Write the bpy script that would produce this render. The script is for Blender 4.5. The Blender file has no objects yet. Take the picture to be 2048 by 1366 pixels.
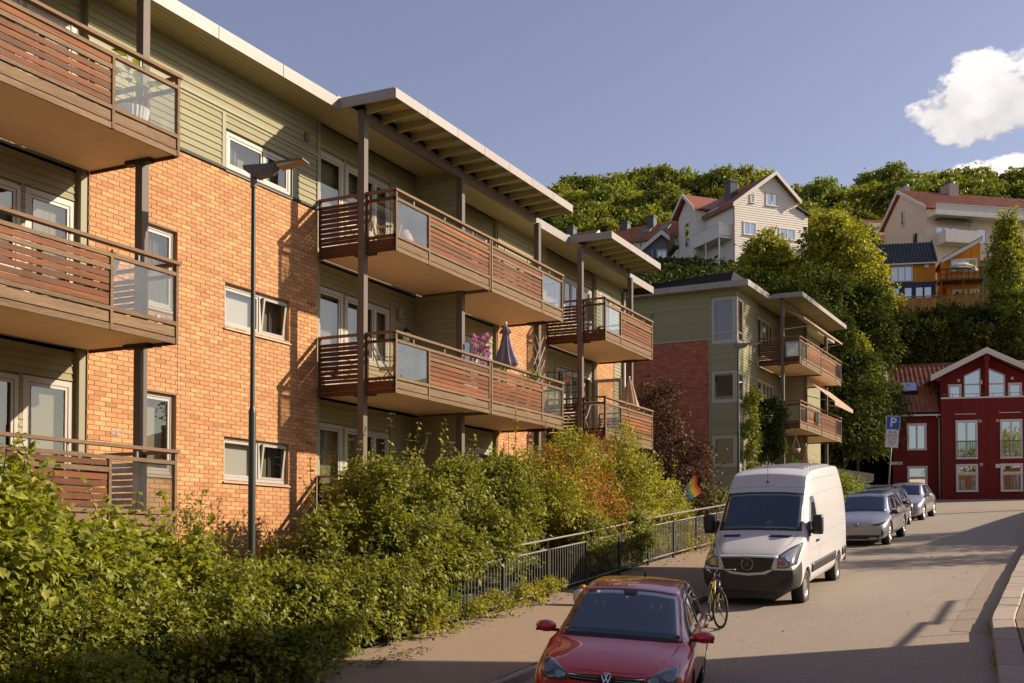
import bpy, bmesh, math, random
import numpy as np
from mathutils import Vector, Matrix, Euler
from mathutils.bvhtree import BVHTree
random.seed(7); rng = np.random.default_rng(7)
S = bpy.context.scene
COL = S.collection
R = math.radians

# ------------------------------------------------------------------ camera
cam = bpy.data.cameras.new('camera'); camo = bpy.data.objects.new('camera', cam); COL.objects.link(camo)
camo.location = (0, 0, 0)
camo.rotation_euler = (R(90 + 1.5), R(0.0), R(26.3))
cam.sensor_width = 36; cam.lens = 36 * 2309 / 2048
cam.shift_y = 0.1694
cam.clip_start = 0.1; cam.clip_end = 3000
S.camera = camo

# ------------------------------------------------------------------ sky and sun
SUNV = Vector((1, .71, .63)).normalized()            # towards the sun
SEL = math.asin(SUNV.z); SAZ = math.atan2(SUNV.x, SUNV.y)
world = bpy.data.worlds.new('World'); S.world = world; world.use_nodes = True
nt = world.node_tree; nt.nodes.clear()
N = nt.nodes.new; L = nt.links.new
out = N('ShaderNodeOutputWorld'); bg = N('ShaderNodeBackground')
sky = N('ShaderNodeTexSky'); sky.sky_type = 'NISHITA'; sky.sun_disc = False
sky.sun_elevation = SEL; sky.sun_rotation = SAZ; sky.air_density = 1.0; sky.dust_density = .9; sky.ozone_density = 1.6
hsv = N('ShaderNodeHueSaturation'); hsv.inputs['Saturation'].default_value = .74; hsv.inputs['Hue'].default_value = .528; hsv.inputs['Value'].default_value = 1.0
L(sky.outputs[0], hsv.inputs['Color'])
geo = N('ShaderNodeNewGeometry')
def sk_math(op, a, b=None, c=None):
    m = N('ShaderNodeMath'); m.operation = op
    for i, v in enumerate((a, b, c)):
        if v is None: continue
        if isinstance(v, (int, float)): m.inputs[i].default_value = v
        else: L(v, m.inputs[i])
    return m.outputs[0]
tc = N('ShaderNodeTexCoord')
dirv = tc.outputs['Generated']
def cloud(center, sx, sz, seed):
    """one cumulus: an ellipse of directions around center broken up by noise; returns a 0..1 mask"""
    c = Vector(center).normalized(); r = Vector((c.y, -c.x, 0)).normalized(); u = r.cross(c).normalized()
    def dot(v):
        d = N('ShaderNodeVectorMath'); d.operation = 'DOT_PRODUCT'; L(dirv, d.inputs[0]); d.inputs[1].default_value = v; return d.outputs['Value']
    a = sk_math('DIVIDE', dot(r), sx); b = sk_math('DIVIDE', dot(u), sz); f = dot(c)
    rr = sk_math('ADD', sk_math('MULTIPLY', a, a), sk_math('MULTIPLY', b, b))
    nz = N('ShaderNodeTexNoise'); nz.inputs['Scale'].default_value = 24; nz.inputs['Detail'].default_value = 9; nz.inputs['Roughness'].default_value = .62
    mp = N('ShaderNodeMapping'); mp.inputs['Location'].default_value = (seed, seed * 2, 0); mp.inputs['Scale'].default_value = (1, 1, 1.5); L(dirv, mp.inputs[0]); L(mp.outputs[0], nz.inputs['Vector'])
    v = sk_math('SUBTRACT', sk_math('MULTIPLY_ADD', nz.outputs[0], 3.1, -0.75), rr)
    mr = N('ShaderNodeMapRange'); mr.inputs['From Min'].default_value = -.06; mr.inputs['From Max'].default_value = .20; L(v, mr.inputs['Value'])
    front = sk_math('GREATER_THAN', f, .3)
    return sk_math('MULTIPLY', mr.outputs[0], front), nz.outputs[0], b
F_ = (-.443, .8965); R_ = (.8965, .443)
def pdir(px, py):
    u = (px - 1024) / 2309; v = (1090 - py) / 2309
    return (F_[0] + R_[0] * u, F_[1] + R_[1] * u, v)
layers = [cloud(pdir(1994, 184), .064, .036, 3.1), cloud(pdir(2025, 338), .056, .016, 7.7),
          cloud((.9, -.9, .4), .25, .07, 5.3), cloud((-.6, -1.0, .35), .22, .06, 9.9)]
col = hsv.outputs[0]
for m, nz, b in layers:
    shade = N('ShaderNodeMapRange'); shade.inputs['From Min'].default_value = -1.1; shade.inputs['From Max'].default_value = .5
    shade.inputs['To Min'].default_value = 5.2; shade.inputs['To Max'].default_value = 8.0
    L(sk_math('ADD', b, sk_math('MULTIPLY_ADD', nz, 3.2, -1.6)), shade.inputs['Value'])
    cc = N('ShaderNodeCombineColor'); L(shade.outputs[0], cc.inputs[0]); L(sk_math('MULTIPLY', shade.outputs[0], .955), cc.inputs[1]); L(sk_math('MULTIPLY', shade.outputs[0], .93), cc.inputs[2])
    mx = N('ShaderNodeMix'); mx.data_type = 'RGBA'; L(m, mx.inputs['Factor']); L(col, mx.inputs['A']); L(cc.outputs[0], mx.inputs['B'])
    col = mx.outputs['Result']
L(col, bg.inputs['Color']); bg.inputs['Strength'].default_value = .085
L(bg.outputs[0], out.inputs['Surface'])

sl = bpy.data.lights.new('sun', 'SUN'); so = bpy.data.objects.new('sun', sl); COL.objects.link(so)
sl.energy = 5.0; sl.angle = R(.5); sl.color = (1.0, .84, .66)
so.rotation_euler = SUNV.to_track_quat('Z', 'Y').to_euler(); so.location = (30, 20, 60)
S.view_settings.view_transform = 'Standard'; S.view_settings.look = 'None'
S.view_settings.exposure = 0.65; S.view_settings.gamma = 1; S.view_settings.use_curve_mapping = False
S.cycles.max_bounces = 8; S.cycles.transparent_max_bounces = 24; S.cycles.use_denoising = True
S.cycles.sample_clamp_indirect = 4
bg_fill = None

# ------------------------------------------------------------------ materials
MATS = {}
def M(name, col=(.5, .5, .5), rough=.6, rnd=0.0, col2=None, noise=None, bump=None, metal=0, coat=0, spec=.5, trans=None, stretch=(1, 1, 1), grit=None, emit=None, dirt=None, objv=0):
    """principled; rnd: value jitter per object and per loose piece; col2: other end of that jitter; noise: (scale, amount, colour);
    bump: (scale, strength, distance)"""
    if name in MATS: return MATS[name]
    m = bpy.data.materials.new(name); m.use_nodes = True; t = m.node_tree; t.nodes.clear()
    n = t.nodes.new; l = t.links.new
    o = n('ShaderNodeOutputMaterial'); p = n('ShaderNodeBsdfPrincipled')
    p.inputs['Roughness'].default_value = rough; p.inputs['Metallic'].default_value = metal
    p.inputs['Coat Weight'].default_value = coat; p.inputs['Coat Roughness'].default_value = .03
    p.inputs['Specular IOR Level'].default_value = spec
    c = n('ShaderNodeRGB'); c.outputs[0].default_value = (*col, 1); cur = c.outputs[0]
    if rnd or col2:
        oi = n('ShaderNodeObjectInfo'); g = n('ShaderNodeNewGeometry')
        a = n('ShaderNodeMath'); a.operation = 'ADD'; l(oi.outputs['Random'], a.inputs[0]); l(g.outputs['Random Per Island'], a.inputs[1])
        fr = n('ShaderNodeMath'); fr.operation = 'FRACT'; l(a.outputs[0], fr.inputs[0])
        if col2:
            mx = n('ShaderNodeMix'); mx.data_type = 'RGBA'; l(fr.outputs[0], mx.inputs['Factor']); l(cur, mx.inputs['A']); mx.inputs['B'].default_value = (*col2, 1); cur = mx.outputs['Result']
        if rnd:
            f2 = n('ShaderNodeMath'); f2.operation = 'MULTIPLY'; l(fr.outputs[0], f2.inputs[0]); f2.inputs[1].default_value = 7.31
            f3 = n('ShaderNodeMath'); f3.operation = 'FRACT'; l(f2.outputs[0], f3.inputs[0])
            mr = n('ShaderNodeMapRange'); l(f3.outputs[0], mr.inputs['Value']); mr.inputs['To Min'].default_value = 1 - rnd; mr.inputs['To Max'].default_value = 1 + rnd
            vm = n('ShaderNodeVectorMath'); vm.operation = 'SCALE'; l(cur, vm.inputs[0]); l(mr.outputs[0], vm.inputs['Scale']); cur = vm.outputs[0]
    if objv:
        oi = n('ShaderNodeObjectInfo'); mr = n('ShaderNodeMapRange'); l(oi.outputs['Random'], mr.inputs['Value']); mr.inputs['To Min'].default_value = 1 - objv; mr.inputs['To Max'].default_value = 1 + objv
        vm = n('ShaderNodeVectorMath'); vm.operation = 'SCALE'; l(cur, vm.inputs[0]); l(mr.outputs[0], vm.inputs['Scale']); cur = vm.outputs[0]
        f4 = n('ShaderNodeMath'); f4.operation = 'MULTIPLY'; l(oi.outputs['Random'], f4.inputs[0]); f4.inputs[1].default_value = 13.7
        f5 = n('ShaderNodeMath'); f5.operation = 'FRACT'; l(f4.outputs[0], f5.inputs[0]); f6 = n('ShaderNodeMapRange'); l(f5.outputs[0], f6.inputs['Value']); f6.inputs['To Min'].default_value = .485; f6.inputs['To Max'].default_value = .53
        hs_ = n('ShaderNodeHueSaturation'); l(f6.outputs[0], hs_.inputs['Hue']); l(cur, hs_.inputs['Color']); cur = hs_.outputs[0]
    tcn = n('ShaderNodeTexCoord'); mp = n('ShaderNodeMapping'); l(tcn.outputs['Object'], mp.inputs[0]); mp.inputs['Scale'].default_value = stretch
    if noise:
        lst = noise if isinstance(noise, list) else [noise]
        for sc, am, nc in lst:
            nz = n('ShaderNodeTexNoise'); l(mp.outputs[0], nz.inputs['Vector']); nz.inputs['Scale'].default_value = sc; nz.inputs['Detail'].default_value = 5; nz.inputs['Roughness'].default_value = .62
            mr = n('ShaderNodeMapRange'); mr.inputs['From Min'].default_value = .38; mr.inputs['From Max'].default_value = .68; mr.inputs['To Max'].default_value = am; l(nz.outputs[0], mr.inputs['Value'])
            mx = n('ShaderNodeMix'); mx.data_type = 'RGBA'; l(mr.outputs[0], mx.inputs['Factor']); l(cur, mx.inputs['A']); mx.inputs['B'].default_value = (*nc, 1); cur = mx.outputs['Result']
    l(cur, p.inputs['Base Color'])
    if bump:
        nz = n('ShaderNodeTexNoise'); l(mp.outputs[0], nz.inputs['Vector']); nz.inputs['Scale'].default_value = bump[0]; nz.inputs['Detail'].default_value = 4
        b = n('ShaderNodeBump'); b.inputs['Strength'].default_value = bump[1]; b.inputs['Distance'].default_value = bump[2]; l(nz.outputs[0], b.inputs['Height']); l(b.outputs[0], p.inputs['Normal'])
    last = p.outputs[0]
    if emit:
        p.inputs['Emission Color'].default_value = (*emit[0], 1); p.inputs['Emission Strength'].default_value = emit[1]
    if trans:
        tr = n('ShaderNodeBsdfTranslucent'); l(cur, tr.inputs[0]) if trans[1] is None else None
        if trans[1] is not None:
            vm = n('ShaderNodeVectorMath'); vm.operation = 'MULTIPLY'; l(cur, vm.inputs[0]); vm.inputs[1].default_value = trans[1]; l(vm.outputs[0], tr.inputs[0])
        ms = n('ShaderNodeMixShader'); ms.inputs[0].default_value = trans[0]; l(last, ms.inputs[1]); l(tr.outputs[0], ms.inputs[2]); last = ms.outputs[0]
    l(last, o.inputs[0]); MATS[name] = m; return m

def glass_mat(name, tint=(.9, .93, .92), refl=.12, rough=.01, dirt=0.0, body=None):
    """thin pane: see-through mixed with a mirror-like reflection that grows at grazing angles, optional dusty film"""
    if name in MATS: return MATS[name]
    m = bpy.data.materials.new(name); m.use_nodes = True; t = m.node_tree; t.nodes.clear(); n = t.nodes.new; l = t.links.new
    o = n('ShaderNodeOutputMaterial')
    tr = n('ShaderNodeBsdfTransparent'); tr.inputs[0].default_value = (*tint, 1)
    gl = n('ShaderNodeBsdfGlossy'); gl.inputs['Roughness'].default_value = rough; gl.inputs[0].default_value = (1, 1, 1, 1)
    lw = n('ShaderNodeLayerWeight'); lw.inputs[0].default_value = .5
    pw = n('ShaderNodeMath'); pw.operation = 'POWER'; pw.inputs[1].default_value = 3.6; l(lw.outputs['Facing'], pw.inputs[0])
    mr = n('ShaderNodeMapRange'); mr.inputs['To Min'].default_value = refl; mr.inputs['To Max'].default_value = 1; l(pw.outputs[0], mr.inputs['Value'])
    ms = n('ShaderNodeMixShader'); l(mr.outputs[0], ms.inputs[0]); l(tr.outputs[0], ms.inputs[1]); l(gl.outputs[0], ms.inputs[2]); last = ms.outputs[0]
    nz = n('ShaderNodeTexNoise'); nz.inputs['Scale'].default_value = 1.2; tcn = n('ShaderNodeTexCoord'); l(tcn.outputs['Object'], nz.inputs['Vector'])
    b = n('ShaderNodeBump'); b.inputs['Strength'].default_value = .05; b.inputs['Distance'].default_value = .02; l(nz.outputs[0], b.inputs['Height']); l(b.outputs[0], gl.inputs['Normal'])
    if dirt:
        df = n('ShaderNodeBsdfDiffuse'); df.inputs[0].default_value = (.45, .45, .47, 1)
        n2 = n('ShaderNodeTexNoise'); n2.inputs['Scale'].default_value = 3; n2.inputs['Detail'].default_value = 6; l(tcn.outputs['Object'], n2.inputs['Vector'])
        m2 = n('ShaderNodeMapRange'); m2.inputs['From Min'].default_value = .35; m2.inputs['From Max'].default_value = .75; m2.inputs['To Min'].default_value = dirt * .4; m2.inputs['To Max'].default_value = dirt * 2; l(n2.outputs[0], m2.inputs['Value'])
        m3 = n('ShaderNodeMixShader'); l(m2.outputs[0], m3.inputs[0]); l(last, m3.inputs[1]); l(df.outputs[0], m3.inputs[2]); last = m3.outputs[0]
    l(last, o.inputs[0]); MATS[name] = m; return m

BRICK = M('brick_ochre', (.46, .215, .095), .85, rnd=.19, col2=(.64, .335, .14), spec=.2, noise=[(9, .35, (.45, .185, .085)), (.55, .40, (.44, .20, .095))], bump=(60, .4, .004))
BRICKR = M('brick_red', (.33, .085, .045), .85, rnd=.2, col2=(.46, .13, .055), noise=(6, .4, (.17, .05, .035)), bump=(60, .4, .004))
MORTAR = M('mortar', (.30, .20, .12), .95, noise=(14, .5, (.14, .10, .075)))
MORTARR = M('mortar_dark', (.16, .10, .08), .95)
SIDING = M('siding_green', (.27, .245, .140), .62, rnd=.07, noise=(5, .3, (.225, .205, .112)), bump=(30, .15, .003), stretch=(1, .3, 3), spec=.15)
TRIMG = M('trim_green', (.235, .218, .132), .6)
SOFFIT = M('soffit_paint', (.34, .31, .15), .6, rnd=.05)
WINFR = M('window_frame_paint', (.40, .365, .31), .45, noise=(6, .25, (.32, .29, .245)))
WOOD = M('slat_wood', (.115, .036, .011), .62, rnd=.55, col2=(.32, .095, .021), noise=[(1.3, .75, (.065, .032, .017)), (7, .4, (.20, .13, .075)), (30, .25, (.05, .02, .012))], bump=(20, .5, .004), stretch=(14, .8, 14), spec=.15)
WOODX = M('slat_wood_cross', (.14, .045, .020), .7, rnd=.3, col2=(.12, .055, .03), noise=[(1.6, .6, (.075, .035, .02))], bump=(20, .4, .004), stretch=(.9, 14, 14), spec=.15)
WOODG = M('weathered_wood', (.225, .142, .078), .75, rnd=.22, noise=[(1.6, .75, (.11, .07, .042)), (8, .5, (.34, .24, .15)), (26, .45, (.05, .028, .016))], bump=(24, .5, .004), stretch=(12, .6, 12), spec=.15)
WOODR = M('rail_wood', (.21, .125, .070), .7, rnd=.15, noise=[(2, .6, (.12, .07, .04)), (14, .4, (.28, .2, .14))], bump=(24, .3, .003), stretch=(12, .7, 12), spec=.15)
POST = M('post_paint', (.155, .125, .105), .55, noise=(3, .4, (.12, .10, .085)), stretch=(6, 6, .6), spec=.15)
STEEL = M('galvanised_steel', (.20, .19, .17), .55, metal=.2, noise=(12, .4, (.14, .135, .12)))
DARKST = M('dark_steel', (.045, .042, .036), .6, spec=.2)
FASCIA = M('fascia_metal', (.30, .26, .235), .5, rnd=.07, noise=[(2.5, .45, (.23, .20, .18)), (16, .3, (.18, .155, .135))], stretch=(3, 3, .5))
SLABB = M('balcony_underside', (.86, .61, .37), .75, noise=[(.8, .35, (.70, .47, .26)), (5, .25, (.56, .38, .21))], spec=.15)
ROOFD = M('roof_felt', (.035, .033, .04), .9, noise=(10, .4, (.06, .055, .06)))
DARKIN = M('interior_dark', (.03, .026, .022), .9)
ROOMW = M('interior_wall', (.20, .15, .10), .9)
CURT = M('curtain_cloth', (.30, .275, .23), .85, trans=(.3, None))
BLIND = M('blind_white', (.72, .70, .64), .8)
PANE = glass_mat('window_glass', (.66, .66, .64), .10)
PANEF = glass_mat('far_window_glass', (.30, .32, .36), .55)
BGLASS = glass_mat('balcony_glass', (.88, .89, .86), .04, dirt=.035)
ASPH = M('asphalt', (.325, .277, .225), .9, noise=[(.35, .5, (.275, .23, .185)), (70, .6, (.21, .17, .135)), (27, .75, (.50, .42, .335)), (41, .65, (.19, .155, .125)), (1.7, .3, (.38, .315, .25))], bump=(120, .5, .006), spec=.15)
ASPHS = M('asphalt_sidewalk', (.27, .205, .15), .9, noise=[(.9, .4, (.36, .24, .15)), (90, .55, (.20, .145, .105)), (50, .35, (.42, .31, .22))], bump=(120, .5, .006), spec=.15)
KERB = M('kerb_granite', (.40, .33, .27), .85, rnd=.12, noise=[(40, .5, (.27, .22, .18)), (3, .3, (.33, .27, .2))], bump=(60, .6, .006))
SOIL = M('soil', (.06, .045, .03), .95, noise=[(3, .5, (.04, .05, .02)), (30, .5, (.03, .022, .015))], bump=(8, 1, .06))
HILLG = M('hill_ground', (.035, .045, .018), .95, noise=[(.3, .6, (.055, .045, .03)), (4, .5, (.015, .02, .01))], bump=(2, 1, .4))
BLACKP = M('black_plastic', (.022, .021, .021), .45, noise=(20, .3, (.035, .033, .032)))
RUBBER = M('tyre_rubber', (.028, .026, .025), .75, noise=(12, .4, (.05, .045, .04)), bump=(60, .3, .003))
CHROME = M('chrome', (.75, .75, .75), .12, metal=1)
RIM = M('rim_silver', (.50, .49, .48), .3, metal=.8)
CARGL = M('car_glass', (.006, .020, .045), .03, coat=1.0, spec=1.0)
def leafmat(name, c, c2, tr=.36, rough=.5, rnd=.28, spec=.35, objv=0):
    return M(name, c, rough, rnd=rnd, col2=c2, noise=(1.1, .35, tuple(v * .7 for v in c)), trans=(tr, (1.35, 1.4, .7)), spec=spec, objv=objv)
LEAF1 = leafmat('leaf_dogwood', (.17, .205, .026), (.40, .38, .045))
LEAF2 = leafmat('leaf_mid_green', (.14, .165, .025), (.33, .32, .045))
LEAF3 = leafmat('leaf_spirea', (.24, .25, .028), (.44, .37, .045))
LEAFR = leafmat('leaf_rusty', (.42, .14, .035), (.32, .17, .04))
LEAFC = leafmat('leaf_copper', (.075, .035, .022), (.15, .085, .045), .15, .6, .25, .2)
LEAFY = leafmat('leaf_bright', (.20, .25, .03), (.28, .31, .04))
LEAFH = leafmat('leaf_hill', (.24, .255, .036), (.38, .36, .05), .28, objv=.30)
LEAFH2 = leafmat('leaf_hill_dark', (.18, .21, .034), (.29, .285, .045), .25, objv=.30)
LEAFM = leafmat('leaf_maple', (.25, .26, .026), (.42, .37, .036), .35)
LEAFD = leafmat('leaf_ivy_cliff_shade', (.07, .095, .02), (.15, .165, .03), .2, .7, .25, .15)  # ivy; cliff shrubs use it too, dark to imitate shade on the slope
LEAFK = leafmat('leaf_cliff_shade', (.05, .07, .016), (.12, .135, .025), .12, .8, .25, .06)  # leaf colour darkened to stand for the shade on the cliff face
BARK = M('bark', (.10, .075, .055), .9, noise=(6, .5, (.05, .04, .03)), bump=(14, .8, .02), stretch=(1, 1, .25))
FLOWER = M('flower_pink', (.55, .16, .42), .6, rnd=.15, trans=(.35, None))

# ------------------------------------------------------------------ mesh tools
class MB:
    def __init__(s, f=None): s.v = []; s.f = []; s.fn = f
    def add(s, vs, fs):
        b = len(s.v)
        s.v += [s.fn(*p) for p in vs] if s.fn else [tuple(p) for p in vs]
        s.f += [tuple(b + i for i in q) for q in fs]; return s
    def box(s, x0, x1, y0, y1, z0, z1):
        return s.add([(x0, y0, z0), (x1, y0, z0), (x1, y1, z0), (x0, y1, z0), (x0, y0, z1), (x1, y0, z1), (x1, y1, z1), (x0, y1, z1)],
                     [(0, 3, 2, 1), (4, 5, 6, 7), (0, 1, 5, 4), (1, 2, 6, 5), (2, 3, 7, 6), (3, 0, 4, 7)])
    def hexa(s, p): return s.add(p, [(0, 3, 2, 1), (4, 5, 6, 7), (0, 1, 5, 4), (1, 2, 6, 5), (2, 3, 7, 6), (3, 0, 4, 7)])
    def quad(s, *p): return s.add(p, [tuple(range(len(p)))])
    def tube(s, a, b, r, n=8, r2=None, cap=True):
        a = Vector(a); b = Vector(b); d = (b - a); r2 = r if r2 is None else r2
        if d.length < 1e-6: return s
        d.normalize(); u = d.orthogonal().normalized(); w = d.cross(u)
        vs = []
        for c, rr in ((a, r), (b, r2)):
            for i in range(n):
                t = 2 * math.pi * (i + .5) / n; vs.append(tuple(c + (u * math.cos(t) + w * math.sin(t)) * rr))
        fs = [(i, (i + 1) % n, n + (i + 1) % n, n + i) for i in range(n)]
        if cap: fs += [tuple(range(n))[::-1], tuple(range(n, 2 * n))]
        return s.add(vs, fs)
    def path(s, pts, r, n=6):
        for a, b in zip(pts, pts[1:]): s.tube(a, b, r, n)
        return s
    def prism(s, poly, axis_vec):
        """poly: list of 3-D points, extruded by axis_vec"""
        k = len(poly); a = Vector(axis_vec)
        vs = [tuple(p) for p in poly] + [tuple(Vector(p) + a) for p in poly]
        fs = [tuple(range(k))[::-1], tuple(range(k, 2 * k))] + [(i, (i + 1) % k, k + (i + 1) % k, k + i) for i in range(k)]
        return s.add(vs, fs)
    def lathe(s, prof, n=20, c=(0, 0, 0), axis='z'):
        vs = []
        for r, h in prof:
            for i in range(n):
                t = 2 * math.pi * i / n; a, b = r * math.cos(t), r * math.sin(t)
                vs.append((c[0] + a, c[1] + b, c[2] + h) if axis == 'z' else (c[0] + h, c[1] + a, c[2] + b))
        fs = []
        for j in range(len(prof) - 1):
            for i in range(n): fs.append((j * n + i, j * n + (i + 1) % n, (j + 1) * n + (i + 1) % n, (j + 1) * n + i))
        return s.add(vs, fs)
    def mesh(s, name, smooth=False):
        me = bpy.data.meshes.new(name); me.from_pydata(s.v, [], s.f); me.validate()
        if smooth: me.polygons.foreach_set('use_smooth', [True] * len(me.polygons))
        me.update(); return me
    def build(s, name, mat, parent=None, smooth=False):
        if not s.v: return None
        return ob(name, s.mesh(name, smooth), mat, parent)
def ob(name, me, mat, parent=None, loc=None):
    if mat is not None and not me.materials: me.materials.append(mat)
    o = bpy.data.objects.new(name, me); COL.objects.link(o)
    if parent is not None: o.parent = parent
    if loc is not None: o.location = loc
    return o
def empty(name, label, cat, loc=(0, 0, 0), rz=0, group=None, rot=None):
    o = bpy.data.objects.new(name, None); COL.objects.link(o); o.location = loc
    o.rotation_euler = rot or (0, 0, rz); o.empty_display_size = .2
    o['label'] = label; o['category'] = cat
    if group: o['group'] = group
    return o
def tag(o, label, cat, group=None):
    o['label'] = label; o['category'] = cat
    if group: o['group'] = group
    return o
def struct(o): o['kind'] = 'structure'; return o
def stuff(o): o['kind'] = 'stuff'; return o
def npmesh(name, V, Fq, smooth=False):
    """V (n,3), Fq (m,k) all faces k-gons"""
    me = bpy.data.meshes.new(name); V = np.asarray(V, np.float32); Fq = np.asarray(Fq, np.int32); k = Fq.shape[1]; m = len(Fq)
    me.vertices.add(len(V)); me.vertices.foreach_set('co', V.ravel())
    me.loops.add(m * k); me.loops.foreach_set('vertex_index', Fq.ravel())
    me.polygons.add(m); me.polygons.foreach_set('loop_start', np.arange(0, m * k, k, dtype=np.int32))
    me.polygons.foreach_set('use_smooth', np.full(m, bool(smooth)))
    me.update(calc_edges=True); return me
def copy_tree(o, parent=None):
    c = o.copy(); COL.objects.link(c); c.parent = parent
    for ch in list(o.children): copy_tree(ch, c)
    return c

# ------------------------------------------------------------------ ground profile
PY = [-60, 0, 12, 23.8, 27.4, 38, 48, 56, 77, 90, 200]
PZ = [-8, -3.10, -2.15, -1.16, -.80, .04, .95, 1.60, 2.76, 3.3, 6]
def zr(y): return float(np.interp(y, PY, PZ))
def xk(y): return -1.40 + max(0, 21 - y) * .085 - max(0, y - 40) * .0      # the right kerb bends away towards the viewer
XK, XF, XR = -7.1, -9.6, -1.4     # left kerb, fence line, right kerb
# ================================================================== GROUND, ROAD, KERBS
def strip(name, x0, x1, dz0, dz1, ys, mat, nx=6, xoff=lambda y: 0):
    V = []; F = []
    for j, y in enumerate(ys):
        for i in range(nx + 1):
            t = i / nx; V.append((x0 + (x1 - x0) * t + xoff(y), y, zr(y) + dz0 + (dz1 - dz0) * t))
    for j in range(len(ys) - 1):
        for i in range(nx): a = j * (nx + 1) + i; F.append((a, a + 1, a + nx + 2, a + nx + 1))
    return struct(ob(name, npmesh(name, V, F, True), mat))
ysr = list(np.arange(-20, 56.1, 1.0))
strip('road', XK, XR + 3.2, 0, 0, ysr, ASPH)
def grid(name, xs, ys, fn, mat):
    V = [(x, y, fn(x, y)) for y in ys for x in xs]; n = len(xs)
    F = [(j * n + i, j * n + i + 1, (j + 1) * n + i + 1, (j + 1) * n + i) for j in range(len(ys) - 1) for i in range(n - 1)]
    return struct(ob(name, npmesh(name, V, F, True), mat))
grid('cross_street', list(np.arange(-10.5, 24, 2.0)), list(np.arange(56.004, 84, 2.0)), lambda x, y: zr(y) + .002, ASPH)
strip('pavement_left', XF - .12, XK - .14, .36, .13, ysr, ASPHS, 4)
strip('pavement_right', XR + .38, XR + 5.2, .17, .32, ysr, ASPHS, 4, xoff=lambda y: xk(y) - XR)
def kerb(name, x0, x1, y0, y1, h, step, xoff=lambda y: 0):
    y = y0; me = None
    root = bpy.data.objects.new(name, None); COL.objects.link(root); root['kind'] = 'structure'
    while y < y1:
        st = step * random.uniform(.9, 1.1); g = .012
        j = random.uniform(-.006, .006); h0 = h + random.uniform(-.006, .006)
        a, b = y + g, y + st - g
        m = MB(); bev = .02
        za, zb = zr(a), zr(b)
        m.add([(x0 + j, a, za - .1), (x1 + j, a, za - .1), (x1 + j, b, zb - .1), (x0 + j, b, zb - .1),
               (x0 + j, a, za + h0 - bev), (x1 + j, a, za + h0 - bev), (x1 + j, b, zb + h0 - bev), (x0 + j, b, zb + h0 - bev),
               (x0 + j + bev, a + bev, za + h0), (x1 + j - bev, a + bev, za + h0), (x1 + j - bev, b - bev, zb + h0), (x0 + j + bev, b - bev, zb + h0)],
              [(0, 1, 5, 4), (1, 2, 6, 5), (2, 3, 7, 6), (3, 0, 4, 7), (4, 5, 9, 8), (5, 6, 10, 9), (6, 7, 11, 10), (7, 4, 8, 11), (8, 9, 10, 11)])
        m.v = [(vx + xoff(vy), vy, vz) for vx, vy, vz in m.v]
        o = m.build('kerb_stone', KERB, root); y += st
    return root
kerb('kerb_right', XR, XR + .36, 4, 55.5, .19, 1.0, lambda y: xk(y) - XR)
kerb('kerb_left', XK - .14, XK, 2, 55.5, .13, 1.0)
V_ = []; F_2 = []
for j, y in enumerate(np.arange(20.5, 55.5, .5)):
    for dx in (-.62, -.02): V_.append((xk(y) + dx + .015 * math.sin(y * 3), y, zr(y) + .005))
for j in range(len(V_) // 2 - 1): F_2.append((2 * j, 2 * j + 1, 2 * j + 3, 2 * j + 2))
struct(ob('road_gutter_strip', npmesh('road_gutter_strip', V_, F_2, True), M('asphalt_patch', (.31, .25, .19), .9, spec=.15, noise=[(60, .6, (.17, .135, .105)), (25, .45, (.38, .31, .24))], bump=(110, .5, .006))))
grid('retaining_terrace', [3.8, 12, 30], [22.9, 40, 70], lambda x, y: zr(y) + 1.6, SOIL)
def terrain(x, y):
    d = -.443 * x + .8965 * y; l = .8965 * x + .443 * y; u = l / max(d, 1)
    near = zr(y) - .06
    if x < XF:
        near = min(zr(y) + .30 + min(1, (XF - x) / 4) * .75, .05 if y < 40 else 1.7)
        near = max(near, zr(y) + .3 if y > 60 else near)
    if x > 3.8 and y > 22: near = zr(y) + 1.5
    dl = d
    if u > .30: prof = np.interp(dl, [78, 82, 87, 91.5, 98, 106, 112, 124, 138, 160, 400], [3, 6, 13.5, 17.9, 18.6, 24.5, 26.5, 29, 34, 36, 42])
    elif u > .24:
        a = np.interp(dl, [78, 82, 87, 91.5, 98, 106, 112, 124, 138, 160, 400], [3, 6, 13.5, 17.9, 18.6, 24.5, 26.5, 29, 34, 36, 42])
        b = np.interp(dl, [60, 68, 76, 84, 95, 104, 112, 124, 138, 160, 400], [2, 5, 10, 15, 20, 25, 27, 31, 34, 36, 42])
        t = (u - .24) / .06; prof = a * t + b * (1 - t)
    else: prof = np.interp(dl, [60, 68, 76, 84, 95, 104, 112, 124, 138, 160, 400], [2, 5, 10, 15, 20, 25, 27, 31, 34, 36, 42])
    if dl < 60 or (u > .30 and dl < 78): return near
    t = min(1, (dl - (78 if u > .3 else 60)) / 3)
    return near * (1 - t) + prof * t if t < 1 else float(prof)
# near ground (under everything) and the hill
gx = sorted(set(list(np.arange(-60, 30, 2.5)) + [-17, -13.9, -9.72, -9.6, -9.5, 3.7, 3.8] + list(np.arange(-340, -60, 14.0)) + list(np.arange(30, 260, 14.0))))
gy = list(np.arange(-60, 150, 2.0)) + list(np.arange(150, 420, 15.0))
def groundz(x, y):
    z = terrain(x, y)
    if XF - .1 < x < 3.6 and y < 84 and (-.443 * x + .8965 * y) < 78: z = min(z, zr(y) - .06 - (.15 if x > -1.3 else 0))
    return z
gr = grid('hillside_ground', gx, gy, groundz, HILLG)
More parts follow.
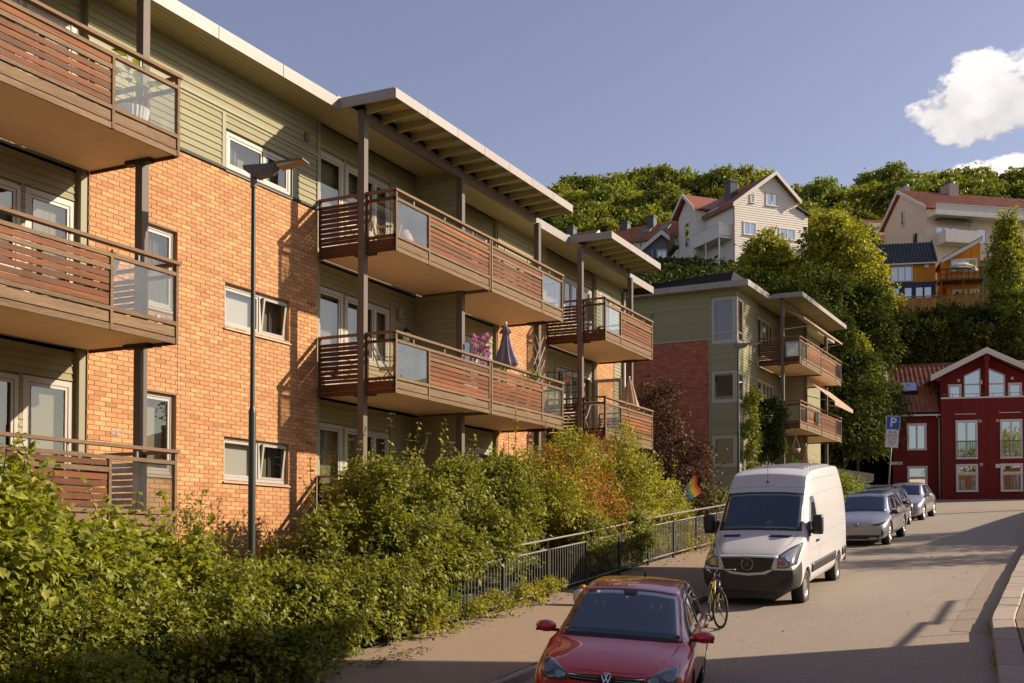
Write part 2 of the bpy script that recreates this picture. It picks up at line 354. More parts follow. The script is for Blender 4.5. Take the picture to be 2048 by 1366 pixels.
# ================================================================== APARTMENT BUILDINGS
class Plane:
    """maps (u along the wall, o out of the wall, z) to building coordinates"""
    def __init__(s, kind, off=0): s.k = kind; s.off = off
    def __call__(s, u, o, z):
        if s.k == 'front': return (o + s.off, u, z)
        if s.k == 'side': return (u, s.off - o, z)       # wall facing -y at y = off, u = x
        if s.k == 'back': return (u, s.off + o, z)       # facing +y
def pb(plane):
    m = MB(plane); return m
class Budget:
    def __init__(s, n): s.n = n
    def take(s): s.n -= 1; return s.n >= 0
def clip_row(u0, u1, z0, z1, holes):
    segs = [(u0, u1)]
    for (a, b, c, d) in holes:
        if z1 <= c + .02 or z0 >= d - .02: continue
        ns = []
        for (s0, s1) in segs:
            if b <= s0 or a >= s1: ns.append((s0, s1)); continue
            if a > s0 + .02: ns.append((s0, a))
            if b < s1 - .02: ns.append((b, s1))
        segs = ns
    return segs
def siding(root, plane, u0, u1, z0, z1, holes=(), off=0.0, budget=None, step=.115, mat=None):
    """lapped weatherboards, each one its own board"""
    mat = mat or SIDING
    rest = pb(plane); n = max(1, round((z1 - z0) / step)); st = (z1 - z0) / n
    for i in range(n):
        a = z0 + i * st; b = a + st
        for (s0, s1) in clip_row(u0, u1, a, b, holes):
            m = pb(plane) if budget and budget.take() else rest
            o0, o1 = off + .030, off + .012
            m.hexa([(s0, off - .01, a + .004), (s1, off - .01, a + .004), (s1, o0, a), (s0, o0, a), (s0, off - .01, b), (s1, off - .01, b), (s1, o1, b + .004), (s0, o1, b + .004)])
            if m is not rest: m.build('siding_board', mat, root)
    o = rest.build('siding_board', mat, root)
    if o: stuff(o)
BR_L, BR_H = .2400, .0775
def brick_variants():
    out = []
    for i in range(4):
        m = MB(); l = .229 + random.uniform(-.003, .002); h = .0650; e = .0015
        m.add([(0, 0, 0), (0, l, 0), (0, l, h), (0, 0, h), (.009, e, e), (.009, l - e, e), (.009, l - e, h - e), (.009, e, h - e)],
              [(4, 5, 6, 7), (0, 1, 5, 4), (1, 2, 6, 5), (2, 3, 7, 6), (3, 0, 4, 7)])
        me = m.mesh('brick'); me.materials.append(BRICK); out.append(me)
    return out
BVAR = brick_variants()
def bricks(root, plane, u0, u1, z0, z1, holes=(), budget=None, mat=None, centre=None):
    """running bond; whole bricks nearest the viewer are single objects, the rest one part"""
    V = []; F = []; cand = []
    rows = int((z1 - z0) / BR_H)
    for r in range(rows):
        za = z1 - (r + 1) * BR_H; zb = za + .0655
        sh = (r % 2) * .12 + (r * 37 % 5) * .002
        for (s0, s1) in clip_row(u0, u1, za, zb, holes):
            k = math.floor((s0 - sh) / BR_L) ; u = k * BR_L + sh
            while u < s1 - .01:
                a = max(u, s0); b = min(u + .229, s1); u += BR_L
                if b - a < .03: continue
                cand.append((a, b, za, zb))
    if centre: cand.sort(key=lambda c: (c[0] - centre[0]) ** 2 + (c[2] - centre[1]) ** 2)
    for (a, b, za, zb) in cand:
        j = random.uniform(-.0018, .0018) + .002
        if budget and (b - a) > .225 and plane.k == 'front' and budget.take():
            o = bpy.data.objects.new('brick', random.choice(BVAR)); COL.objects.link(o); o.parent = root; o.location = (j + plane.off, a, za); continue
        e = .0015; n = len(V)
        for (uu, oo, zz) in ((a, 0, za), (b, 0, za), (b, 0, zb), (a, 0, zb), (a + e, .009, za + e), (b - e, .009, za + e), (b - e, .009, zb - e), (a + e, .009, zb - e)):
            V.append(plane(uu, oo + j, zz))
        F += [(n + 4, n + 5, n + 6, n + 7), (n, n + 1, n + 5, n + 4), (n + 1, n + 2, n + 6, n + 5), (n + 2, n + 3, n + 7, n + 6), (n + 3, n, n + 4, n + 7)]
    if V: stuff(ob('brick', npmesh('brick_rest', V, F), mat or BRICK, root))
def curtain(plane, u0, u1, z0, z1, o, mat, parent, folds=7, amp=.03):
    V = []; F = []; n = folds * 6
    for i in range(n + 1):
        t = i / n; u = u0 + (u1 - u0) * t; oo = o + amp * math.sin(t * folds * 2 * math.pi) * (.7 + .3 * math.sin(t * 13))
        V += [plane(u, oo, z0), plane(u + amp * .3 * math.sin(t * 29), oo, z1)]
    F = [(2 * i, 2 * i + 2, 2 * i + 3, 2 * i + 1) for i in range(n)]
    return ob('curtain', npmesh('curtain', V, F, True), mat, parent)
def window(root, plane, u0, u1, z0, z1, lights=(1,), rec=.06, fw=.065, sill=True, inner=None, open_light=None, door=False, name=None, wall=.35, kind='window', bar=None):
    """frame, sash frames, panes, a sill and a shallow room behind"""
    fr = pb(plane); o1 = -rec; o0 = -rec - .07
    fr.box(u0, u1, o0, o1, z0, z0 + fw); fr.box(u0, u1, o0, o1, z1 - fw, z1)
    fr.box(u0, u0 + fw, o0, o1, z0 + fw, z1 - fw); fr.box(u1 - fw, u1, o0, o1, z0 + fw, z1 - fw)
    tot = sum(lights); W = u1 - u0 - fw; u = u0 + fw; spans = []
    for i, l in enumerate(lights):
        w = W * l / tot; spans.append((u, u + w - fw)); u += w
        if i < len(lights) - 1: fr.box(u - fw, u, o0, o1 + .004, z0 + fw, z1 - fw)
    root_w = fr.build(name or kind, WINFR, root)
    for i, (a, b) in enumerate(spans):
        sf = .045; zz0, zz1 = z0 + fw + .006, z1 - fw - .006; a += .006; b -= .006
        s = pb(plane); tilt = .08 if open_light == i else 0
        def T(z): return tilt * (z - zz0) / (zz1 - zz0)
        def bx(m, ua, ub, oa, ob_, za, zb):
            m.hexa([(ua, oa + T(za), za), (ub, oa + T(za), za), (ub, ob_ + T(za), za), (ua, ob_ + T(za), za), (ua, oa + T(zb), zb), (ub, oa + T(zb), zb), (ub, ob_ + T(zb), zb), (ua, ob_ + T(zb), zb)])
        oa, ob2 = -rec - .05, -rec - .012
        bx(s, a, b, oa, ob2, zz0, zz0 + sf); bx(s, a, b, oa, ob2, zz1 - sf, zz1); bx(s, a, a + sf, oa, ob2, zz0 + sf, zz1 - sf); bx(s, b - sf, b, oa, ob2, zz0 + sf, zz1 - sf)
        if bar: bx(s, a + sf, b - sf, oa, ob2, z0 + bar, z0 + bar + sf)
        if door: bx(s, a + sf, b - sf, oa, ob2, zz0 + sf, zz0 + .22)
        s.build('sash', WINFR, root_w)
        g = pb(plane); om = -rec - .03
        g.quad((a + sf - .005, om + T(zz0), zz0 + sf - .005), (b - sf + .005, om + T(zz0), zz0 + sf - .005), (b - sf + .005, om + T(zz1), zz1 - sf + .005), (a + sf - .005, om + T(zz1), zz1 - sf + .005))
        g.build('pane', PANE, root_w)
        if inner:
            ic = inner[i % len(inner)]
            if ic == 'curtain_l': curtain(plane, a, a + (b - a) * .45, z0 + .05, z1 - .05, -rec - .17, CURT, root_w, 4)
            elif ic == 'curtain': curtain(plane, a, b, z0 + .05, z1 - .05, -rec - .17, CURT, root_w, 8)
            elif ic == 'curtain_r': curtain(plane, b - (b - a) * .4, b, z0 + .05, z1 - .05, -rec - .17, CURT, root_w, 4)
            elif ic == 'blind': q = pb(plane); q.box(a - .02, b + .02, -rec - .16, -rec - .15, z0 + .02, z1 - .02 if z1 - z0 < 1 else z1 - .3 * (z1 - z0)); q.build('blind', BLIND, root_w)
            elif ic == 'halfblind': q = pb(plane); q.box(a - .02, b + .02, -rec - .16, -rec - .15, z0 + (z1 - z0) * .45, z1 - .02); q.build('blind', BLIND, root_w)
    rm = pb(plane); D = -rec - .9
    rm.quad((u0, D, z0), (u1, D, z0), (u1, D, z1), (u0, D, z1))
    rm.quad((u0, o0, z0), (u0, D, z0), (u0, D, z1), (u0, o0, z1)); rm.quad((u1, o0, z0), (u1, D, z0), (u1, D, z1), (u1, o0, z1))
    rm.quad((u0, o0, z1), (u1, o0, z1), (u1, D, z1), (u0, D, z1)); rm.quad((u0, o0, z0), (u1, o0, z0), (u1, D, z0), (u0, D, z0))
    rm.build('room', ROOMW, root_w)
    if sill:
        sm = pb(plane); sm.hexa([(u0 - .03, -rec - .02, z0 - .03), (u1 + .03, -rec - .02, z0 - .03), (u1 + .03, .045, z0 - .05), (u0 - .03, .045, z0 - .05), (u0 - .03, -rec - .02, z0 + .004), (u1 + .03, -rec - .02, z0 + .004), (u1 + .03, .045, z0 - .028), (u0 - .03, .045, z0 - .028)])
        sm.build('sill', WINFR, root_w)
    return root_w
def reveal(root, plane, u0, u1, z0, z1, depth, mat):
    m = pb(plane); e = .004; u0 += e; u1 -= e; z0 += e; z1 -= e
    m.quad((u0, .008, z0), (u0, -depth, z0), (u0, -depth, z1), (u0, .008, z1)); m.quad((u1, .008, z0), (u1, -depth, z0), (u1, -depth, z1), (u1, .008, z1))
    m.quad((u0, .008, z1), (u1, .008, z1), (u1, -depth, z1), (u0, -depth, z1)); m.quad((u0, .008, z0), (u1, .008, z0), (u1, -depth, z0), (u0, -depth, z0))
    m.build('window_reveal', mat, root)
def trim(root, plane, u0, u1, z0, z1, o=.035, mat=None):
    m = pb(plane); m.box(u0, u1, 0.0, o, z0, z1); return m.build('trim_board', mat or TRIMG, root)
def vent(root, plane, u, z, mat=None):
    m = pb(plane); w, h = .23, .075
    for k in range(2): m.box(u + k * .122, u + k * .122 + .108, .0, .018, z, z + .012); m.box(u + k * .122, u + k * .122 + .108, 0, .018, z + h - .012, z + h)
    for k in range(3): m.box(u + k * .115, u + k * .115 + .012, 0, .018, z, z + h)
    for k in range(1, 3): m.box(u, u + w, .0, .012, z + k * .024, z + k * .024 + .008)
    v = m.build('wall_vent', mat or WINFR, root); d = pb(plane); d.box(u, u + w, -.002, .003, z, z + h); d.build('grille', DARKIN, v)

def balcony(root, y0, y1, z, glass, seam=None, side0=True, side1=True, slats_thru=False, closed=None, mat=None):
    """one balcony: slab, front of fascia boards, slats, glass, rails; glass = list of (y0, y1) ranges of the front"""
    b = MB().box(.02, 1.77, y0 + .03, y1 - .03, z + .05, z + .2).build('balcony', SLABB, root)
    W = mat or WOOD
    if seam: MB().box(.05, 1.80, seam - .035, seam + .035, z - .012, z + .052).build('joint_beam', POST, b)
    for yy in (y0 + .02, y1 - .14): MB().box(.86, 1.34, yy, yy + .12, z - .02, z + .049).build('bearing_plate', DARKST, b)
    XO = 1.84
    def front_board(name, a, c, z0, z1, m=W, x0=XO - .035, x1=XO, mt=None):
        return MB().box(x0, x1, a, c, z0, z1).build(name, mt or m, b)
    cuts = [y0] + ([seam] if seam else []) + [y1]
    for s0, s1 in zip(cuts, cuts[1:]):
        g = .028 if seam else .015; s0 += g; s1 -= g
        front_board('fascia_board', s0, s1, z - .0, z + .085, WOODG, XO - .03, XO - .002)
        front_board('fascia_board', s0, s1, z + .105, z + .245, WOODG, XO - .04, XO - .012)
        front_board('bottom_rail', s0, s1, z + .268, z + .325, WOODG, XO - .05, XO + .006)
        front_board('middle_rail', s0, s1, z + 1.005, z + 1.06, WOODG, XO - .05, XO + .006)
        front_board('handrail', s0 - g, s1 + g, z + 1.175, z + 1.222, WOODR, XO - .075, XO + .03)
        # posts
        ps = sorted(set([round(s0, 3), round(s1 - .05, 3)] + [round(v, 3) for gg in glass for v in gg if s0 + .3 < v < s1 - .3]))
        for p in ps: MB().box(XO - .055, XO + .008, p, p + .05, z + .002, z + 1.17 if (p < s0 + .1 or p > s1 - .2) else z + 1.004).build('post', WOODG, b)
        k = s0 + .7
        while k < s1 - .3: MB().box(XO - .035, XO - .015, k, k + .03, z + 1.06, z + 1.175).build('bracket', STEEL, b); k += 1.25
    # slats between glass panels
    ranges = []
    for s0, s1 in zip(cuts, cuts[1:]):
        seg = [(s0 + .065, s1 - .065)]
        for (a, c) in glass:
            ns = []
            for (p, q) in seg:
                if c <= p or a >= q: ns.append((p, q)); continue
                if a > p + .1: ns.append((p, a))
                if c < q - .1: ns.append((c + .05, q))
            seg = ns
        ranges += seg
    for (p, q) in ranges:
        nS = 7; hh = (1.005 - .335) / nS
        for i in range(nS):
            if i == nS - 2: front_board('slat', p, q, z + .335 + i * hh + .012, z + .335 + (i + 1) * hh - .018, W, XO - .03, XO + .004, WOODG); continue
            sg = random.uniform(-.003, .003)
            m = MB(); za = z + .337 + i * hh + sg; zb = za + hh - .017 + random.uniform(-.004, .003)
            dz = random.uniform(-.006, .006)
            m.hexa([(XO - .035, p, za), (XO - .012, p, za), (XO - .012, q, za + dz), (XO - .035, q, za + dz), (XO - .035, p, zb), (XO - .012, p, zb), (XO - .012, q, zb + dz), (XO - .035, q, zb + dz)])
            m.build('slat', W, b)
        k = p + .6
        while k < q - .2: MB().box(XO - .09, XO - .04, k, k + .05, z + .26, z + 1.0).build('stud', WOODX, b); k += .85
    for (a, c) in glass:
        MB().box(XO - .03, XO - .022, max(a, y0 + .07), min(c, y1 - .07), z + .325, z + 1.003).build('glass_panel', BGLASS, b)
    # sides
    for on, ys, sg in ((side0, y0, 1), (side1, y1, -1)):
        if not on: continue
        ya, yb = (ys, ys + .03) if sg > 0 else (ys - .03, ys)
        for (xa, xb) in ((.03, 1.03), (1.17, XO - .06)):
            MB().box(xa, xb, ya, yb, z + .0, z + .085).build('fascia_board', WOODX, b)
            MB().box(xa, xb, ya + .004, yb + .004, z + .1, z + .245).build('fascia_board', WOODX, b)
            MB().box(xa, xb, ya - .01, yb + .01, z + .268, z + .325).build('bottom_rail', WOODX, b)
            MB().box(xa, xb, ya - .01, yb + .01, z + 1.005, z + 1.06).build('middle_rail', WOODX, b)
            MB().box(xa, xb + (.05 if xa > 1 else 0), ya - .02, yb + .03, z + 1.175, z + 1.222).build('handrail', WOODR, b)
            if xa < 1:
                nS = 7; hh = (1.005 - .335) / nS
                for i in range(nS): MB().box(xa, xb, ya, yb - .008, z + .337 + i * hh, z + .337 + (i + 1) * hh - random.uniform(.018, .026)).build('slat', WOODX, b)
            else: MB().box(xa, xb, ya + .01, ya + .018, z + .325, z + 1.003).build('glass_panel', BGLASS, b)
        for xa in (.03, .98, 1.17): MB().box(xa, xa + .045, ya - .012, yb + .012, z + .246, z + 1.174).build('post', WOODX, b)
    return b
def column(root, x, y, z0, z1):
    c = MB().box(x - .07, x + .07, y - .07, y + .07, z0, z1).build('column', POST, root)
    return c
def canopy(root, ya, yb, zs=8.42):
    """projecting roof over the balconies carried by a beam on the columns"""
    xb, xo = 1.0, 2.06
    roof = MB().box(.74, xo - .02, ya + .02, yb - .02, zs + .155, zs + .19).build('canopy_roof', ROOFD, root)
    MB().box(1.14, xo - .02, ya + .02, yb - .02, zs + .125, zs + .15).build('soffit_sheet', SOFFIT, roof)
    MB().box(xb + .03, xb + .14, ya + .25, yb - .25, zs - .2, zs + .02).build('beam', POST, roof)
    y = ya + .35
    while y < yb - .1:
        MB().hexa([(1.145, y, zs - .06), (xo - .03, y, zs + .03), (xo - .03, y + .05, zs + .03), (1.145, y + .05, zs - .06), (1.145, y, zs + .12), (xo - .03, y, zs + .12), (xo - .03, y + .05, zs + .12), (1.145, y + .05, zs + .12)]).build('joist', SOFFIT, roof); y += .58
    y = ya
    n = max(1, round((yb - ya) / 1.3)); st = (yb - ya) / n
    for i in range(n): MB().box(xo - .02, xo + .005, ya + i * st + .006, ya + (i + 1) * st - .006, zs + .01, zs + .2).build('fascia_panel', FASCIA, roof)
    for yy in (ya, yb): MB().box(.72, xo - .022, yy - .012, yy + .012, zs + .0, zs + .205).build('fascia_panel', FASCIA, roof)
    return roof
def soffit(root, x0, x1, ya, yb, zs=8.42, bw=.12):
    n = max(1, round((x1 - x0) / bw)); st = (x1 - x0) / n
    for i in range(n): MB().box(x0 + i * st + .003, x0 + (i + 1) * st - .003, ya, yb, zs, zs + .02).build('soffit_board', SOFFIT, root)

# ------------------------------------------------------------------ building A
A = empty('apartment_building', 'long ochre brick and green timber apartment block with wooden balconies along the street', 'apartment block', (-13.8, 0, .18))
FP = Plane('front')
WMID = [(16.24, 18.12, 3.76, 4.56), (16.24, 18.12, .99, 1.79)]
WTOP = (16.24, 18.12, 6.62, 7.30)
WNAR = [(14.15, 15.02, 3.78, 5.16), (14.15, 15.02, 1.0, 2.37)]
bud_b = Budget(300); bud_s = Budget(295)
holes = [(a, b, c, d) for (a, b, c, d) in WMID + WNAR]
bricks(A, FP, 13.06, 19.04, -1.4, 6.58, holes, bud_b, centre=(14.0, 4.2))
bricks(A, FP, 27.05, 30.15, -1.4, 6.58, [(28.1, 28.9, 3.6, 4.6)][:0])
bricks(A, FP, 33.95, 35.45, -1.4, 6.58)
bricks(A, FP, 2.0, 4.95, -1.4, 6.58)
# end walls of the brick skin and mortar backing with real openings
def backing(plane, u0, u1, z0, z1, holes, off, mat, root, name='wall'):
    zs = sorted(set([z0, z1] + [v for h in holes for v in h[2:]])); m = pb(plane)
    for a, b in zip(zs, zs[1:]):
        for (s0, s1) in clip_row(u0, u1, a, b, [h for h in holes if h[2] <= a + .001 and h[3] >= b - .001]): m.box(s0, s1, off - .1, off, a, b)
    return m.build(name, mat, root)
backing(FP, 13.06, 19.04, -1.6, 6.58, holes, .004, MORTAR, A)
for (a, b) in ((27.05, 30.15), (33.95, 35.45), (2.0, 4.95)): backing(FP, a, b, -1.6, 6.58, [], .004, MORTAR, A)
for (a, b, c, d) in WMID: reveal(A, FP, a, b, c, d, .16, BRICK)
for (a, b, c, d) in WNAR: reveal(A, FP, a, b, c, d, .16, BRICK)
inn = [['blind', 'curtain_r'], ['blind', 'curtain_r']]
for i, w in enumerate(WMID): window(A, FP, *w, lights=(1.35, 1), rec=.06, inner=inn[i], open_light=1)
window(A, FP, *WTOP, lights=(1.35, 1), rec=-.02, inner=['curtain_l', 'none'], open_light=None)
for i, w in enumerate(WNAR): window(A, FP, *w, lights=(1,), rec=.06, inner=['curtain' if i == 0 else 'none'])
vent(A, FP, 13.55, 4.33); vent(A, FP, 13.55, 1.58); vent(A, FP, 18.72, 3.95 + .65, BLACKP); vent(A, FP, 18.72, 1.82, BLACKP); vent(A, FP, 28.4, 4.6)
MB(FP).box(15.035, 15.047, .0, .013, 2.38, 3.77).box(15.035, 15.047, .0, .013, -1.3, .99).build('movement_joint', BLACKP, A)
# top floor boards over the brick
TOPH = [(WTOP[0] - .03, WTOP[1] + .03, WTOP[2] - .02, WTOP[3] + .03)]
siding(A, FP, 13.0, 19.05, 6.64, 8.42, TOPH, 0.0, bud_s)
siding(A, FP, 27.05, 30.15, 6.64, 8.42, [], 0.0, bud_s)
siding(A, FP, 33.95, 36.3, 6.64, 8.42, [(34.3, 35.2, 6.7, 8.0)], 0.0, bud_s)
window(A, FP, 34.3, 35.2, 6.7, 8.0, lights=(1,), rec=-.02, inner=['curtain'])
backing(FP, 13.0, 19.05, 6.6, 8.6, TOPH, -.012, TRIMG, A); backing(FP, 27.0, 30.2, 6.6, 8.6, [], -.012, TRIMG, A); backing(FP, 33.9, 36.3, 6.6, 8.6, [(34.3, 35.2, 6.7, 8.0)], -.012, TRIMG, A)
for (a, b) in ((13.02, 19.05), (27.05, 30.15), (33.95, 35.47)): MB(FP).box(a, b, -.01, .05, 6.582, 6.625).build('drip_flashing', DARKST, A)
trim(A, FP, 16.12, 16.21, 6.63, 7.62); trim(A, FP, 18.15, 18.3, 6.63, 7.42, .04); trim(A, FP, 18.98, 19.08, 6.63, 8.4, .045); trim(A, FP, 13.0, 18.98, 7.66, 7.72, .045)
MB(FP).box(18.55, 18.68, .03, .06, 7.86, 8.02).build('wall_vent', POST, A)
# bay back walls (behind balconies): boards, doors, windows
def bay(root, y0, y1, mirror, levels, pair_z, opens=None, budget=None, off=-.12, plan=None, inner=None):
    pl = Plane('front', off); ln = y1 - y0
    for k, z in enumerate(levels):
        zt = levels[k + 1] if k + 1 < len(levels) else 8.42
        def U(a, b): return (y0 + a, y0 + b) if not mirror else (y1 - b, y1 - a)
        d = U(.12, 1.05); w = U(1.13, 2.85)
        hs = [(d[0], d[1], z + .22, z + 2.32), (w[0], w[1], z + 1.0, z + 2.30)]
        siding(root, pl, y0, y1, z + .2, zt, hs, 0, budget); backing(pl, y0, y1, z - .1, zt + .06, hs, -.012, TRIMG, root)
        ii = (inner or {}).get(k, (['curtain_l'], ['none', 'curtain', 'none']))
        if not (opens and k in opens): window(root, pl, d[0], d[1], hs[0][2], hs[0][3], lights=(1,), rec=-.02, door=True, sill=False, inner=ii[0], kind='balcony_door', fw=.085)
        else:
            fw = pb(pl); fw.box(d[0], d[0] + .08, -.05, .03, hs[0][2], hs[0][3]); fw.box(d[1] - .08, d[1], -.05, .03, hs[0][2], hs[0][3]); fw.box(d[0], d[1], -.05, .03, hs[0][3] - .08, hs[0][3] - .001); f = fw.build('balcony_door', WINFR, root)
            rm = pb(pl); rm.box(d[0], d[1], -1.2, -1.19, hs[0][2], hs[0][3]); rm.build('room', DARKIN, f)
            # open leaf standing out from the wall
            yh = d[1] + .02; lf = MB(); zz0, zz1 = hs[0][2] + .02, hs[0][3] - .05
            for (a, b, c, e) in ((0.0, .9, zz0, zz0 + .1), (0.0, .9, zz1 - .1, zz1), (0.0, .1, zz0 + .1, zz1 - .1), (.8, .9, zz0 + .1, zz1 - .1)): lf.box(a, b, yh, yh + .05, c, e)
            q = lf.build('door_leaf', WINFR, f); MB().box(.1, .8, yh + .02, yh + .028, zz0 + .1, zz1 - .1).build('pane', BGLASS, f)
        window(root, pl, w[0], w[1], hs[1][2], hs[1][3], lights=(1, 1, 1), rec=-.02, sill=True, inner=ii[1], fw=.07)
        t0 = U(2.88, 2.96); trim(root, pl, t0[0], t0[1], z + .2, z + 2.5, .04)
LV = [0, 2.79, 5.58]
bay(A, 19.05, 23.0, False, LV, 0, budget=bud_s, inner={0: (['none'], ['none', 'none', 'none']), 1: (['none'], ['none', 'none', 'none']), 2: (['none'], ['none', 'curtain', 'curtain_r'])})
bay(A, 23.1, 27.05, True, LV, 0, budget=bud_s)
bay(A, 9.05, 13.0, True, LV, 0, budget=bud_s, inner={0: (['curtain_l'], ['curtain', 'none', 'none']), 1: (['curtain'], ['curtain', 'none', 'none']), 2: (['curtain'], ['curtain', 'none', 'curtain'])})
bay(A, 4.95, 9.0, False, LV, 0)
bay(A, 30.15, 33.95, True, LV, 0, opens=[1], budget=bud_s)
for (y, t) in ((12.98, 0), (27.08, 0), (33.93, 0), (19.07, 1), (30.17, 1)):
    z1_ = 6.58 if True else 8.4
    MB().box(-.13, -.012, (y - .06) if t == 0 else (y - .03), (y + .06) if t == 0 else (y + .08), -.2, z1_).build('corner_board', TRIMG, A)
siding(A, FP, 35.47, 36.3, -1.2, 6.62, [], 0.0, bud_s); backing(FP, 35.45, 36.3, -1.4, 6.6, [], -.012, TRIMG, A)
trim(A, FP, 36.22, 36.32, -1.2, 8.4, .045)
MB().tube((.1, 36.2, -1), (.1, 36.2, 8.3), .045, 10).tube((.1, 36.2, 4.2), (.1, 36.2, 4.28), .06, 10).build('downpipe', WINFR, A, True)
# partitions
for ym in (9.03, 23.05):
    for k, z in enumerate(LV):
        zt = LV[k + 1] if k < 2 else 8.42
        MB().box(-.1, 1.02, ym - .045, ym + .045, z + .2, zt).build('partition', TRIMG, A)
        siding(A, Plane('side', ym - .045), -.1, 1.02, z + .2, zt, [], 0, bud_s)
# body of the building
MB().box(-11, -.25, -8, 36.28, -1.6, 8.6).build('wall', TRIMG, A)
E2 = Plane('back', 36.28); siding(A, E2, -11, 0, -1.2, 8.42, [], 0, None)
# balconies
GA = {}
for k in (0, 1, 2):
    GA['p1', k] = balcony(A, 19.05, 27.2, LV[k], [(19.1, 20.35), (25.88, 27.15)], 23.12)
    GA['p0', k] = balcony(A, 4.95, 13.08, LV[k], [(5.0, 6.25), (11.72, 13.0)], 9.03)
    GA['p2', k] = balcony(A, 30.1, 34.1, LV[k], [(30.15, 31.35)], None)
for y in (4.99, 9.03, 13.06, 19.04, 23.05, 27.2, 30.09, 34.12):
    column(A, 1.1, y, -1.5, 8.24 if y not in () else 8.24)
for (a, b) in ((4.6, 13.4), (18.7, 27.3), (30.05, 34.25)):
    canopy(A, a, b); soffit(A, .0, 1.0, a + .02, b - .02)
prev = -8
for (a, b) in ((4.6, 13.4), (18.7, 27.3), (30.05, 34.25), (37.3, 37.3)):
    if a > prev + .1:
        soffit(A, .0, .72, prev, a)
        n = max(1, round((a - prev) / 2.05)); st = (a - prev) / n
        for i in range(n):
            MB().box(.73, .755, prev + i * st + .008, prev + (i + 1) * st - .008, 8.41, 8.64).build('fascia_panel', FASCIA, A)
    prev = b
for (a, b) in ((4.6, 13.4), (18.7, 27.3), (30.05, 34.25)):
    MB().box(.68, .72, a, b, 8.62, 8.70).build('fascia_panel', FASCIA, A)
MB().box(-12, .72, -8, 37.3, 8.46, 8.62).build('roof', ROOFD, A)
MB().box(-12, .755, 37.305, 37.33, 8.41, 8.64).build('fascia_panel', FASCIA, A)
soffit(A, -11, .7, 36.3, 37.3)
# wall lanterns and lamps on the bay walls
def lantern(root, x, y, z, mat, s=1.0):
    m = MB(lambda a, b, c: (x + a * s, y + b * s, z + c * s))
    m.box(0, .02, -.05, .05, -.12, .06); m.tube((.02, 0, -.05), (.12, 0, -.08), .012, 6); m.tube((.12, 0, -.08), (.12, 0, 0), .012, 6)
    m.lathe([(.03, 0), (.05, .02), (.075, .17), (.085, .18), (.03, .24), (.012, .25), (.012, .29), (0, .29)], 6, (.12, 0, 0))
    l = m.build('wall_lantern', mat, root)
    MB(lambda a, b, c: (x + a * s, y + b * s, z + c * s)).lathe([(.052, .03), (.078, .165)], 6, (.12, 0, 0)).build('lantern_glass', M('lantern_glass', (.75, .72, .6), .2), l)
lantern(A, -.09, 22.4, 1.2, WINFR, 1.7); lantern(A, -.09, 22.35, 4.4, BLACKP, 1.4)
MB(lambda a, b, c: (a, b, c)).box(-.1, -.02, 22.2, 22.34, 4.95, 5.2).build('meter_box', TRIMG, A)

# ------------------------------------------------------------------ building B
B = empty('apartment_building', 'smaller red brick and green timber block with corner windows, behind the white van', 'apartment block', (-12.8, 47.0, 2.26), rz=-R(1.9))
SP = Plane('side', 0.0)
def brickb(*a, **k): bricks(*a, mat=BRICKR, **k)
brickb(B, SP, -11.5, -1.17, -1.2, 6.38, [])
MB(SP).box(-11.5, -1.16, -.2, .004, -1.3, 6.4).build('wall', MORTARR, B)
hs = [(-1.07, -.06, 6.2, 8.1), (-1.07, -.06, 3.72, 5.02), (-1.07, -.06, 1.03, 2.3)]
budB = Budget(290)
siding(B, SP, -1.15, 0.0, -1.2, 8.42, hs, 0, budB, .125); backing(SP, -1.15, 0, -1.3, 8.5, hs, -.012, TRIMG, B)
siding(B, SP, -11.5, -1.15, 6.45, 8.42, [], 0, budB, .125); backing(SP, -11.5, -1.15, 6.4, 8.5, [], -.012, TRIMG, B)
MB(SP).box(-11.5, -1.16, 0, .05, 6.39, 6.43).build('drip_flashing', WINFR, B)
trim(B, SP, -1.2, -1.12, -1.2, 8.4, .04); trim(B, SP, -5.5, -1.2, 7.75, 7.82, .045); trim(B, SP, -4.4, -4.32, 6.45, 7.6, .045); MB(SP).box(-3.8, -3.68, .03, .06, 7.55, 7.7).build('wall_vent', POST, B)
vent(B, SP, -4.0, 4.3, WINFR); vent(B, SP, -3.2, 3.6, BLACKP); vent(B, SP, -2.8, 3.5, BLACKP)
window(B, SP, *hs[0], lights=(1,), rec=-.03, inner=['none'], bar=.42); window(B, SP, *hs[1], lights=(1,), rec=-.03, inner=['blind']); window(B, SP, *hs[2], lights=(1,), rec=-.03, inner=['none'])
hf = [(.05, .85, 6.2, 8.1), (.05, .85, 3.72, 5.02), (.05, .85, 1.03, 2.3)]
siding(B, FP, 0.0, 3.03, -1.2, 8.42, hf, 0, budB, .125); backing(FP, 0, 3.03, -1.3, 8.5, hf, -.012, TRIMG, B)
for i, h in enumerate(hf): window(B, FP, *h, lights=(1,), rec=-.03, inner=['curtain'] if i else ['none'], bar=.42 if i == 0 else None)
for z0_, z1_ in ((-1.2, 1.0), (2.33, 3.7), (5.05, 6.18), (8.12, 8.42)): MB().box(-.02, .05, -.05, .02, z0_, z1_).build('corner_board', TRIMG, B)
for h in hf: MB().box(-.04, .035, -.035, .04, h[2], h[3]).build('corner_mullion', WINFR, B)
bay(B, 3.03, 7.0, False, LV, 0, budget=budB, inner={0: (['none'], ['none'] * 3), 1: (['none'], ['halfblind'] * 3), 2: (['none'], ['none'] * 3)})
bay(B, 7.1, 11.2, True, LV, 0)
siding(B, FP, 11.2, 14.5, -1.2, 8.42, [], 0, None); backing(FP, 11.2, 14.5, -1.3, 8.5, [], -.012, TRIMG, B)
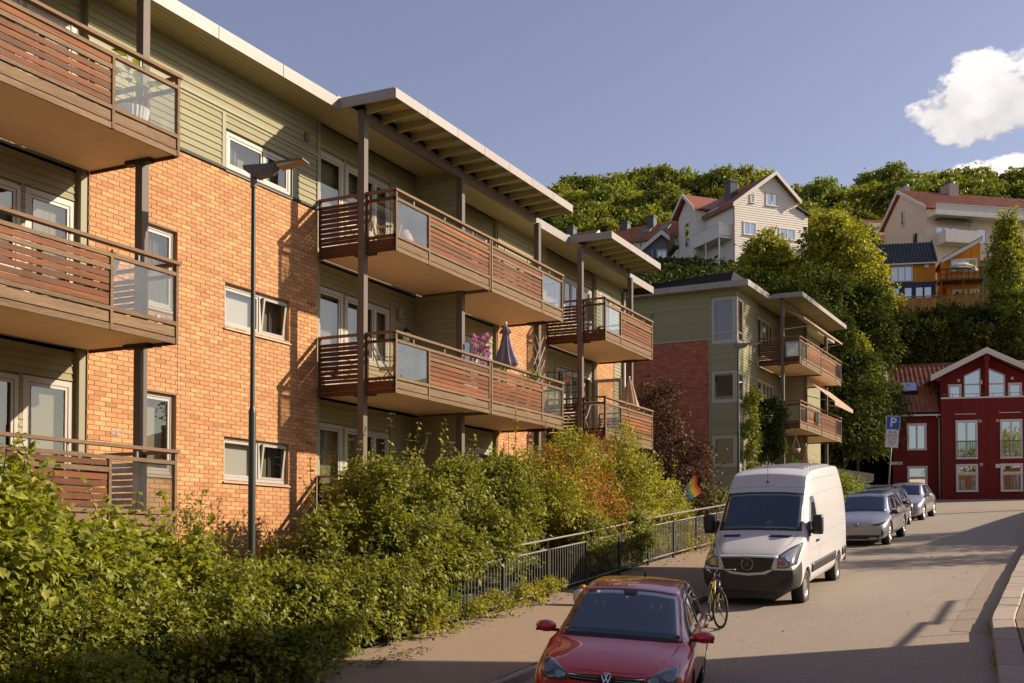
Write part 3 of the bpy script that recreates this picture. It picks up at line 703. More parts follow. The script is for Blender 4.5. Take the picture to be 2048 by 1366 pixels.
for k, z in enumerate(LV):
    zt = LV[k + 1] if k < 2 else 8.42
    MB().box(-.1, 1.02, 7.0, 7.1, z + .2, zt).build('partition', TRIMG, B); siding(B, Plane('side', 7.0), -.1, 1.02, z + .2, zt, [], 0, budB)
MB().box(-11.4, -.25, .22, 14.4, -1.6, 8.6).build('wall', TRIMG, B)
GB = {}
for k in (1, 2): GB[k] = balcony(B, 3.03, 11.18, LV[k], [(3.08, 4.3), (9.9, 11.1)], 7.05)
for y in (3.05, 7.05, 11.15): column(B, 1.1, y, -1.5, 8.24)
canopy(B, 2.7, 11.4); soffit(B, 0, 1.0, 2.72, 11.38); soffit(B, 0, .6, -.5, 2.7); soffit(B, 0, .6, 11.4, 15.2)
soffit(B, -11.4, .02, -.5, 0.0)
MB().box(-12, .6, -.5, 15.2, 8.46, 8.62).build('roof', ROOFD, B)
for (a, b) in ((-.5, 2.7), (11.4, 15.2)):
    n = round((b - a) / 1.07)
    for i in range(n): MB().box(.61, .635, a + (b - a) * i / n + .006, a + (b - a) * (i + 1) / n - .006, 8.41, 8.66).build('fascia_panel', FASCIA, B)
n = 11
for i in range(n): MB().box(-12 + 12.6 * i / n + .006, -12 + 12.6 * (i + 1) / n - .006, -.535, -.51, 8.41, 8.66).build('fascia_panel', FASCIA, B)
# raised dark roof set back from the edge
MB().hexa([(-12, 1.6, 8.62), (-.9, 1.6, 8.62), (-.9, 14, 8.62), (-12, 14, 8.62), (-12, 1.2, 9.0), (-.5, 1.2, 9.45), (-.5, 14, 9.45), (-12, 14, 9.0)]).build('roof_box', ROOFD, B)
# awnings on B
aw = M('awning_cloth', (.50, .36, .25), .8, rnd=.03, noise=(3, .2, (.42, .30, .22)), trans=(.25, None))
m = MB(); 
m.hexa([(1.05, 7.2, 5.5), (1.05, 11.1, 5.5), (2.4, 11.1, 4.36), (2.4, 7.2, 4.36), (1.05, 7.2, 5.52), (1.05, 11.1, 5.52), (2.4, 11.1, 4.38), (2.4, 7.2, 4.38)])
m.box(2.38, 2.41, 7.2, 11.1, 4.20, 4.37); a_ = m.build('awning', aw, B)
MB().tube((1.1, 7.25, 4.7), (2.36, 7.25, 4.36), .02, 6).tube((1.1, 11.0, 4.7), (2.36, 11.0, 4.36), .02, 6).tube((1.05, 7.2, 5.5), (1.05, 11.1, 5.5), .05, 8).build('awning_arm', WINFR, a_)
m = MB().hexa([(1.2, 3.3, 8.0), (1.2, 10.9, 8.0), (1.95, 10.9, 7.62), (1.95, 3.3, 7.62), (1.2, 3.3, 8.03), (1.2, 10.9, 8.03), (1.95, 10.9, 7.65), (1.95, 3.3, 7.65)]).box(1.93, 1.96, 3.3, 10.9, 7.58, 7.66)
a2_ = m.build('awning', aw, B); MB().tube((1.12, 3.2, 7.15), (1.9, 5.2, 7.6), .018, 6).tube((1.12, 3.2, 7.15), (1.15, 3.2, 8.05), .015, 6).tube((1.12, 9.2, 7.15), (1.9, 10.8, 7.6), .018, 6).build('awning_arm', WINFR, a2_)
lantern(B, .02, 3.4, 7.1, WINFR, 1.2); lantern(B, -.09, 6.5, 4.4, WINFR, 1.3)
# ================================================================== HOUSES
WHITEB = M('white_boards', (.76, .68, .59), .65, noise=(.5, .2, (.66, .59, .51)))
WHITET = M('white_trim', (.70, .64, .57), .55)
CREAM = M('cream_render', (.78, .64, .47), .85, noise=(.7, .25, (.70, .57, .42)), bump=(30, .3, .01))
REDW = M('red_boards', (.20, .022, .017), .7, rnd=.10, noise=(.8, .3, (.16, .018, .014)), spec=.2, stretch=(3, 3, .3))
ORNG = M('orange_boards', (.66, .235, .025), .65, rnd=.12, noise=(1, .3, (.55, .20, .025)), spec=.2, stretch=(3, 3, .3))
BLUEG = M('grey_blue_boards', (.17, .18, .20), .7, rnd=.1)
NAVY = M('navy_paint', (.02, .035, .06), .5)
TILER = M('red_roof_tile', (.38, .125, .055), .4, rnd=.22, noise=(4, .4, (.16, .045, .03)))
TILED = M('dark_roof_tile', (.022, .026, .035), .25, rnd=.2)
CHIM = M('chimney_sheet', (.06, .06, .065), .45, metal=.3)
CHIMB = M('chimney_render', (.38, .31, .26), .85)
FENCEW = M('fence_orange', (.55, .26, .05), .75, rnd=.25, noise=(2, .4, (.25, .13, .05)))

def far_window(root, P, u0, u1, z0, z1, n=2, o=.03, frame=WHITET, cas=True, h=None, extra=None):
    m = pb(P); fw = .075; d = o + .06
    m.box(u0 - .06, u1 + .06, 0, d, z1, z1 + .09); m.box(u0 - .06, u1 + .06, 0, d + .04, z0 - .06, z0)
    m.box(u0 - .05, u0 + .03, 0, d - .01, z0, z1); m.box(u1 - .03, u1 + .05, 0, d - .01, z0, z1)
    w = m.build('window', frame, root)
    W = (u1 - u0 - .06) / n
    for i in range(n):
        a = u0 + .03 + i * W; b = a + W
        s = pb(P); s.box(a + .002, a + .055, .01, d - .02, z0 + .002, z1 - .002); s.box(b - .055, b - .002, .01, d - .02, z0 + .002, z1 - .002); s.box(a + .055, b - .055, .01, d - .02, z0 + .002, z0 + .06); s.box(a + .055, b - .055, .01, d - .02, z1 - .06, z1 - .002)
        if h: s.box(a + .055, b - .055, .01, d - .02, z0 + h, z0 + h + .05)
        s.build('frame', frame, w)
        g = pb(P); g.quad((a + .05, .018, z0 + .05), (b - .05, .018, z0 + .05), (b - .05, .018, z1 - .05), (a + .05, .018, z1 - .05)); g.build('pane', PANEF, w)
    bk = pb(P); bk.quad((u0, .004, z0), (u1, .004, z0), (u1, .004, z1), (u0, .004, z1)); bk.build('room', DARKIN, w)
    return w
def boards_v(root, P, u0, u1, zb, zt, mat, holes=(), w=.16, name='wall_board'):
    """upright boards with real joints; zt may be a function of u"""
    m = pb(P); u = u0
    while u < u1 - .02:
        a, b = u + .006, min(u + w, u1) - .004
        top = zt(a) if callable(zt) else zt; top2 = zt(b) if callable(zt) else zt
        zs = [zb] + sorted([v for h in holes if h[0] < b and h[1] > a for v in (h[2], h[3])]) + [None]
        k = 0
        while k < len(zs) - 1:
            z0_ = zs[k]; z1_ = zs[k + 1]
            za, zb2 = (top, top2) if z1_ is None else (z1_, z1_)
            if min(za, zb2) > z0_ + .02:
                m.hexa([(a, 0, z0_), (b, 0, z0_), (b, .022, z0_), (a, .022, z0_), (a, 0, za), (b, 0, zb2), (b, .022, zb2), (a, .022, za)])
            k += 2
        u += w
    o = m.build(name, mat, root)
    if o: stuff(o)
def boards_h(root, P, u0f, u1f, z0, z1, mat, holes=(), st=.2, name='wall_board'):
    m = pb(P); z = z0
    while z < z1 - .03:
        a, b = z, min(z + st, z1); u0 = u0f(b) if callable(u0f) else u0f; u1 = u1f(b) if callable(u1f) else u1f
        for (s0, s1) in clip_row(u0, u1, a, b, holes) if u1 > u0 + .05 else ():
            m.hexa([(s0, 0, a), (s1, 0, a), (s1, .04, a), (s0, .04, a), (s0, 0, b), (s1, 0, b), (s1, .012, b + .005), (s0, .012, b + .005)])
        z += st
    o = m.build(name, mat, root)
    if o: stuff(o)
def tiles(root, p0, eu, ev, nu, nv, mat, cell=(.3, .36), name='roof_tile', amp=.05, keep=None, individually=0):
    """pantiles: rows of curved courses laid over p0 + i*eu + j*ev (ev runs down the slope)"""
    p0 = Vector(p0); eu = Vector(eu).normalized(); ev = Vector(ev).normalized(); nn = eu.cross(ev).normalized()
    if nn.z < 0: nn = -nn
    V = []; F = []; prof = [0, .55, 1.0, .55, 0, -.1]; k = len(prof)
    tv = []
    def tile(i, j, V, F):
        o = p0 + eu * (i * cell[0]) + ev * (j * cell[1]); n = len(V); jit = random.uniform(-.006, .006)
        for (t, up) in ((0.0, .005), (1.04, .032)):
            for q in range(k):
                V.append(tuple(o + eu * (cell[0] * q / (k - 1)) + ev * (cell[1] * t) + nn * (prof[q] * amp + up + jit)))
        for q in range(k): V.append(tuple(o + eu * (cell[0] * q / (k - 1)) + ev * (cell[1] * 1.04) + nn * (prof[q] * amp - .02)))
        for q in range(k - 1): F.append((n + q, n + q + 1, n + k + q + 1, n + k + q)); F.append((n + k + q, n + k + q + 1, n + 2 * k + q + 1, n + 2 * k + q))
    c = 0
    for j in range(nv):
        for i in range(nu):
            if keep and not keep(i * cell[0], j * cell[1]): continue
            tile(i, j, V, F)
    if V: stuff(ob(name, npmesh(name, V, F, True), mat, root))
def slab_roof(root, pts, th, mat, name='roof'):
    m = MB(); m.prism([Vector(p) for p in pts], (0, 0, -th)); return m.build(name, mat, root)

# ---- red house (local: x along the front, y into the house, z from 0 at street)
RH = empty('red_house', 'dark red timber house with tiled roof and glazed gable closing the street', 'house', (-10.81, 77.2, 2.78), rz=R(14.3))
Pf = Plane('side', 0.0)          # left wing front at y=0
Pg = Plane('side', -.55)         # main bay front, a little forward
PG = Plane('side', .35)          # glazed gable wall, set back
MB().box(0, 2.85, .0, 8, -.3, 5.5).build('wall', REDW, RH); MB().box(2.8, 14, -.545, 8, -.3, 6.5).build('wall', REDW, RH)
hw = [(.86, 1.95, 3.34, 4.92), (.86, 1.98, .45, 2.18)]
boards_v(RH, Pf, 0, 2.78, .1, 5.42, REDW, hw, .17)
far_window(RH, Pf, *hw[0], n=2); far_window(RH, Pf, .86, 1.98, 1.55, 2.18, n=1); far_window(RH, Pf, .86, 1.98, .45, 1.5, n=1)
hg = [(3.72, 4.92, 2.69, 5.0), (6.35, 7.55, 2.69, 5.0), (3.72, 4.92, .62, 2.23), (6.35, 7.55, .62, 2.23), (9.6, 10.8, 2.69, 5.0), (9.6, 10.8, .62, 2.23)]
boards_v(RH, Pg, 2.82, 14, .1, 6.46, REDW, hg, .17)
for h in hg:
    if h[2] > 2:
        w_ = far_window(RH, Pg, *h, n=2); r_ = pb(Pg)
        r_.box(h[0], h[1], .12, .15, h[2] + 1.05, h[2] + 1.10)
        r_.box(h[0], h[1], .12, .14, h[2] + .1, h[2] + .13); u = h[0]
        while u < h[1]: r_.box(u, u + .018, .12, .138, h[2] + .1, h[2] + 1.05); u += .105
        r_.build('window_railing', STEEL, w_)
    else:
        far_window(RH, Pg, h[0], h[1], h[3] - .48, h[3], n=1); far_window(RH, Pg, h[0], h[1], h[2], h[3] - .56, n=1)
        bl = pb(Pg); bl.quad((h[0] + .08, .012, h[2] + .05), (h[1] - .08, .012, h[2] + .05), (h[1] - .08, .012, h[3] - .62), (h[0] + .08, .012, h[3] - .62)); bl.build('blind', BLIND, RH)
for (u, z) in ((5.05, 4.93), (6.08, 4.95), (5.1, 2.2)): m = pb(Pg); m.box(u, u + .16, 0, .05, z, z + .16); v_ = m.build('wall_vent', CREAM, RH); m = pb(Pg); m.box(u + .04, u + .12, .05, .055, z + .04, z + .12); m.build('grille', DARKIN, v_)
m = pb(Pg); m.box(3.62, 4.9, 0, .06, 5.46, 5.5); m.build('awning_strip', WHITET, RH); m = pb(Pg); m.box(6.25, 7.55, 0, .06, 5.5, 5.54); m.build('awning_strip', WHITET, RH)
m = pb(Pg); m.box(6.0, 6.28, 0, .12, 2.05, 2.3); m.build('meter_box', WHITET, RH)
m = pb(Pg); m.box(3.0, 3.08, .0, .1, 2.4, 2.8); m.build('wall_lamp', NAVY, RH)
m = pb(Pg); m.box(2.80, 14, -.1, .08, 6.46, 6.56); m.build('parapet_cap', WHITET, RH)
m = pb(Pg)
for u in (3.0, 3.5, 4.9, 5.9, 6.9, 7.9): m.box(u, u + .03, -.02, .01, 6.56, 6.74)
m.box(2.85, 9, -.02, .01, 6.74, 6.77); m.build('parapet_rail', STEEL, RH)
MB().tube((2.76, -.1, 0), (2.76, -.1, 5.3), .05, 8).tube((2.76, -.1, 5.3), (2.5, -.35, 5.5), .05, 8).build('downpipe', WHITET, RH, True)
MB().box(-.1, 2.8, -.42, -.32, 5.44, 5.54).build('gutter', WHITET, RH)
m = pb(Pf); m.box(-.05, .0, 0, .05, 0, 5.4); m.build('corner_board', REDW, RH)
# terrace floor and gable wall behind the parapet
apx, apz = 5.52, 9.28; sl_ = .50
def gz(u): return apz - abs(u - apx) * sl_
gh = [(3.43, 4.15, 6.6, 7.4), (4.33, 5.34, 6.6, 8.55), (5.78, 6.79, 6.6, 8.55), (7.02, 7.74, 6.6, 7.4)]
boards_v(RH, PG, 2.9, 8.2, 6.4, gz, REDW, gh, .17); backing(PG, 2.9, 8.2, 6.4, 7.6, [gh[0], gh[3]], -.03, REDW, RH)
m = MB().prism([(2.9, .42, 7.6), (8.2, .42, 7.6), (8.2, .42, gz(8.2)), (apx, .42, apz), (2.9, .42, gz(2.9))], (0, 6, 0)); m.build('wall', REDW, RH)
far_window(RH, PG, *gh[0], n=1); far_window(RH, PG, *gh[3], n=1)
for (a, b, s) in ((4.33, 5.34, 1), (5.78, 6.79, -1)):
    m = pb(PG); t0 = 8.02 if s > 0 else 8.5; t1 = 8.5 if s > 0 else 8.02
    for (p, q, c, d, e, f_) in ((a, a + .07, 6.6, 6.6, t0, t0 + .03 * s), (b - .07, b, 6.6, 6.6, t1 - .03 * s, t1), (a, b, 6.6, 6.6, 6.67, 6.67), (a, b, 7.42, 7.42, 7.5, 7.5), (a, b, t0 - .09, t1 - .09, t0, t1)):
        m.hexa([(p, 0, c), (q, 0, d), (q, .09, d), (p, .09, c), (p, 0, e), (q, 0, f_), (q, .09, f_), (p, .09, e)])
    w_ = m.build('window', WHITET, RH); g = pb(PG); g.quad((a, .03, 6.6), (b, .03, 6.6), (b, .03, t1), (a, .03, t0)); g.build('pane', PANEF, w_)
    g = pb(PG); g.quad((a, .01, 6.6), (b, .01, 6.6), (b, .01, t1), (a, .01, t0)); g.build('room', DARKIN, w_)
for (u, z) in ((3.95, 7.65), (7.15, 7.7)): m = pb(PG); m.box(u, u + .16, .02, .06, z, z + .16); m.build('wall_vent', CREAM, RH)
MB().box(5.45, 5.67, -.62, -.4, 6.5, 9.1).box(5.38, 5.74, -.68, -.36, 8.85, 9.12).build('gable_post', REDW, RH)
for u in (5.38, 5.7): MB().box(u - .08, u + .06, .2, .34, 7.45, 7.7).build('wall_lamp', CREAM, RH)
# gable barge boards and roof
for s in (-1, 1):
    e = 3.35 if s < 0 else 3.6
    for k_, (o_, dz_) in enumerate(((0, 0), (-.05, -.17))):
        zz = .22 if k_ == 0 else .2
        m = MB(); y_ = -.86 + (.03 if k_ else 0); c0 = (apx, apz + .35 + dz_); c1 = (apx + s * e, apz + .35 + dz_ - e * sl_)
        m.hexa([(c0[0], y_, c0[1] - zz), (c1[0], y_, c1[1] - zz), (c1[0], y_ + .06, c1[1] - zz), (c0[0], y_ + .06, c0[1] - zz), (c0[0], y_, c0[1]), (c1[0], y_, c1[1]), (c1[0], y_ + .06, c1[1]), (c0[0], y_ + .06, c0[1])]); m.build('barge_board', WHITET, RH)
    m = MB(); e2 = e - .03
    m.hexa([(apx, -.8, apz + .10), (apx + s * e2, -.8, apz + .10 - e2 * sl_), (apx + s * e2, 5, apz + .10 - e2 * sl_), (apx, 5, apz + .10), (apx, -.8, apz + .26), (apx + s * e2, -.8, apz + .26 - e2 * sl_), (apx + s * e2, 5, apz + .26 - e2 * sl_), (apx, 5, apz + .26)]); m.build('gable_roof', TILER, RH)
    MB().box(apx + s * 2.85 - .12, apx + s * 2.85 + .12, -.75, .3, apz - 2.85 * .5 - .25, apz - 2.85 * .5 + .05).build('purlin', REDW, RH)
# main roof, street side: eave z 5.55 at y -.35, ridge 9.35 at y 4.2
ry, rz_ = 4.2, 9.32; ey, ez = -.4, 5.55
sv = Vector((0, ey - ry, ez - rz_)); slen = sv.length
m = MB().prism([(-.2, ey, ez - .12), (14, ey, ez - .12), (14, ry, rz_ - .12), (-.2, ry, rz_ - .12)], (0, 0, .08)); m.build('roof', DARKIN, RH)
m = MB().prism([(-.1, 8.8, ez - .12), (14, 8.8, ez - .12), (14, ry, rz_ - .12), (-.1, ry, rz_ - .12)], (0, 0, .1)); m.build('roof', TILER, RH)
MB().prism([(0, 0, 5.4), (0, 8, 5.4), (0, 4, 9.2)], (.05, 0, 0)).build('gable_wall', REDW, RH)
tiles(RH, (-.12, ry, rz_), (1, 0, 0), sv, 47, int(slen / .335), TILER, (.3, .335), amp=.075, keep=lambda u, v: (u < 2.75 or v < .9 + abs(u - 5.5) * .9 or False) and not (.55 < u - .12 < 1.72 - .12 and 2.15 < v < 3.4) or (v < .7))
MB().tube((-.1, ry, rz_ + .03), (14, ry, rz_ + .03), .12, 8).build('ridge_tile', TILER, RH, True)
m = MB().hexa([(-.22, ey - .02, ez - .22), (-.02, ey - .02, ez - .22), (-.02, ry, rz_ - .12), (-.22, ry, rz_ - .12), (-.22, ey - .02, ez + .1), (-.02, ey - .02, ez + .1), (-.02, ry, rz_ + .16), (-.22, ry, rz_ + .16)]); m.build('barge_board', WHITET, RH)
sn = Vector((0, -(ez - rz_), ey - ry)).normalized(); sn = Vector((0, -abs(sn.y), abs(sn.z)))
def onroof(u, v, h): d = sv.normalized(); p = Vector((u, ry, rz_)) + d * v + sn * h; return tuple(p)
m = MB().hexa([onroof(.62, 3.45, .0), onroof(1.75, 3.45, .0), onroof(1.75, 2.25, .0), onroof(.62, 2.25, .0), onroof(.62, 3.45, .16), onroof(1.75, 3.45, .16), onroof(1.75, 2.25, .16), onroof(.62, 2.25, .16)])
sk = m.build('roof_window', DARKST, RH); MB().quad(onroof(.72, 3.33, .165), onroof(1.65, 3.33, .165), onroof(1.65, 2.35, .165), onroof(.72, 2.35, .165)).build('pane', PANEF, sk)
# folded parasol on the terrace
MB().box(-.0, 14, -.56, -.5, -.05, .1).build('plinth', CHIMB, RH)

def parasol(name, label, loc, h, r, mat, folded=True, flare=0, group=None, bag=False):
    t = empty(name, label, 'parasol', loc, group=group)
    MB().tube((0, 0, 0), (0, 0, h), .022, 8).lathe([(.0, 0), (.24, 0), (.24, .06), (.05, .09), (0, .09)], 14).build('pole', DARKST if folded else WHITET, t, True)
    V = []; F = []; n = 40
    prof = [(0, 1.0), (.10, .975), (.2, .90), (.33, .80), (.18, .795), (.22, .70), (.32, .5), (.46, .3), (.62, .12), (.66, .06), (.40, .02), (.16, -.02)] if not bag else [(0, 1), (.12, .98), (.2, .93), (.13, .9), (.17, .75), (.2, .5), (.26, .3), (.42, .12), (.45, .05), (.2, 0)]
    if flare == 1: prof = [(0, 1.0), (.08, .97), (.2, .8), (.33, .58), (.46, .35), (.56, .15), (.62, .04), (.3, -.0)]
    L_ = h * .5
    for j, (rr, hh) in enumerate(prof):
        for i in range(n):
            t_ = 2 * math.pi * i / n; ff = 1 + (.34 * math.cos(8 * t_) + .1 * math.sin(3 * t_ + j)) * min(1, rr * 4)
            V.append((rr * r * ff * math.cos(t_), rr * r * ff * math.sin(t_), h - L_ + L_ * hh + .02))
    for j in range(len(prof) - 1):
        for i in range(n): F.append((j * n + i, j * n + (i + 1) % n, (j + 1) * n + (i + 1) % n, (j + 1) * n + i))
    ob('canopy', npmesh('canopy', V, F, True), mat, t)
    MB().lathe([(0, h + .1), (.03, h + .08), (.03, h + .02), (0, h)], 8).build('finial', WHITET, t, True)
    return t
PURP = M('parasol_mauve', (.34, .29, .32), .85, noise=(2, .2, (.2, .16, .2)), trans=(.2, None), stretch=(1, 1, .3))
BEIG = M('parasol_beige', (.60, .43, .29), .85, noise=(2, .2, (.5, .36, .25)), trans=(.25, None), stretch=(1, 1, .3))

# ---- white gabled house on the hill
WH = empty('white_house', 'tall white timber house with a steep gable and small corner balcony on the hill', 'house', (-27.99, 102.18, 22.0), rz=R(49.3))
zb = 0; ev = 9.3
P1 = Plane('side', 0.0)
def P2(off=0):                                   # left wall: local x = 0 plane facing -x; u runs along +y
    return lambda u, o, z: (-o + off, u, z)
ax, az = 4.25, 12.15; sL = (az - 9.1) / 4.25
def wz(u): return az - abs(u - ax) * (.74 if u < ax else .86)
wh_h = [(1.72, 2.12, 9.3, 10.05), (3.45, 4.7, 9.25, 10.4), (.98, 2.28, 6.3, 7.4), (4.9, 6.6, 6.3, 7.25), (1, 2.3, 3.2, 4.4)]
MB().box(.02, 6.8, .05, 9, 0, 9.0).build('wall', WHITEB, WH); MB().box(6.8, 8.1, .05, 9, 0, 8.75).build('wall', WHITEB, WH)
MB().prism([(.02, .05, 9.0), (8.0, .05, 8.7), (6.75, .05, wz(6.75) - .1), (ax, .05, az - .1), (.02, .05, wz(.02) - .1)], (0, 8.9, 0)).build('wall', WHITEB, WH)
boards_h(WH, P1, lambda z: 0.0 if z < 9 else max(0, ax - (az - z) / .74), lambda z: (8.1 if z < 8.75 else (6.85 + (9.35 - z) * 1.5 if z < 9.3 else 6.8)) if z < 10 - .05 else ax + (az - z) / .86, 1.0, az - .1, WHITEB, wh_h, .21)
for i, h in enumerate(wh_h): far_window(WH, P1, *h, n=1 if i == 0 else 2)
PL = P2(); lh = [(1.6, 2.55, 5.3, 7.45)]
boards_h(WH, PL, 0, 2.7, 1, 9.0, WHITEB, lh, .21); far_window(WH, PL, 1.75, 2.5, 5.6, 7.45, n=1)
for s, x1 in ((-1, -.45), (1, 7.05)):
    k_ = .74 if s < 0 else .86; zz = az - abs(x1 - ax) * k_
    MB().hexa([(ax, -.45, az + .02), (x1, -.45, zz + .02), (x1, 9, zz + .02), (ax, 9, az + .02), (ax, -.45, az + .2), (x1, -.45, zz + .2), (x1, 9, zz + .2), (ax, 9, az + .2)]).build('roof', TILER, WH)
    MB().hexa([(ax, -.52, az - .12), (x1, -.52, zz - .12), (x1, -.46, zz - .12), (ax, -.46, az - .12), (ax, -.52, az + .26), (x1, -.52, zz + .26), (x1, -.46, zz + .26), (ax, -.46, az + .26)]).build('barge_board', WHITET, WH)
tiles(WH, (ax, -.4, az + .22), (0, 1, 0), (-1, 0, -.74), 30, 16, TILER, (.3, .36))
MB().hexa([(6.8, -.25, 9.35), (8.35, -.25, 8.75), (8.35, 9, 8.75), (6.8, 9, 9.35), (6.8, -.25, 9.5), (8.35, -.25, 8.9), (8.35, 9, 8.9), (6.8, 9, 9.5)]).build('roof', DARKST, WH)
# left cross wing
MB().box(-.0, 5, 2.75, 8.0, 0, 9.4).build('wall', WHITEB, WH)
MB().box(-1.0, .02, 4.8, 7.95, 0, 9.6).build('wing', WHITEB, WH)
MB().prism([(-1.0, 4.8, 9.6), (-1.0, 7.95, 9.6), (-1.0, 6.5, 11.2)], (5, 0, 0)).build('wing_gable', WHITEB, WH)
PW = P2(-1.0)
boards_h(WH, PW, 4.8, 7.95, 1, 9.6, WHITEB, [(6.0, 6.85, 6.5, 8.75), (6.0, 6.85, 3.4, 5.5)], .21)
far_window(WH, PW, 6.0, 6.85, 6.5, 8.75, n=1, h=1.5); far_window(WH, PW, 6.0, 6.85, 3.4, 5.5, n=1, h=1.4)
for s, y1_ in ((-1, 4.45), (1, 8.6)):
    zz = 11.35 - abs(y1_ - 6.5) * .86
    MB().hexa([(-1.5, 6.5, 11.35), (-1.5, y1_, zz), (5, y1_, zz), (5, 6.5, 11.35), (-1.5, 6.5, 11.5), (-1.5, y1_, zz + .15), (5, y1_, zz + .15), (5, 6.5, 11.5)]).build('roof', TILER, WH)
    MB().hexa([(-1.56, 6.5, 11.2), (-1.56, y1_, zz - .15), (-1.5, y1_, zz - .15), (-1.5, 6.5, 11.2), (-1.56, 6.5, 11.55), (-1.56, y1_, zz + .2), (-1.5, y1_, zz + .2), (-1.5, 6.5, 11.55)]).build('barge_board', WHITET, WH)
MB().box(-1.4, .05, .3, 4.79, 6.0, 6.1).build('balcony', WHITEB, WH)
bq = MB(); bq.box(-1.45, -1.38, .35, 4.8, 6.0, 7.1); bq.box(-1.45, 0, .3, .37, 6.0, 7.1); bq.build('balcony_wall', WHITEB, WH)
bq = MB()
for y_ in (.4, 2.6, 4.6): bq.box(-1.4, -1.28, y_, y_ + .12, 3, 6)
bq.box(-1.45, 0, .3, 4.8, 5.85, 6.0); bq.box(-1.5, 0.0, .25, 4.8, 7.1, 7.16); bq.build('balcony_post', WHITET, WH)
MB().box(-1.45, -1.38, .35, 4.8, 2.5, 4.0).build('balcony_wall', WHITEB, WH)
MB().box(1.2, 2.0, 2.4, 3.4, 9.5, 12.0).box(1.15, 2.05, 2.35, 3.45, 11.9, 12.05).build('chimney', CHIM, WH)
MB().tube((-.03, .0, 1), (-.03, .0, 9), .05, 6).build('downpipe', DARKST, WH)
# lower side wing with sloping roof to the left
MB().prism([(-1.2, 8, 0), (-1.2, 16, 0), (-1.2, 16, 3.2), (-1.2, 8, 6.6)], (4, 0, 0)).build('wing', WHITEB, WH)
MB().hexa([(-1.6, 7.9, 6.7), (3, 7.9, 6.7), (3, 16.5, 3.1), (-1.6, 16.5, 3.1), (-1.6, 7.9, 6.95), (3, 7.9, 6.95), (3, 16.5, 3.35), (-1.6, 16.5, 3.35)]).build('roof', DARKST, WH)
MB().hexa([(-1.62, 7.9, 7.0), (-1.55, 7.9, 7.0), (-1.55, 14, 4.4), (-1.62, 14, 4.4), (-1.62, 7.9, 8.3), (-1.55, 7.9, 8.3), (-1.55, 14, 5.7), (-1.62, 14, 5.7)]).build('deck_screen', WOODG, WH)

# ---- cream building with long balcony
CB = empty('cream_apartment_building', 'cream rendered block with red tiled roof and long white balcony up on the right', 'apartment block', (-12.64, 111.99, 22.0), rz=R(38.3 - 0))
Pc = Plane('side', 0.0); PcL = lambda u, o, z: (-o, u, z)
MB().box(0, 22, 0, 7.4, 0, 9.1).build('wall', CREAM, CB)
MB().prism([(0.0, 0, 9.1), (0.0, 7.4, 9.1), (0.0, 4.3, 11.8)], (22, 0, 0)).build('gable_wall', CREAM, CB)
for s, y1_ in ((-1, -.5), (1, 7.8)):
    k_ = .60 if s < 0 else .85
    zz = 11.95 - abs(y1_ - 4.3) * k_
    MB().hexa([(-.35, 4.3, 11.9), (-.35, y1_, zz), (22.3, y1_, zz), (22.3, 4.3, 11.9), (-.35, 4.3, 12.05), (-.35, y1_, zz + .15), (22.3, y1_, zz + .15), (22.3, 4.3, 12.05)]).build('roof', TILER, CB)
    MB().hexa([(-.42, 4.3, 11.75), (-.42, y1_, zz - .15), (-.36, y1_, zz - .15), (-.36, 4.3, 11.75), (-.42, 4.3, 12.1), (-.42, y1_, zz + .2), (-.36, y1_, zz + .2), (-.36, 4.3, 12.1)]).build('barge_board', WHITET, CB)
tiles(CB, (-.3, 4.25, 12.07), (1, 0, 0), (0, -1, -.60), 75, 15, TILER, (.3, .36))
far_window(CB, PcL, 3.7, 4.25, 8.6, 9.95, n=1); far_window(CB, PcL, 1.3, 2.3, 6.3, 7.3, n=1)
m = MB().box(.1, 22, -1.5, 0, 8.2, 8.32); m.build('balcony', WHITET, CB)
u = .1
while u < 21: MB().box(u, u + .98, -1.5, -1.46, 8.3, 9.15).build('balcony_panel', WHITET, CB); u += 1.0
MB().box(.1, 22, -1.55, -1.42, 9.16, 9.22).build('balcony_rail', WHITET, CB)
for (a, b) in ((.8, 2.2), (4, 6), (9, 11)): far_window(CB, Pc, a, b, 8.4, 9.05 + .0, n=2)
far_window(CB, Pc, .95, 3.3, 6.2, 7.5, n=3); far_window(CB, Pc, 5.2, 6.2, 6.3, 7.55, n=1); far_window(CB, Pc, 9, 11, 6.3, 7.55, n=2)
MB().hexa([(.9, -.9, 7.78), (4.3, -.9, 7.78), (4.3, -.0, 8.05), (.9, -.0, 8.05), (.9, -.9, 7.9), (4.3, -.9, 7.9), (4.3, 0, 8.15), (.9, 0, 8.15)]).build('awning', M('awning_stripe', (.08, .09, .08), .8), CB)
MB().box(1.0, 4.8, -1.6, 0, 5.7, 5.85).build('balcony', WHITET, CB)
for k in range(4): MB().box(1.0 + k * .95, 1.94 + k * .95, -1.6, -1.55, 5.86, 6.85).build('balcony_panel', WHITET, CB)
MB().box(1.0, 1.05, -1.54, 0, 5.86, 6.85).box(4.76, 4.8, -1.54, 0, 5.86, 6.85).build('balcony_side', WHITET, CB)
MB().box(4.7, 5.7, 3.5, 5.0, 10.6, 12.9).build('chimney', CHIMB, CB); MB().lathe([(.5, 0), (.45, .3), (.2, .5), (0, .52)], 10, (5.2, 4.2, 12.9)).build('chimney_cap', CHIM, CB)
MB().box(.6, 1.2, 4.6, 5.6, 11, 12.7).build('chimney', CHIMB, CB); MB().lathe([(.4, 0), (.35, .25), (.15, .4), (0, .42)], 10, (.9, 5.1, 12.7)).build('chimney_cap', CHIM, CB)
MB().tube((4.5, -.08, 0), (4.5, -.08, 8.2), .06, 6).build('downpipe', WHITET, CB)
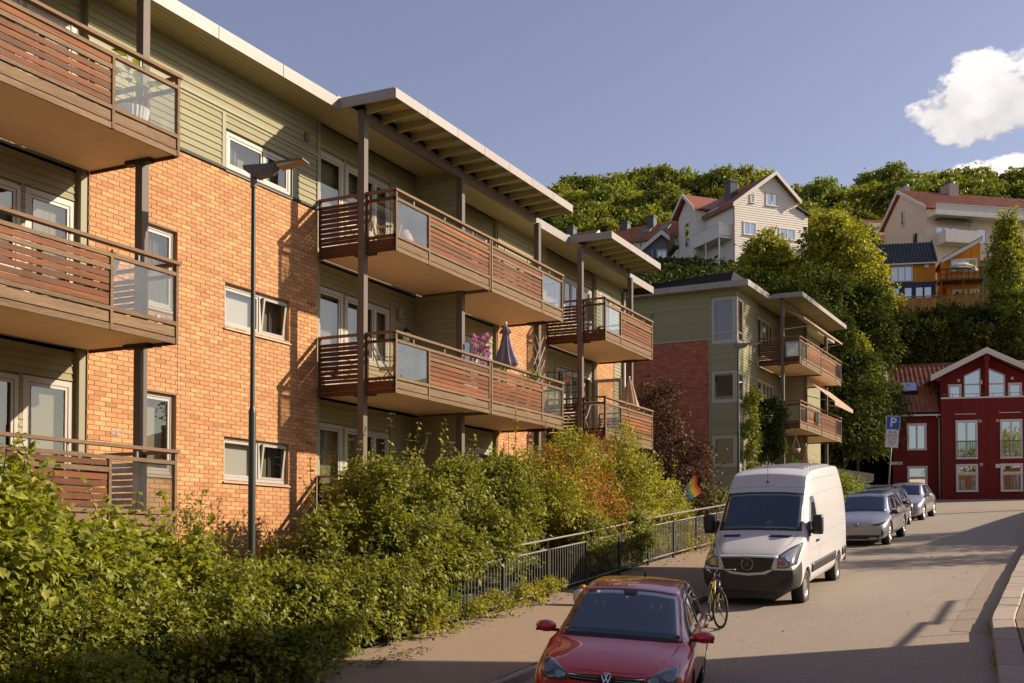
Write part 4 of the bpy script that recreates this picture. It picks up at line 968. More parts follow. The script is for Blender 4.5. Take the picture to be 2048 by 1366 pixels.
# gabled neighbour behind it
CN = empty('cream_house', 'small cream gable with red tiles behind the cream block, left of it', 'house', (-21.5, 122, 25.0), rz=R(38.3))
MB().box(0, 14, 0, 7, -2, 7.0).build('wall', CREAM, CN); MB().prism([(0, 0, 7.0), (0, 7, 7.0), (0, 3.5, 9.6)], (14, 0, 0)).build('gable_wall', CREAM, CN)
for s, y1_ in ((-1, -.5), (1, 7.5)):
    zz = 9.75 - 4.0 * .75
    MB().hexa([(-.35, 3.5, 9.75), (-.35, y1_, zz), (14, y1_, zz), (14, 3.5, 9.75), (-.35, 3.5, 9.9), (-.35, y1_, zz + .15), (14, y1_, zz + .15), (14, 3.5, 9.9)]).build('roof', TILER, CN)
tiles(CN, (-.3, 3.45, 9.92), (1, 0, 0), (0, -1, -.75), 46, 13, TILER, (.3, .36))
far_window(CN, lambda u, o, z: (-o, u, z), 3.0, 3.9, 6.6, 7.8, n=1)
MB().box(2, 4.5, -.0, 1.6, 7.0, 8.6).build('dormer', CREAM, CN)

# ---- orange houses
OL = empty('orange_house', 'orange timber house with a dark tiled roof and navy ground floor on the cliff', 'house', (-10.33, 97.52, 18.4), rz=R(14.3))
Po = Plane('side', 0.0)
MB().box(-6.5, 0, .03, 5, 0, 4.1).build('wall', ORNG, OL)
oh = [(-3.45, -1.75, 2.82, 4.1)]
boards_v(OL, Po, -6.5, 0, 2.72, 4.15, ORNG, oh, .22); far_window(OL, Po, -3.42, -1.78, 2.87, 4.06, n=3)
MB(Po).box(-6.5, 0, 0, .05, .9, 2.7).build('ground_floor_wall', NAVY, OL)
for a in (-3.4, -2.45, -1.6, -.95): far_window(OL, lambda u, o, z: (u, -o - .05, z), a, a + .68, 1.4, 2.35, n=1, frame=NAVY)
MB(Po).box(-6.5, .05, 0, .09, 2.6, 2.74).build('trim_board', NAVY, OL)
sv2 = Vector((0, -2.6, -2.2))
MB().prism([(-6.7, -.35, 4.2), (.1, -.35, 4.2), (.1, 2.25, 6.4), (-6.7, 2.25, 6.4)], (0, 0, .08)).build('roof', TILED, OL)
MB().prism([(-6.7, 4.9, 4.2), (.1, 4.9, 4.2), (.1, 2.25, 6.4), (-6.7, 2.25, 6.4)], (0, 0, .08)).build('roof', TILED, OL)
MB().prism([(0, .03, 4.1), (0, 4.6, 4.1), (0, 2.3, 6.25)], (-.05, 0, 0)).build('gable_wall', ORNG, OL)
tiles(OL, (-6.7, 2.25, 6.48), (1, 0, 0), sv2, 28, 9, TILED, (.24, .375), amp=.055)
MB().hexa([(.0, -.4, 4.1), (.12, -.4, 4.1), (.12, 2.3, 6.4), (.0, 2.3, 6.4), (0, -.4, 4.4), (.12, -.4, 4.4), (.12, 2.3, 6.7), (0, 2.3, 6.7)]).build('barge_board', TILED, OL)
MB().box(-6.6, .1, -.42, -.36, 4.12, 4.24).build('gutter', WHITET, OL)
MB(Po).box(-.85, -.55, .02, .16, 3.85, 4.1).build('lamp_box', WHITET, OL)
OR = empty('orange_house', 'orange timber house with a sloping lean roof and two terraces on the cliff', 'house', (-10.33, 97.52, 18.4), rz=R(14.3))
def lz(u): return 4.55 + (u - .8) * .53
MB().prism([(.85, .03, 0), (3.4, .03, 0), (3.4, .03, lz(3.4)), (.85, .03, lz(.85))], (0, 5, 0)).build('wall', ORNG, OR)
boards_v(OR, Po, .85, 3.4, 2.7, lz, ORNG, [(1.17, 3.16, 3.5, 4.4)], .22); far_window(OR, Po, 1.2, 3.13, 3.5, 4.36, n=3)
MB().hexa([(.4, -.5, lz(.4)), (3.5, -.5, lz(3.5)), (3.5, 5, lz(3.5)), (.4, 5, lz(.4)), (.4, -.5, lz(.4) + .1), (3.5, -.5, lz(3.5) + .1), (3.5, 5, lz(3.5) + .1), (.4, 5, lz(.4) + .1)]).build('roof', TILED, OR)
MB().hexa([(.38, -.56, lz(.4) - .28), (3.5, -.56, lz(3.5) - .28), (3.5, -.5, lz(3.5) - .28), (.38, -.5, lz(.4) - .28), (.38, -.56, lz(.4) + .02), (3.5, -.56, lz(3.5) + .02), (3.5, -.5, lz(3.5) + .02), (.38, -.5, lz(.4) + .02)]).build('barge_board', WHITET, OR)
MB().box(.1, 3.45, -1.6, .0, 2.42, 2.56).build('deck', WOODG, OR)
m = MB()
for u in np.arange(.12, 3.45, .42): m.box(u, u + .05, -1.58, -1.53, 2.56, 3.3)
m.box(.1, 3.45, -1.6, -1.52, 3.3, 3.36).box(.1, 3.45, -1.57, -1.55, 2.9, 2.93); m.build('deck_railing', DARKST, OR)
m = MB()
for u in (.15, 1.8, 3.38): m.box(u, u + .1, -1.55, -1.45, 0, 2.42)
m.build('deck_post', WOODG, OR)
MB().box(.35, .75, -.3, 0, 2.56, 4.2).build('door', ORNG, OR)
far_window(OR, Po, 1.3, 2.3, 1.1, 1.9, n=1); far_window(OR, Po, 2.6, 3.2, 1.1, 1.9, n=1)
GN = empty('grey_house', 'narrow grey rendered wall beside the sloping orange house', 'house', (-7.0, 98.36, 18.0), rz=R(14.3))
MB().box(.05, 3.2, .1, 5, 0, 4.6).build('wall', M('grey_render', (.30, .31, .28), .85, noise=(1, .3, (.24, .25, .22))), GN); MB().hexa([(-.1, -.2, 4.6), (3.4, -.2, 4.6), (3.4, 5.2, 4.6), (-.1, 5.2, 4.6), (-.1, -.2, 4.75), (3.4, -.2, 4.75), (3.4, 5.2, 5.4), (-.1, 5.2, 5.4)]).build('roof', WHITET, GN)
far_window(GN, Plane('side', .1), .5, 1.1, 3.0, 3.9, n=1)
# open sun umbrella on the upper deck
UO = empty('sun_umbrella', 'open cream sun umbrella tilted over the orange house terrace', 'parasol', (-8.15, 96.8, 20.95), rz=R(14.3))
MB().tube((0, 0, 0), (0, 0, 1.25), .03, 6).build('pole', WHITET, UO)
m = MB(); n = 8; top = (0.15, 0, 1.35)
rim_ = [(1.05 * math.cos(2 * math.pi * i / n), 1.0 * math.sin(2 * math.pi * i / n), .93 - .16 * math.cos(2 * math.pi * i / n)) for i in range(n)]
m.add([top] + rim_ + [(x, y, z - .12) for x, y, z in rim_], [(0, 1 + i, 1 + (i + 1) % n) for i in range(n)] + [(1 + i, 1 + (i + 1) % n, 9 + (i + 1) % n, 9 + i) for i in range(n)]); m.build('canopy', M('umbrella_cream', (.62, .58, .50), .8, trans=(.3, None)), UO)
# plank fence below the orange houses
OF = empty('plank_fence', 'ochre plank fence along the cliff edge below the orange houses', 'fence', (-10.33, 97.52, 18.1), rz=R(14.3))
u = -3.6
while u < 3.27:
    MB().box(u, u + .21, -1.75, -1.715, -.1, 1.45 + .05 * math.sin(u)).build('plank', FENCEW, OF); u += .225
MB().box(-3.6, 3.3, -1.71, -1.66, 1.2, 1.3).box(-3.6, 3.3, -1.71, -1.66, .3, .4).box(-3.65, 3.35, -1.8, -1.64, 1.50, 1.56).build('fence_rail', FENCEW, OF)

# ---- houses to the left on the hill
BH = empty('grey_blue_house', 'grey blue boarded gable with a white open casement below the white house', 'house', (-36.54, 106.88, 24.0), rz=R(18.3))
Pb = Plane('side', 0.0)
def bz(u): return 6.3 - abs(u) * .82
MB().prism([(-2.6, .05, 0), (2.6, .05, 0), (2.6, .05, bz(2.6)), (0, .05, 6.3), (-2.6, .05, bz(2.6))], (0, 8, 0)).build('wall', BLUEG, BH)
boards_v(BH, Pb, -2.6, 2.6, 0, bz, BLUEG, [(-.45, .5, 3.65, 4.8)], .24); far_window(BH, Pb, -.42, .47, 3.68, 4.75, n=2)
MB(Pb).box(-.9, -.86, .02, .5, 3.68, 4.72).build('open_casement', WHITET, BH)
for s in (-1, 1):
    x1 = s * 3.1
    MB().hexa([(0, -.5, 6.4), (x1, -.5, bz(3.1) + .1), (x1, 8, bz(3.1) + .1), (0, 8, 6.4), (0, -.5, 6.6), (x1, -.5, bz(3.1) + .3), (x1, 8, bz(3.1) + .3), (0, 8, 6.6)]).build('roof', ROOFD, BH)
    MB().hexa([(0, -.57, 6.2), (x1, -.57, bz(3.1) - .1), (x1, -.5, bz(3.1) - .1), (0, -.5, 6.2), (0, -.57, 6.65), (x1, -.57, bz(3.1) + .35), (x1, -.5, bz(3.1) + .35), (0, -.5, 6.65)]).build('barge_board', WHITET, BH)
MB().tube((-2.0, -.1, 0), (-2.0, -.1, 6.0), .06, 6).build('downpipe', CHIM, BH)
def ridge_house(name, label, loc, rz, w, d, h, rise, chims, skylights=0):
    t = empty(name, label, 'house', loc, rz=rz)
    MB().box(0, w, 0, d, -4, h).build('wall', CREAM, t); MB().prism([(w, 0, h), (w, d, h), (w, d / 2, h + rise)], (-w, 0, 0)).build('gable_wall', CREAM, t)
    k = rise / (d / 2)
    for s in (-1, 1):
        ye = -.4 if s < 0 else d + .4; zz = h + rise + .12 - (d / 2 + .4) * k
        MB().hexa([(-.3, d / 2, h + rise + .12), (-.3, ye, zz), (w + .35, ye, zz), (w + .35, d / 2, h + rise + .12), (-.3, d / 2, h + rise + .25), (-.3, ye, zz + .13), (w + .35, ye, zz + .13), (w + .35, d / 2, h + rise + .25)]).build('roof', TILER, t)
        MB().hexa([(w + .36, d / 2, h + rise), (w + .36, ye, zz - .12), (w + .42, ye, zz - .12), (w + .42, d / 2, h + rise), (w + .36, d / 2, h + rise + .3), (w + .36, ye, zz + .18), (w + .42, ye, zz + .18), (w + .42, d / 2, h + rise + .3)]).build('barge_board', WHITET, t)
    L2 = math.hypot(d / 2 + .4, (d / 2 + .4) * k)
    tiles(t, (-.3, d / 2, h + rise + .27), (1, 0, 0), (0, -1, -k), int((w + .6) / .3), int(L2 / .36), TILER, (.3, .36))
    for (x, y) in chims: MB().box(x, x + .7, y, y + .8, h + rise - 1.2, h + rise + .9).box(x - .06, x + .76, y - .06, y + .86, h + rise + .8, h + rise + .95).build('chimney', CHIM, t)
    for i in range(skylights):
        x = w * .42 + i * w * .26; yy = d / 2 - 1.7; z0_ = h + rise + .38 - 1.7 * k
        f = MB().hexa([(x, yy, z0_ - .02), (x + 1, yy, z0_ - .02), (x + 1, yy + .8, z0_ + .8 * k - .02), (x, yy + .8, z0_ + .8 * k - .02), (x, yy, z0_ + .08), (x + 1, yy, z0_ + .08), (x + 1, yy + .8, z0_ + .8 * k + .08), (x, yy + .8, z0_ + .8 * k + .08)]).build('roof_window', STEEL, t)
    far_window(t, Plane('side', 0), w * .2, w * .2 + 1.2, h - 1.8, h - .5, n=2)
    return t
ridge_house('white_house', 'white house with long red roof, two dark chimneys and two roof windows', (-42.8, 108.6, 27.2), R(-5), 7.6, 5.2, 3.2, 1.9, [(.4, 2.2), (3.6, 1.6)], 2)
ridge_house('white_house', 'small white gable with a red roof and dark chimney, furthest left on the hill', (-50.5, 106.0, 27.2), R(-5), 6.4, 5, 2.6, 1.8, [(3.4, 2.0)])

# ---- garage and low wall before the cliff
GG = empty('garage', 'grey garage with a sloping roof edge behind the parked cars', 'garage', (-14.5, 61.0, 1.6), rz=R(14))
MB().box(0, 4.6, 0, 5, 0, 1.75).build('wall', M('garage_grey', (.26, .26, .29), .8), GG)
MB().hexa([(-.3, -.35, 2.6), (4.9, -.35, 1.75), (4.9, 5, 1.75), (-.3, 5, 2.6), (-.3, -.35, 2.95), (4.9, -.35, 2.1), (4.9, 5, 2.1), (-.3, 5, 2.95)]).build('roof', M('garage_roof', (.30, .26, .24), .7), GG)
MB().prism([(0, 0, 1.75), (4.6, 0, 1.75), (0, 0, 2.55)], (0, 5, 0)).build('gable_wall', MATS['garage_grey'], GG)
MB().box(3.4, 4.3, -.02, .0, 1.2, 1.6).build('window', DARKIN, GG)
LW = MB().box(0, 2.6, 0, .3, -.6, 1.15).build('low_wall', M('wall_grey', (.20, .21, .24), .85), None); LW.location = (-11.7, 66.2, 2.2); LW.rotation_euler = (0, 0, R(10)); tag(LW, 'low grey concrete wall between the garage and the red house', 'wall')

# ---- buildings of the street outside the frame to the right (they throw the shadows)
def offhouse(label, x0, x1, y0, y1, z0, zt, gable, mat):
    t = empty('street_house', label, 'house', (x0, y0, z0))
    MB().box(0, x1 - x0, 0, y1 - y0, 0, zt - z0).build('wall', mat, t)
    w = x1 - x0; h = zt - z0
    if gable: MB().prism([(-.3, -.3, h), (w + .3, -.3, h), (w / 2, -.3, h + gable)], (0, y1 - y0 + .6, 0)).build('roof', TILER, t)
    for k in range(int((y1 - y0) / 2.4)): far_window(t, lambda u, o, z: (-o, u, z), .8 + k * 2.4, 1.9 + k * 2.4, 3.2, 4.6, n=2)
    return t
offhouse('cream house on the right of the street, beyond the frame', 4.0, 13, -14, 23.5, -2.5, 7.3, 0, CREAM)
offhouse('orange house further up on the right, beyond the frame', 5.2, 14, 44.4, 64, 1.0, 6.1, 0, ORNG)
rw = MB().box(0, .25, 0, 21.5, 0, 1).build('retaining_wall', CHIMB, None); rw.location = (3.6, 22.7, -1.9); rw.rotation_euler = (R(4.6), 0, 0); rw.scale = (1, 1, 3.2); tag(rw, 'retaining wall on the right of the street, beyond the frame', 'wall')
rr = empty('terrace_railing', 'terrace railing on the right of the street, beyond the frame', 'railing', (0, 0, 0))
MB().tube((4.0, 23.2, 2.55), (4.0, 26.1, 2.75), .05, 6).build('handrail', DARKST, rr); MB().tube((4.4, 26.0, 2.85), (4.4, 29.2, 3.15), .05, 6).build('handrail', DARKST, rr)
for (x, y, z) in ((4.0, 26.1, 2.75), (4.4, 27.6, 3.0), (4.4, 29.2, 3.15), (4.0, 24.4, 2.6)): MB().tube((x, y, 1.0), (x, y, z), .018, 5).build('baluster', DARKST, rr)
# ================================================================== VEHICLES
def car_body(stations, lower_mat_rows=None):
    """control cage of half sections, mirrored and subdivided; returns vertices, faces (and a flag per face: lower bumper)"""
    m = len(stations[0][1]) + 1; V = []; F = []; flag = []
    for (y, zb, pts) in [(s[0], s[2] if len(s) > 2 else s[1][0][1], s[1]) for s in stations]:
        row = [(0, y, zb)] + [(x, y, z) for (x, z) in pts]
        full = [(-x, yy, z) for (x, yy, z) in row[:0:-1]] + row       # left top centre ... bottom centre ... right top
        V += row[:]  # right side incl. centre bottom and centre top
        V += [(-x, yy, z) for (x, yy, z) in row[1:-1]]
    K = m; Lr = m + (m - 2)
    def idx(s, i, side):
        if side > 0 or i == 0 or i == K - 1: return s * Lr + i
        return s * Lr + K + i - 1
    for s in range(len(stations) - 1):
        for i in range(K - 1):
            F.append((idx(s, i, 1), idx(s + 1, i, 1), idx(s + 1, i + 1, 1), idx(s, i + 1, 1))); flag.append((s, i))
            F.append((idx(s, i + 1, -1), idx(s + 1, i + 1, -1), idx(s + 1, i, -1), idx(s, i, -1))); flag.append((s, i))
    for s, rev in ((0, False), (len(stations) - 1, True)):
        for i in range(K - 1):
            q = [idx(s, i, -1), idx(s, i + 1, -1), idx(s, i + 1, 1), idx(s, i, 1)]
            q = [v for k, v in enumerate(q) if v not in q[:k]]
            if rev: q = q[::-1]
            F.append(tuple(q[::-1])); flag.append((-1 if s == 0 else -2, i))
    return V, F, flag
def tighten(st, idx):
    n = len(st); idx = {i % n for i in idx}; out_ = []
    def mix(a, b, t): return (a[0] * (1 - t) + b[0] * t, [(p[0] * (1 - t) + q[0] * t, p[1] * (1 - t) + q[1] * t) for p, q in zip(a[1], b[1])])
    for i, q in enumerate(st):
        if i in idx and i > 0: out_.append(mix(st[i - 1], q, .86))
        out_.append(q)
        if i in idx and i < n - 1: out_.append(mix(q, st[i + 1], .14))
    return out_
class Car:
    def __init__(s, name, label, loc, rz, stations, paint, wheels, wr=.33, slope=0, roll=0, group=None, bumper=None, cat='car', ww=.22, crease={5: .35, 6: .45, 4: .15}, tight=(0, 4, 5, -1)):
        s.root = empty(name, label, cat, loc, group=group)
        s.root.rotation_mode = 'XYZ'
        fwd = Matrix.Rotation(rz, 4, 'Z') @ Matrix.Rotation(slope, 4, 'X') @ Matrix.Rotation(roll, 4, 'Y')
        s.root.rotation_euler = fwd.to_euler()
        s.hw = max(p[0] for p in stations[4][1])
        stations = tighten(stations, tight)
        V, F, flag = car_body(stations)
        me = bpy.data.meshes.new('body'); me.from_pydata(V, [], F); me.update()
        me.materials.append(paint); me.materials.append(BLACKP)
        if bumper:
            for p, fl in zip(me.polygons, flag):
                if bumper(fl): p.material_index = 1
        o = bpy.data.objects.new('body', me); COL.objects.link(o)
        if crease:
            bm = bmesh.new(); bm.from_mesh(me); cl = bm.edges.layers.float.new('crease_edge')
            K = len(stations[0][1]) + 1; Lr = K + K - 2
            for e in bm.edges:
                a, b = e.verts[0].index, e.verts[1].index
                if a // Lr != b // Lr:
                    i = a % Lr; i = i if i < K else i - K + 1
                    if i in crease: e[cl] = crease[i]
            bm.to_mesh(me); bm.free()
        sm = o.modifiers.new('s', 'SUBSURF'); sm.levels = 3; sm.render_levels = 3
        dg = bpy.context.evaluated_depsgraph_get(); dg.update()
        s.bvh = BVHTree.FromObject(o, dg)
        cutters = []
        for (wy, wx) in wheels:
            for sd in (-1, 1):
                c = MB().lathe([(0, 0), (wr + .055, 0), (wr + .055, .34), (0, .34)], 28, (0, 0, 0), 'x').mesh('cut')
                bmx = bmesh.new(); bmx.from_mesh(c); bmesh.ops.remove_doubles(bmx, verts=bmx.verts, dist=1e-5); bmesh.ops.recalc_face_normals(bmx, faces=bmx.faces); bmx.to_mesh(c); bmx.free()
                co = bpy.data.objects.new('cut', c); COL.objects.link(co); co.location = (wx - .28 if sd > 0 else -wx - .06, wy, wr)
                b = o.modifiers.new('b', 'BOOLEAN'); b.operation = 'DIFFERENCE'; b.object = co; b.solver = 'EXACT'; cutters.append(co)
        dg.update()
        ev_ = o.evaluated_get(dg); me2 = bpy.data.meshes.new_from_object(ev_)
        o.modifiers.clear(); o.data = me2
        for c in cutters: bpy.data.objects.remove(c)
        me2.polygons.foreach_set('use_smooth', [True] * len(me2.polygons))
        try: me2.set_sharp_from_angle(angle=R(38))
        except Exception: pass
        # split the bumper off as a part of its own
        if bumper:
            bm = bmesh.new(); bm.from_mesh(me2); d = [f for f in bm.faces if f.material_index != 1]; bmesh.ops.delete(bm, geom=d, context='FACES')
            mb_ = bpy.data.meshes.new('bumper'); bm.to_mesh(mb_); bm.free(); mb_.materials.clear(); mb_.materials.append(BLACKP)
            bm = bmesh.new(); bm.from_mesh(me2); d = [f for f in bm.faces if f.material_index == 1]; bmesh.ops.delete(bm, geom=d, context='FACES'); bm.to_mesh(me2); bm.free()
            for p in mb_.polygons: p.material_index = 0
            ob('bumper', mb_, None, s.root)
        o.parent = s.root; s.body = o; s.wr = wr
        MB().box(-.55, .55, stations[2][0], stations[-3][0], .2, .5).build('underbody', BLACKP, s.root)
        for (wy, wx) in wheels:
            for sd in (-1, 1):
                m = MB().lathe([(wr + .045, -.02), (wr + .045, .20), (.05, .2)], 24, (0, 0, 0), 'x')
                l = m.build('wheel_arch', BLACKP, s.root, True); l.location = (sd * (wx - .26), wy, wr); l.scale = (-1 if sd > 0 else 1, 1, 1); l.location.x = sd * (wx - .03)
    def hit(s, p, axis):
        if axis == 'front': o, d = Vector((p[0], -3, p[1])), Vector((0, 1, 0))
        elif axis == 'top': o, d = Vector((p[0], p[1], 5)), Vector((0, 0, -1))
        elif axis == 'right': o, d = Vector((4, p[0], p[1])), Vector((-1, 0, 0))
        elif axis == 'left': o, d = Vector((-4, p[0], p[1])), Vector((1, 0, 0))
        elif axis == 'back': o, d = Vector((p[0], 12, p[1])), Vector((0, -1, 0))
        h = s.bvh.ray_cast(o, d)
        if axis in ('left', 'right') and (h[0] is None or abs(h[0].x) < s.hw * .55 or h[0].x * o.x < 0):
            n = s.bvh.find_nearest(Vector((math.copysign(s.hw * .95, o.x), p[0], p[1]))); return n[0], n[1]
        if h[0] is None:
            n = s.bvh.find_nearest(o + d * 3.0); return n[0], n[1]
        nn = h[1] if h[1].dot(d) < 0 else -h[1]
        return h[0], nn
    def patch(s, name, mat, bot, top, axis, off=.004, nx=14, ny=7, parent=None, edge=True):
        """bot/top: polylines in the projection plane; the patch is draped over the body with a thin edge"""
        def samp(pl, t):
            n = len(pl) - 1; f = min(t * n, n - 1e-6); i = int(f); g = f - i
            return (pl[i][0] * (1 - g) + pl[i + 1][0] * g, pl[i][1] * (1 - g) + pl[i + 1][1] * g)
        V = []; F = []; B = []
        for j in range(ny + 1):
            for i in range(nx + 1):
                a = samp(bot, i / nx); b = samp(top, i / nx); t = j / ny
                p, n = s.hit((a[0] * (1 - t) + b[0] * t, a[1] * (1 - t) + b[1] * t), axis)
                V.append(tuple(p + n * off)); B.append(tuple(p - n * .01))
        for j in range(ny):
            for i in range(nx): q = j * (nx + 1) + i; F.append((q, q + 1, q + nx + 2, q + nx + 1))
        if edge:
            ring = [i for i in range(nx + 1)] + [j * (nx + 1) + nx for j in range(1, ny + 1)] + [ny * (nx + 1) + i for i in range(nx - 1, -1, -1)] + [j * (nx + 1) for j in range(ny - 1, 0, -1)]
            base = len(V); V += [B[r] for r in ring]; k = len(ring)
            for i in range(k): F.append((ring[i], base + i, base + (i + 1) % k, ring[(i + 1) % k]))
        return ob(name, npmesh(name, V, F, True), mat, parent or s.root)
    def line(s, name, mat, pts, axis, w=.008, off=.002, parent=None):
        V = []; F = []; P = []
        for a, b in zip(pts, pts[1:]):
            L_ = math.dist(a, b); n = max(1, int(L_ / .08))
            for i in range(n): P.append((a[0] + (b[0] - a[0]) * i / n, a[1] + (b[1] - a[1]) * i / n))
        P.append(pts[-1]); H = [s.hit(p, axis) for p in P]
        for i, (p, n) in enumerate(H):
            a = H[max(0, i - 1)][0]; b = H[min(len(H) - 1, i + 1)][0]; d = (b - a); d = d.normalized() if d.length > 1e-6 else Vector((0, 0, 1))
            q = n.cross(d).normalized() * w / 2
            V += [tuple(p + n * off - q), tuple(p + n * off + q)]
        F = [(2 * i, 2 * i + 2, 2 * i + 3, 2 * i + 1) for i in range(len(H) - 1)]
        return ob(name, npmesh(name, V, F), mat, parent or s.root)
    def wheels(s, wheels, style='spoke5', ww=.21, rimr=None):
        wr = s.wr; rr = rimr or wr * .68
        proto = None
        for (wy, wx) in wheels:
            for sd in (-1, 1):
                if proto is None:
                    prof = [(rr, .02), (rr + .012, -.0), (wr - .03, -.002), (wr - .006, .018), (wr, .05), (wr, ww - .05), (wr - .006, ww - .02), (wr - .03, ww), (rr, ww - .01)]
                    t = MB().lathe(prof, 36, (0, 0, 0), 'x').mesh('tyre', True); t.materials.append(RUBBER)
                    rm = MB().lathe([(rr, .012), (rr - .018, .01), (rr - .03, .05), (rr - .035, .14)], 36, (0, 0, 0), 'x')
                    if style == 'steel':
                        rm.lathe([(rr - .03, .06), (rr * .72, .045), (rr * .62, .02), (rr * .45, .03), (rr * .30, .012), (.0, .012)], 36, (0, 0, 0), 'x')
                        for i in range(16):
                            a = 2 * math.pi * i / 16; rm.lathe([(.001, -.0), (.015, 0), (.015, .004)], 6, (.046, math.cos(a) * rr * .78, math.sin(a) * rr * .78), 'x')
                    else:
                        nS = 5 if style == 'spoke5' else 7
                        for i in range(nS):
                            for k in (-1, 1):
                                a = 2 * math.pi * i / nS + k * .10; b = 2 * math.pi * i / nS + k * .2
                                c0 = Vector((.03, math.cos(a) * .05, math.sin(a) * .05)); c1 = Vector((.022, math.cos(b) * (rr - .02), math.sin(b) * (rr - .02)))
                                rm.tube(c0, c1, .014, 5, .018)
                        rm.lathe([(.0, .012), (.055, .014), (.06, .05)], 16, (0, 0, 0), 'x')
                    rmm = rm.mesh('rim', True); rmm.materials.append(RIM)
                    bk = MB().lathe([(0, .10), (rr - .03, .10)], 20, (0, 0, 0), 'x').mesh('brake'); bk.materials.append(DARKIN)
                    proto = (t, rmm, bk)
                w = bpy.data.objects.new('wheel', proto[0]); COL.objects.link(w); w.parent = s.root
                w.location = (sd * wx, wy, wr + .0); w.rotation_euler = (0, 0, math.pi if sd > 0 else 0)
                for nm, me in (('rim', proto[1]), ('brake_disc', proto[2])): r_ = bpy.data.objects.new(nm, me); COL.objects.link(r_); r_.parent = w
    def mirror_glass(s, x, y, z, mat, sx=.13, sy=.10, sz=.075, strip=True):
        for sd in (-1, 1):
            m = MB(); n = 12
            prof = [(0.02, 0), (.75, .12), (1, .4), (.96, .75), (.7, .95), (.3, 1.0), (0, 1)]
            V = []; 
            m.lathe([(r_, h * 1) for r_, h in [(0, -1), (.55, -.85), (.9, -.4), (1, 0), (.92, .45), (.8, .62), (0, .62)]], 14)
            m.v = [(sd * (x + sx + vx * sx), y + vz * sy, z + vy * sz) for (vx, vy, vz) in m.v]
            o = m.build('door_mirror', mat, s.root, True)
            MB().box(min(sd * (x - .03), sd * (x + .08)), max(sd * (x - .03), sd * (x + .08)), y - .02, y + .03, z - sz * .8, z - sz * .35).build('mirror_arm', BLACKP, o)
            if strip: MB().box(min(sd * (x + .02), sd * (x + sx * 1.9)), max(sd * (x + .02), sd * (x + sx * 1.9)), y - sy * .62, y + .02, z - sz * .72, z - sz * .45).build('mirror_trim', BLACKP, o)
def ring(m, c, r, t, n=28, tilt=None):
    """flat ring facing -y at c"""
    V = []
    for i in range(n):
        a = 2 * math.pi * i / n
        for rr, dy in ((r, 0), (r - t * .5, -.008), (r - t, 0)): V.append((c[0] + rr * math.cos(a), c[1] + dy, c[2] + rr * math.sin(a)))
    F = []
    for i in range(n):
        for k in range(2): a = i * 3 + k; b = ((i + 1) % n) * 3 + k; F.append((a, b, b + 1, a + 1))
    m.add(V, F)
def letter_badge(root, c, r, tiltx=0.0, mat=CHROME, star=False, backing_=True):
    m = MB(); ring(m, (0, 0, 0), r, r * .13)
    def bar(a, b, w): 
        a = Vector((a[0] * r, 0, a[1] * r)); b = Vector((b[0] * r, 0, b[1] * r)); d = (b - a).normalized(); q = Vector((-d.z, 0, d.x)) * w * r
        m.add([a - q, b - q, b + q, a + q, a - q + Vector((0, -.008, 0)), b - q + Vector((0, -.008, 0)), b + q + Vector((0, -.008, 0)), a + q + Vector((0, -.008, 0))], [(4, 5, 6, 7), (0, 1, 5, 4), (2, 3, 7, 6), (1, 2, 6, 5), (3, 0, 4, 7)])
    if star:
        for a in (90, 210, 330):
            a = R(a); d = Vector((math.cos(a), 0, math.sin(a))); q = Vector((-d.z, 0, d.x)) * .11 * r; tip = d * r * .93
            m.add([tuple(-q * .9), tuple(tip), tuple(q * .9), (0, -.018, 0)], [(0, 1, 3), (1, 2, 3)])
    else:
        bar((-.33, .84), (0, .10), .065); bar((.33, .84), (0, .10), .065)
        bar((-.78, .42), (-.33, -.72), .065); bar((-.33, -.72), (0, .02), .065); bar((0, .02), (.33, -.72), .065); bar((.33, -.72), (.78, .42), .065)
    m.v = [(c[0] + x, c[1] + y * math.cos(tiltx) + z * math.sin(tiltx), c[2] + z * math.cos(tiltx) - y * math.sin(tiltx)) for x, y, z in m.v]
    b = m.build('badge', mat, root)
    if backing_:
        q = MB().lathe([(0, 0), (r * .97, 0)], 24); q.v = [(c[0] + x, c[1] + .004 + y * 0 + 0, c[2] + y) for x, y, z in q.v]; 
        q.v = [(x, c[1] + .006 + (z - c[2]) * math.sin(tiltx), c[2] + (z - c[2]) * math.cos(tiltx)) for x, y, z in q.v]; q.build('badge_ground', BLACKP, b)
    return b
PAINTR = M('paint_red', (.58, .008, .022), .25, coat=1.0, spec=.6)
PAINTW = M('paint_white', (.60, .59, .585), .35, coat=.5)
PAINTG = M('paint_grey', (.30, .305, .34), .3, metal=.5, coat=1.0)
PAINTK = M('paint_black', (.05, .045, .045), .25, metal=.3, coat=1.0)
PAINTS = M('paint_silver', (.42, .42, .43), .3, metal=.6, coat=1.0)
LENS = M('headlight_lens', (.28, .29, .30), .12, metal=.5, coat=1.0)
LENSD = M('headlight_dark', (.055, .058, .064), .1, coat=1.0)
REFL = M('reflector', (.55, .55, .55), .12, metal=.9, coat=1.0)
REFLD = M('reflector_dim', (.16, .165, .17), .15, metal=.6, coat=1.0)
GRIL = M('grille_black', (.012, .012, .013), .35)
SEATM = M('interior_grey', (.05, .05, .055), .7)

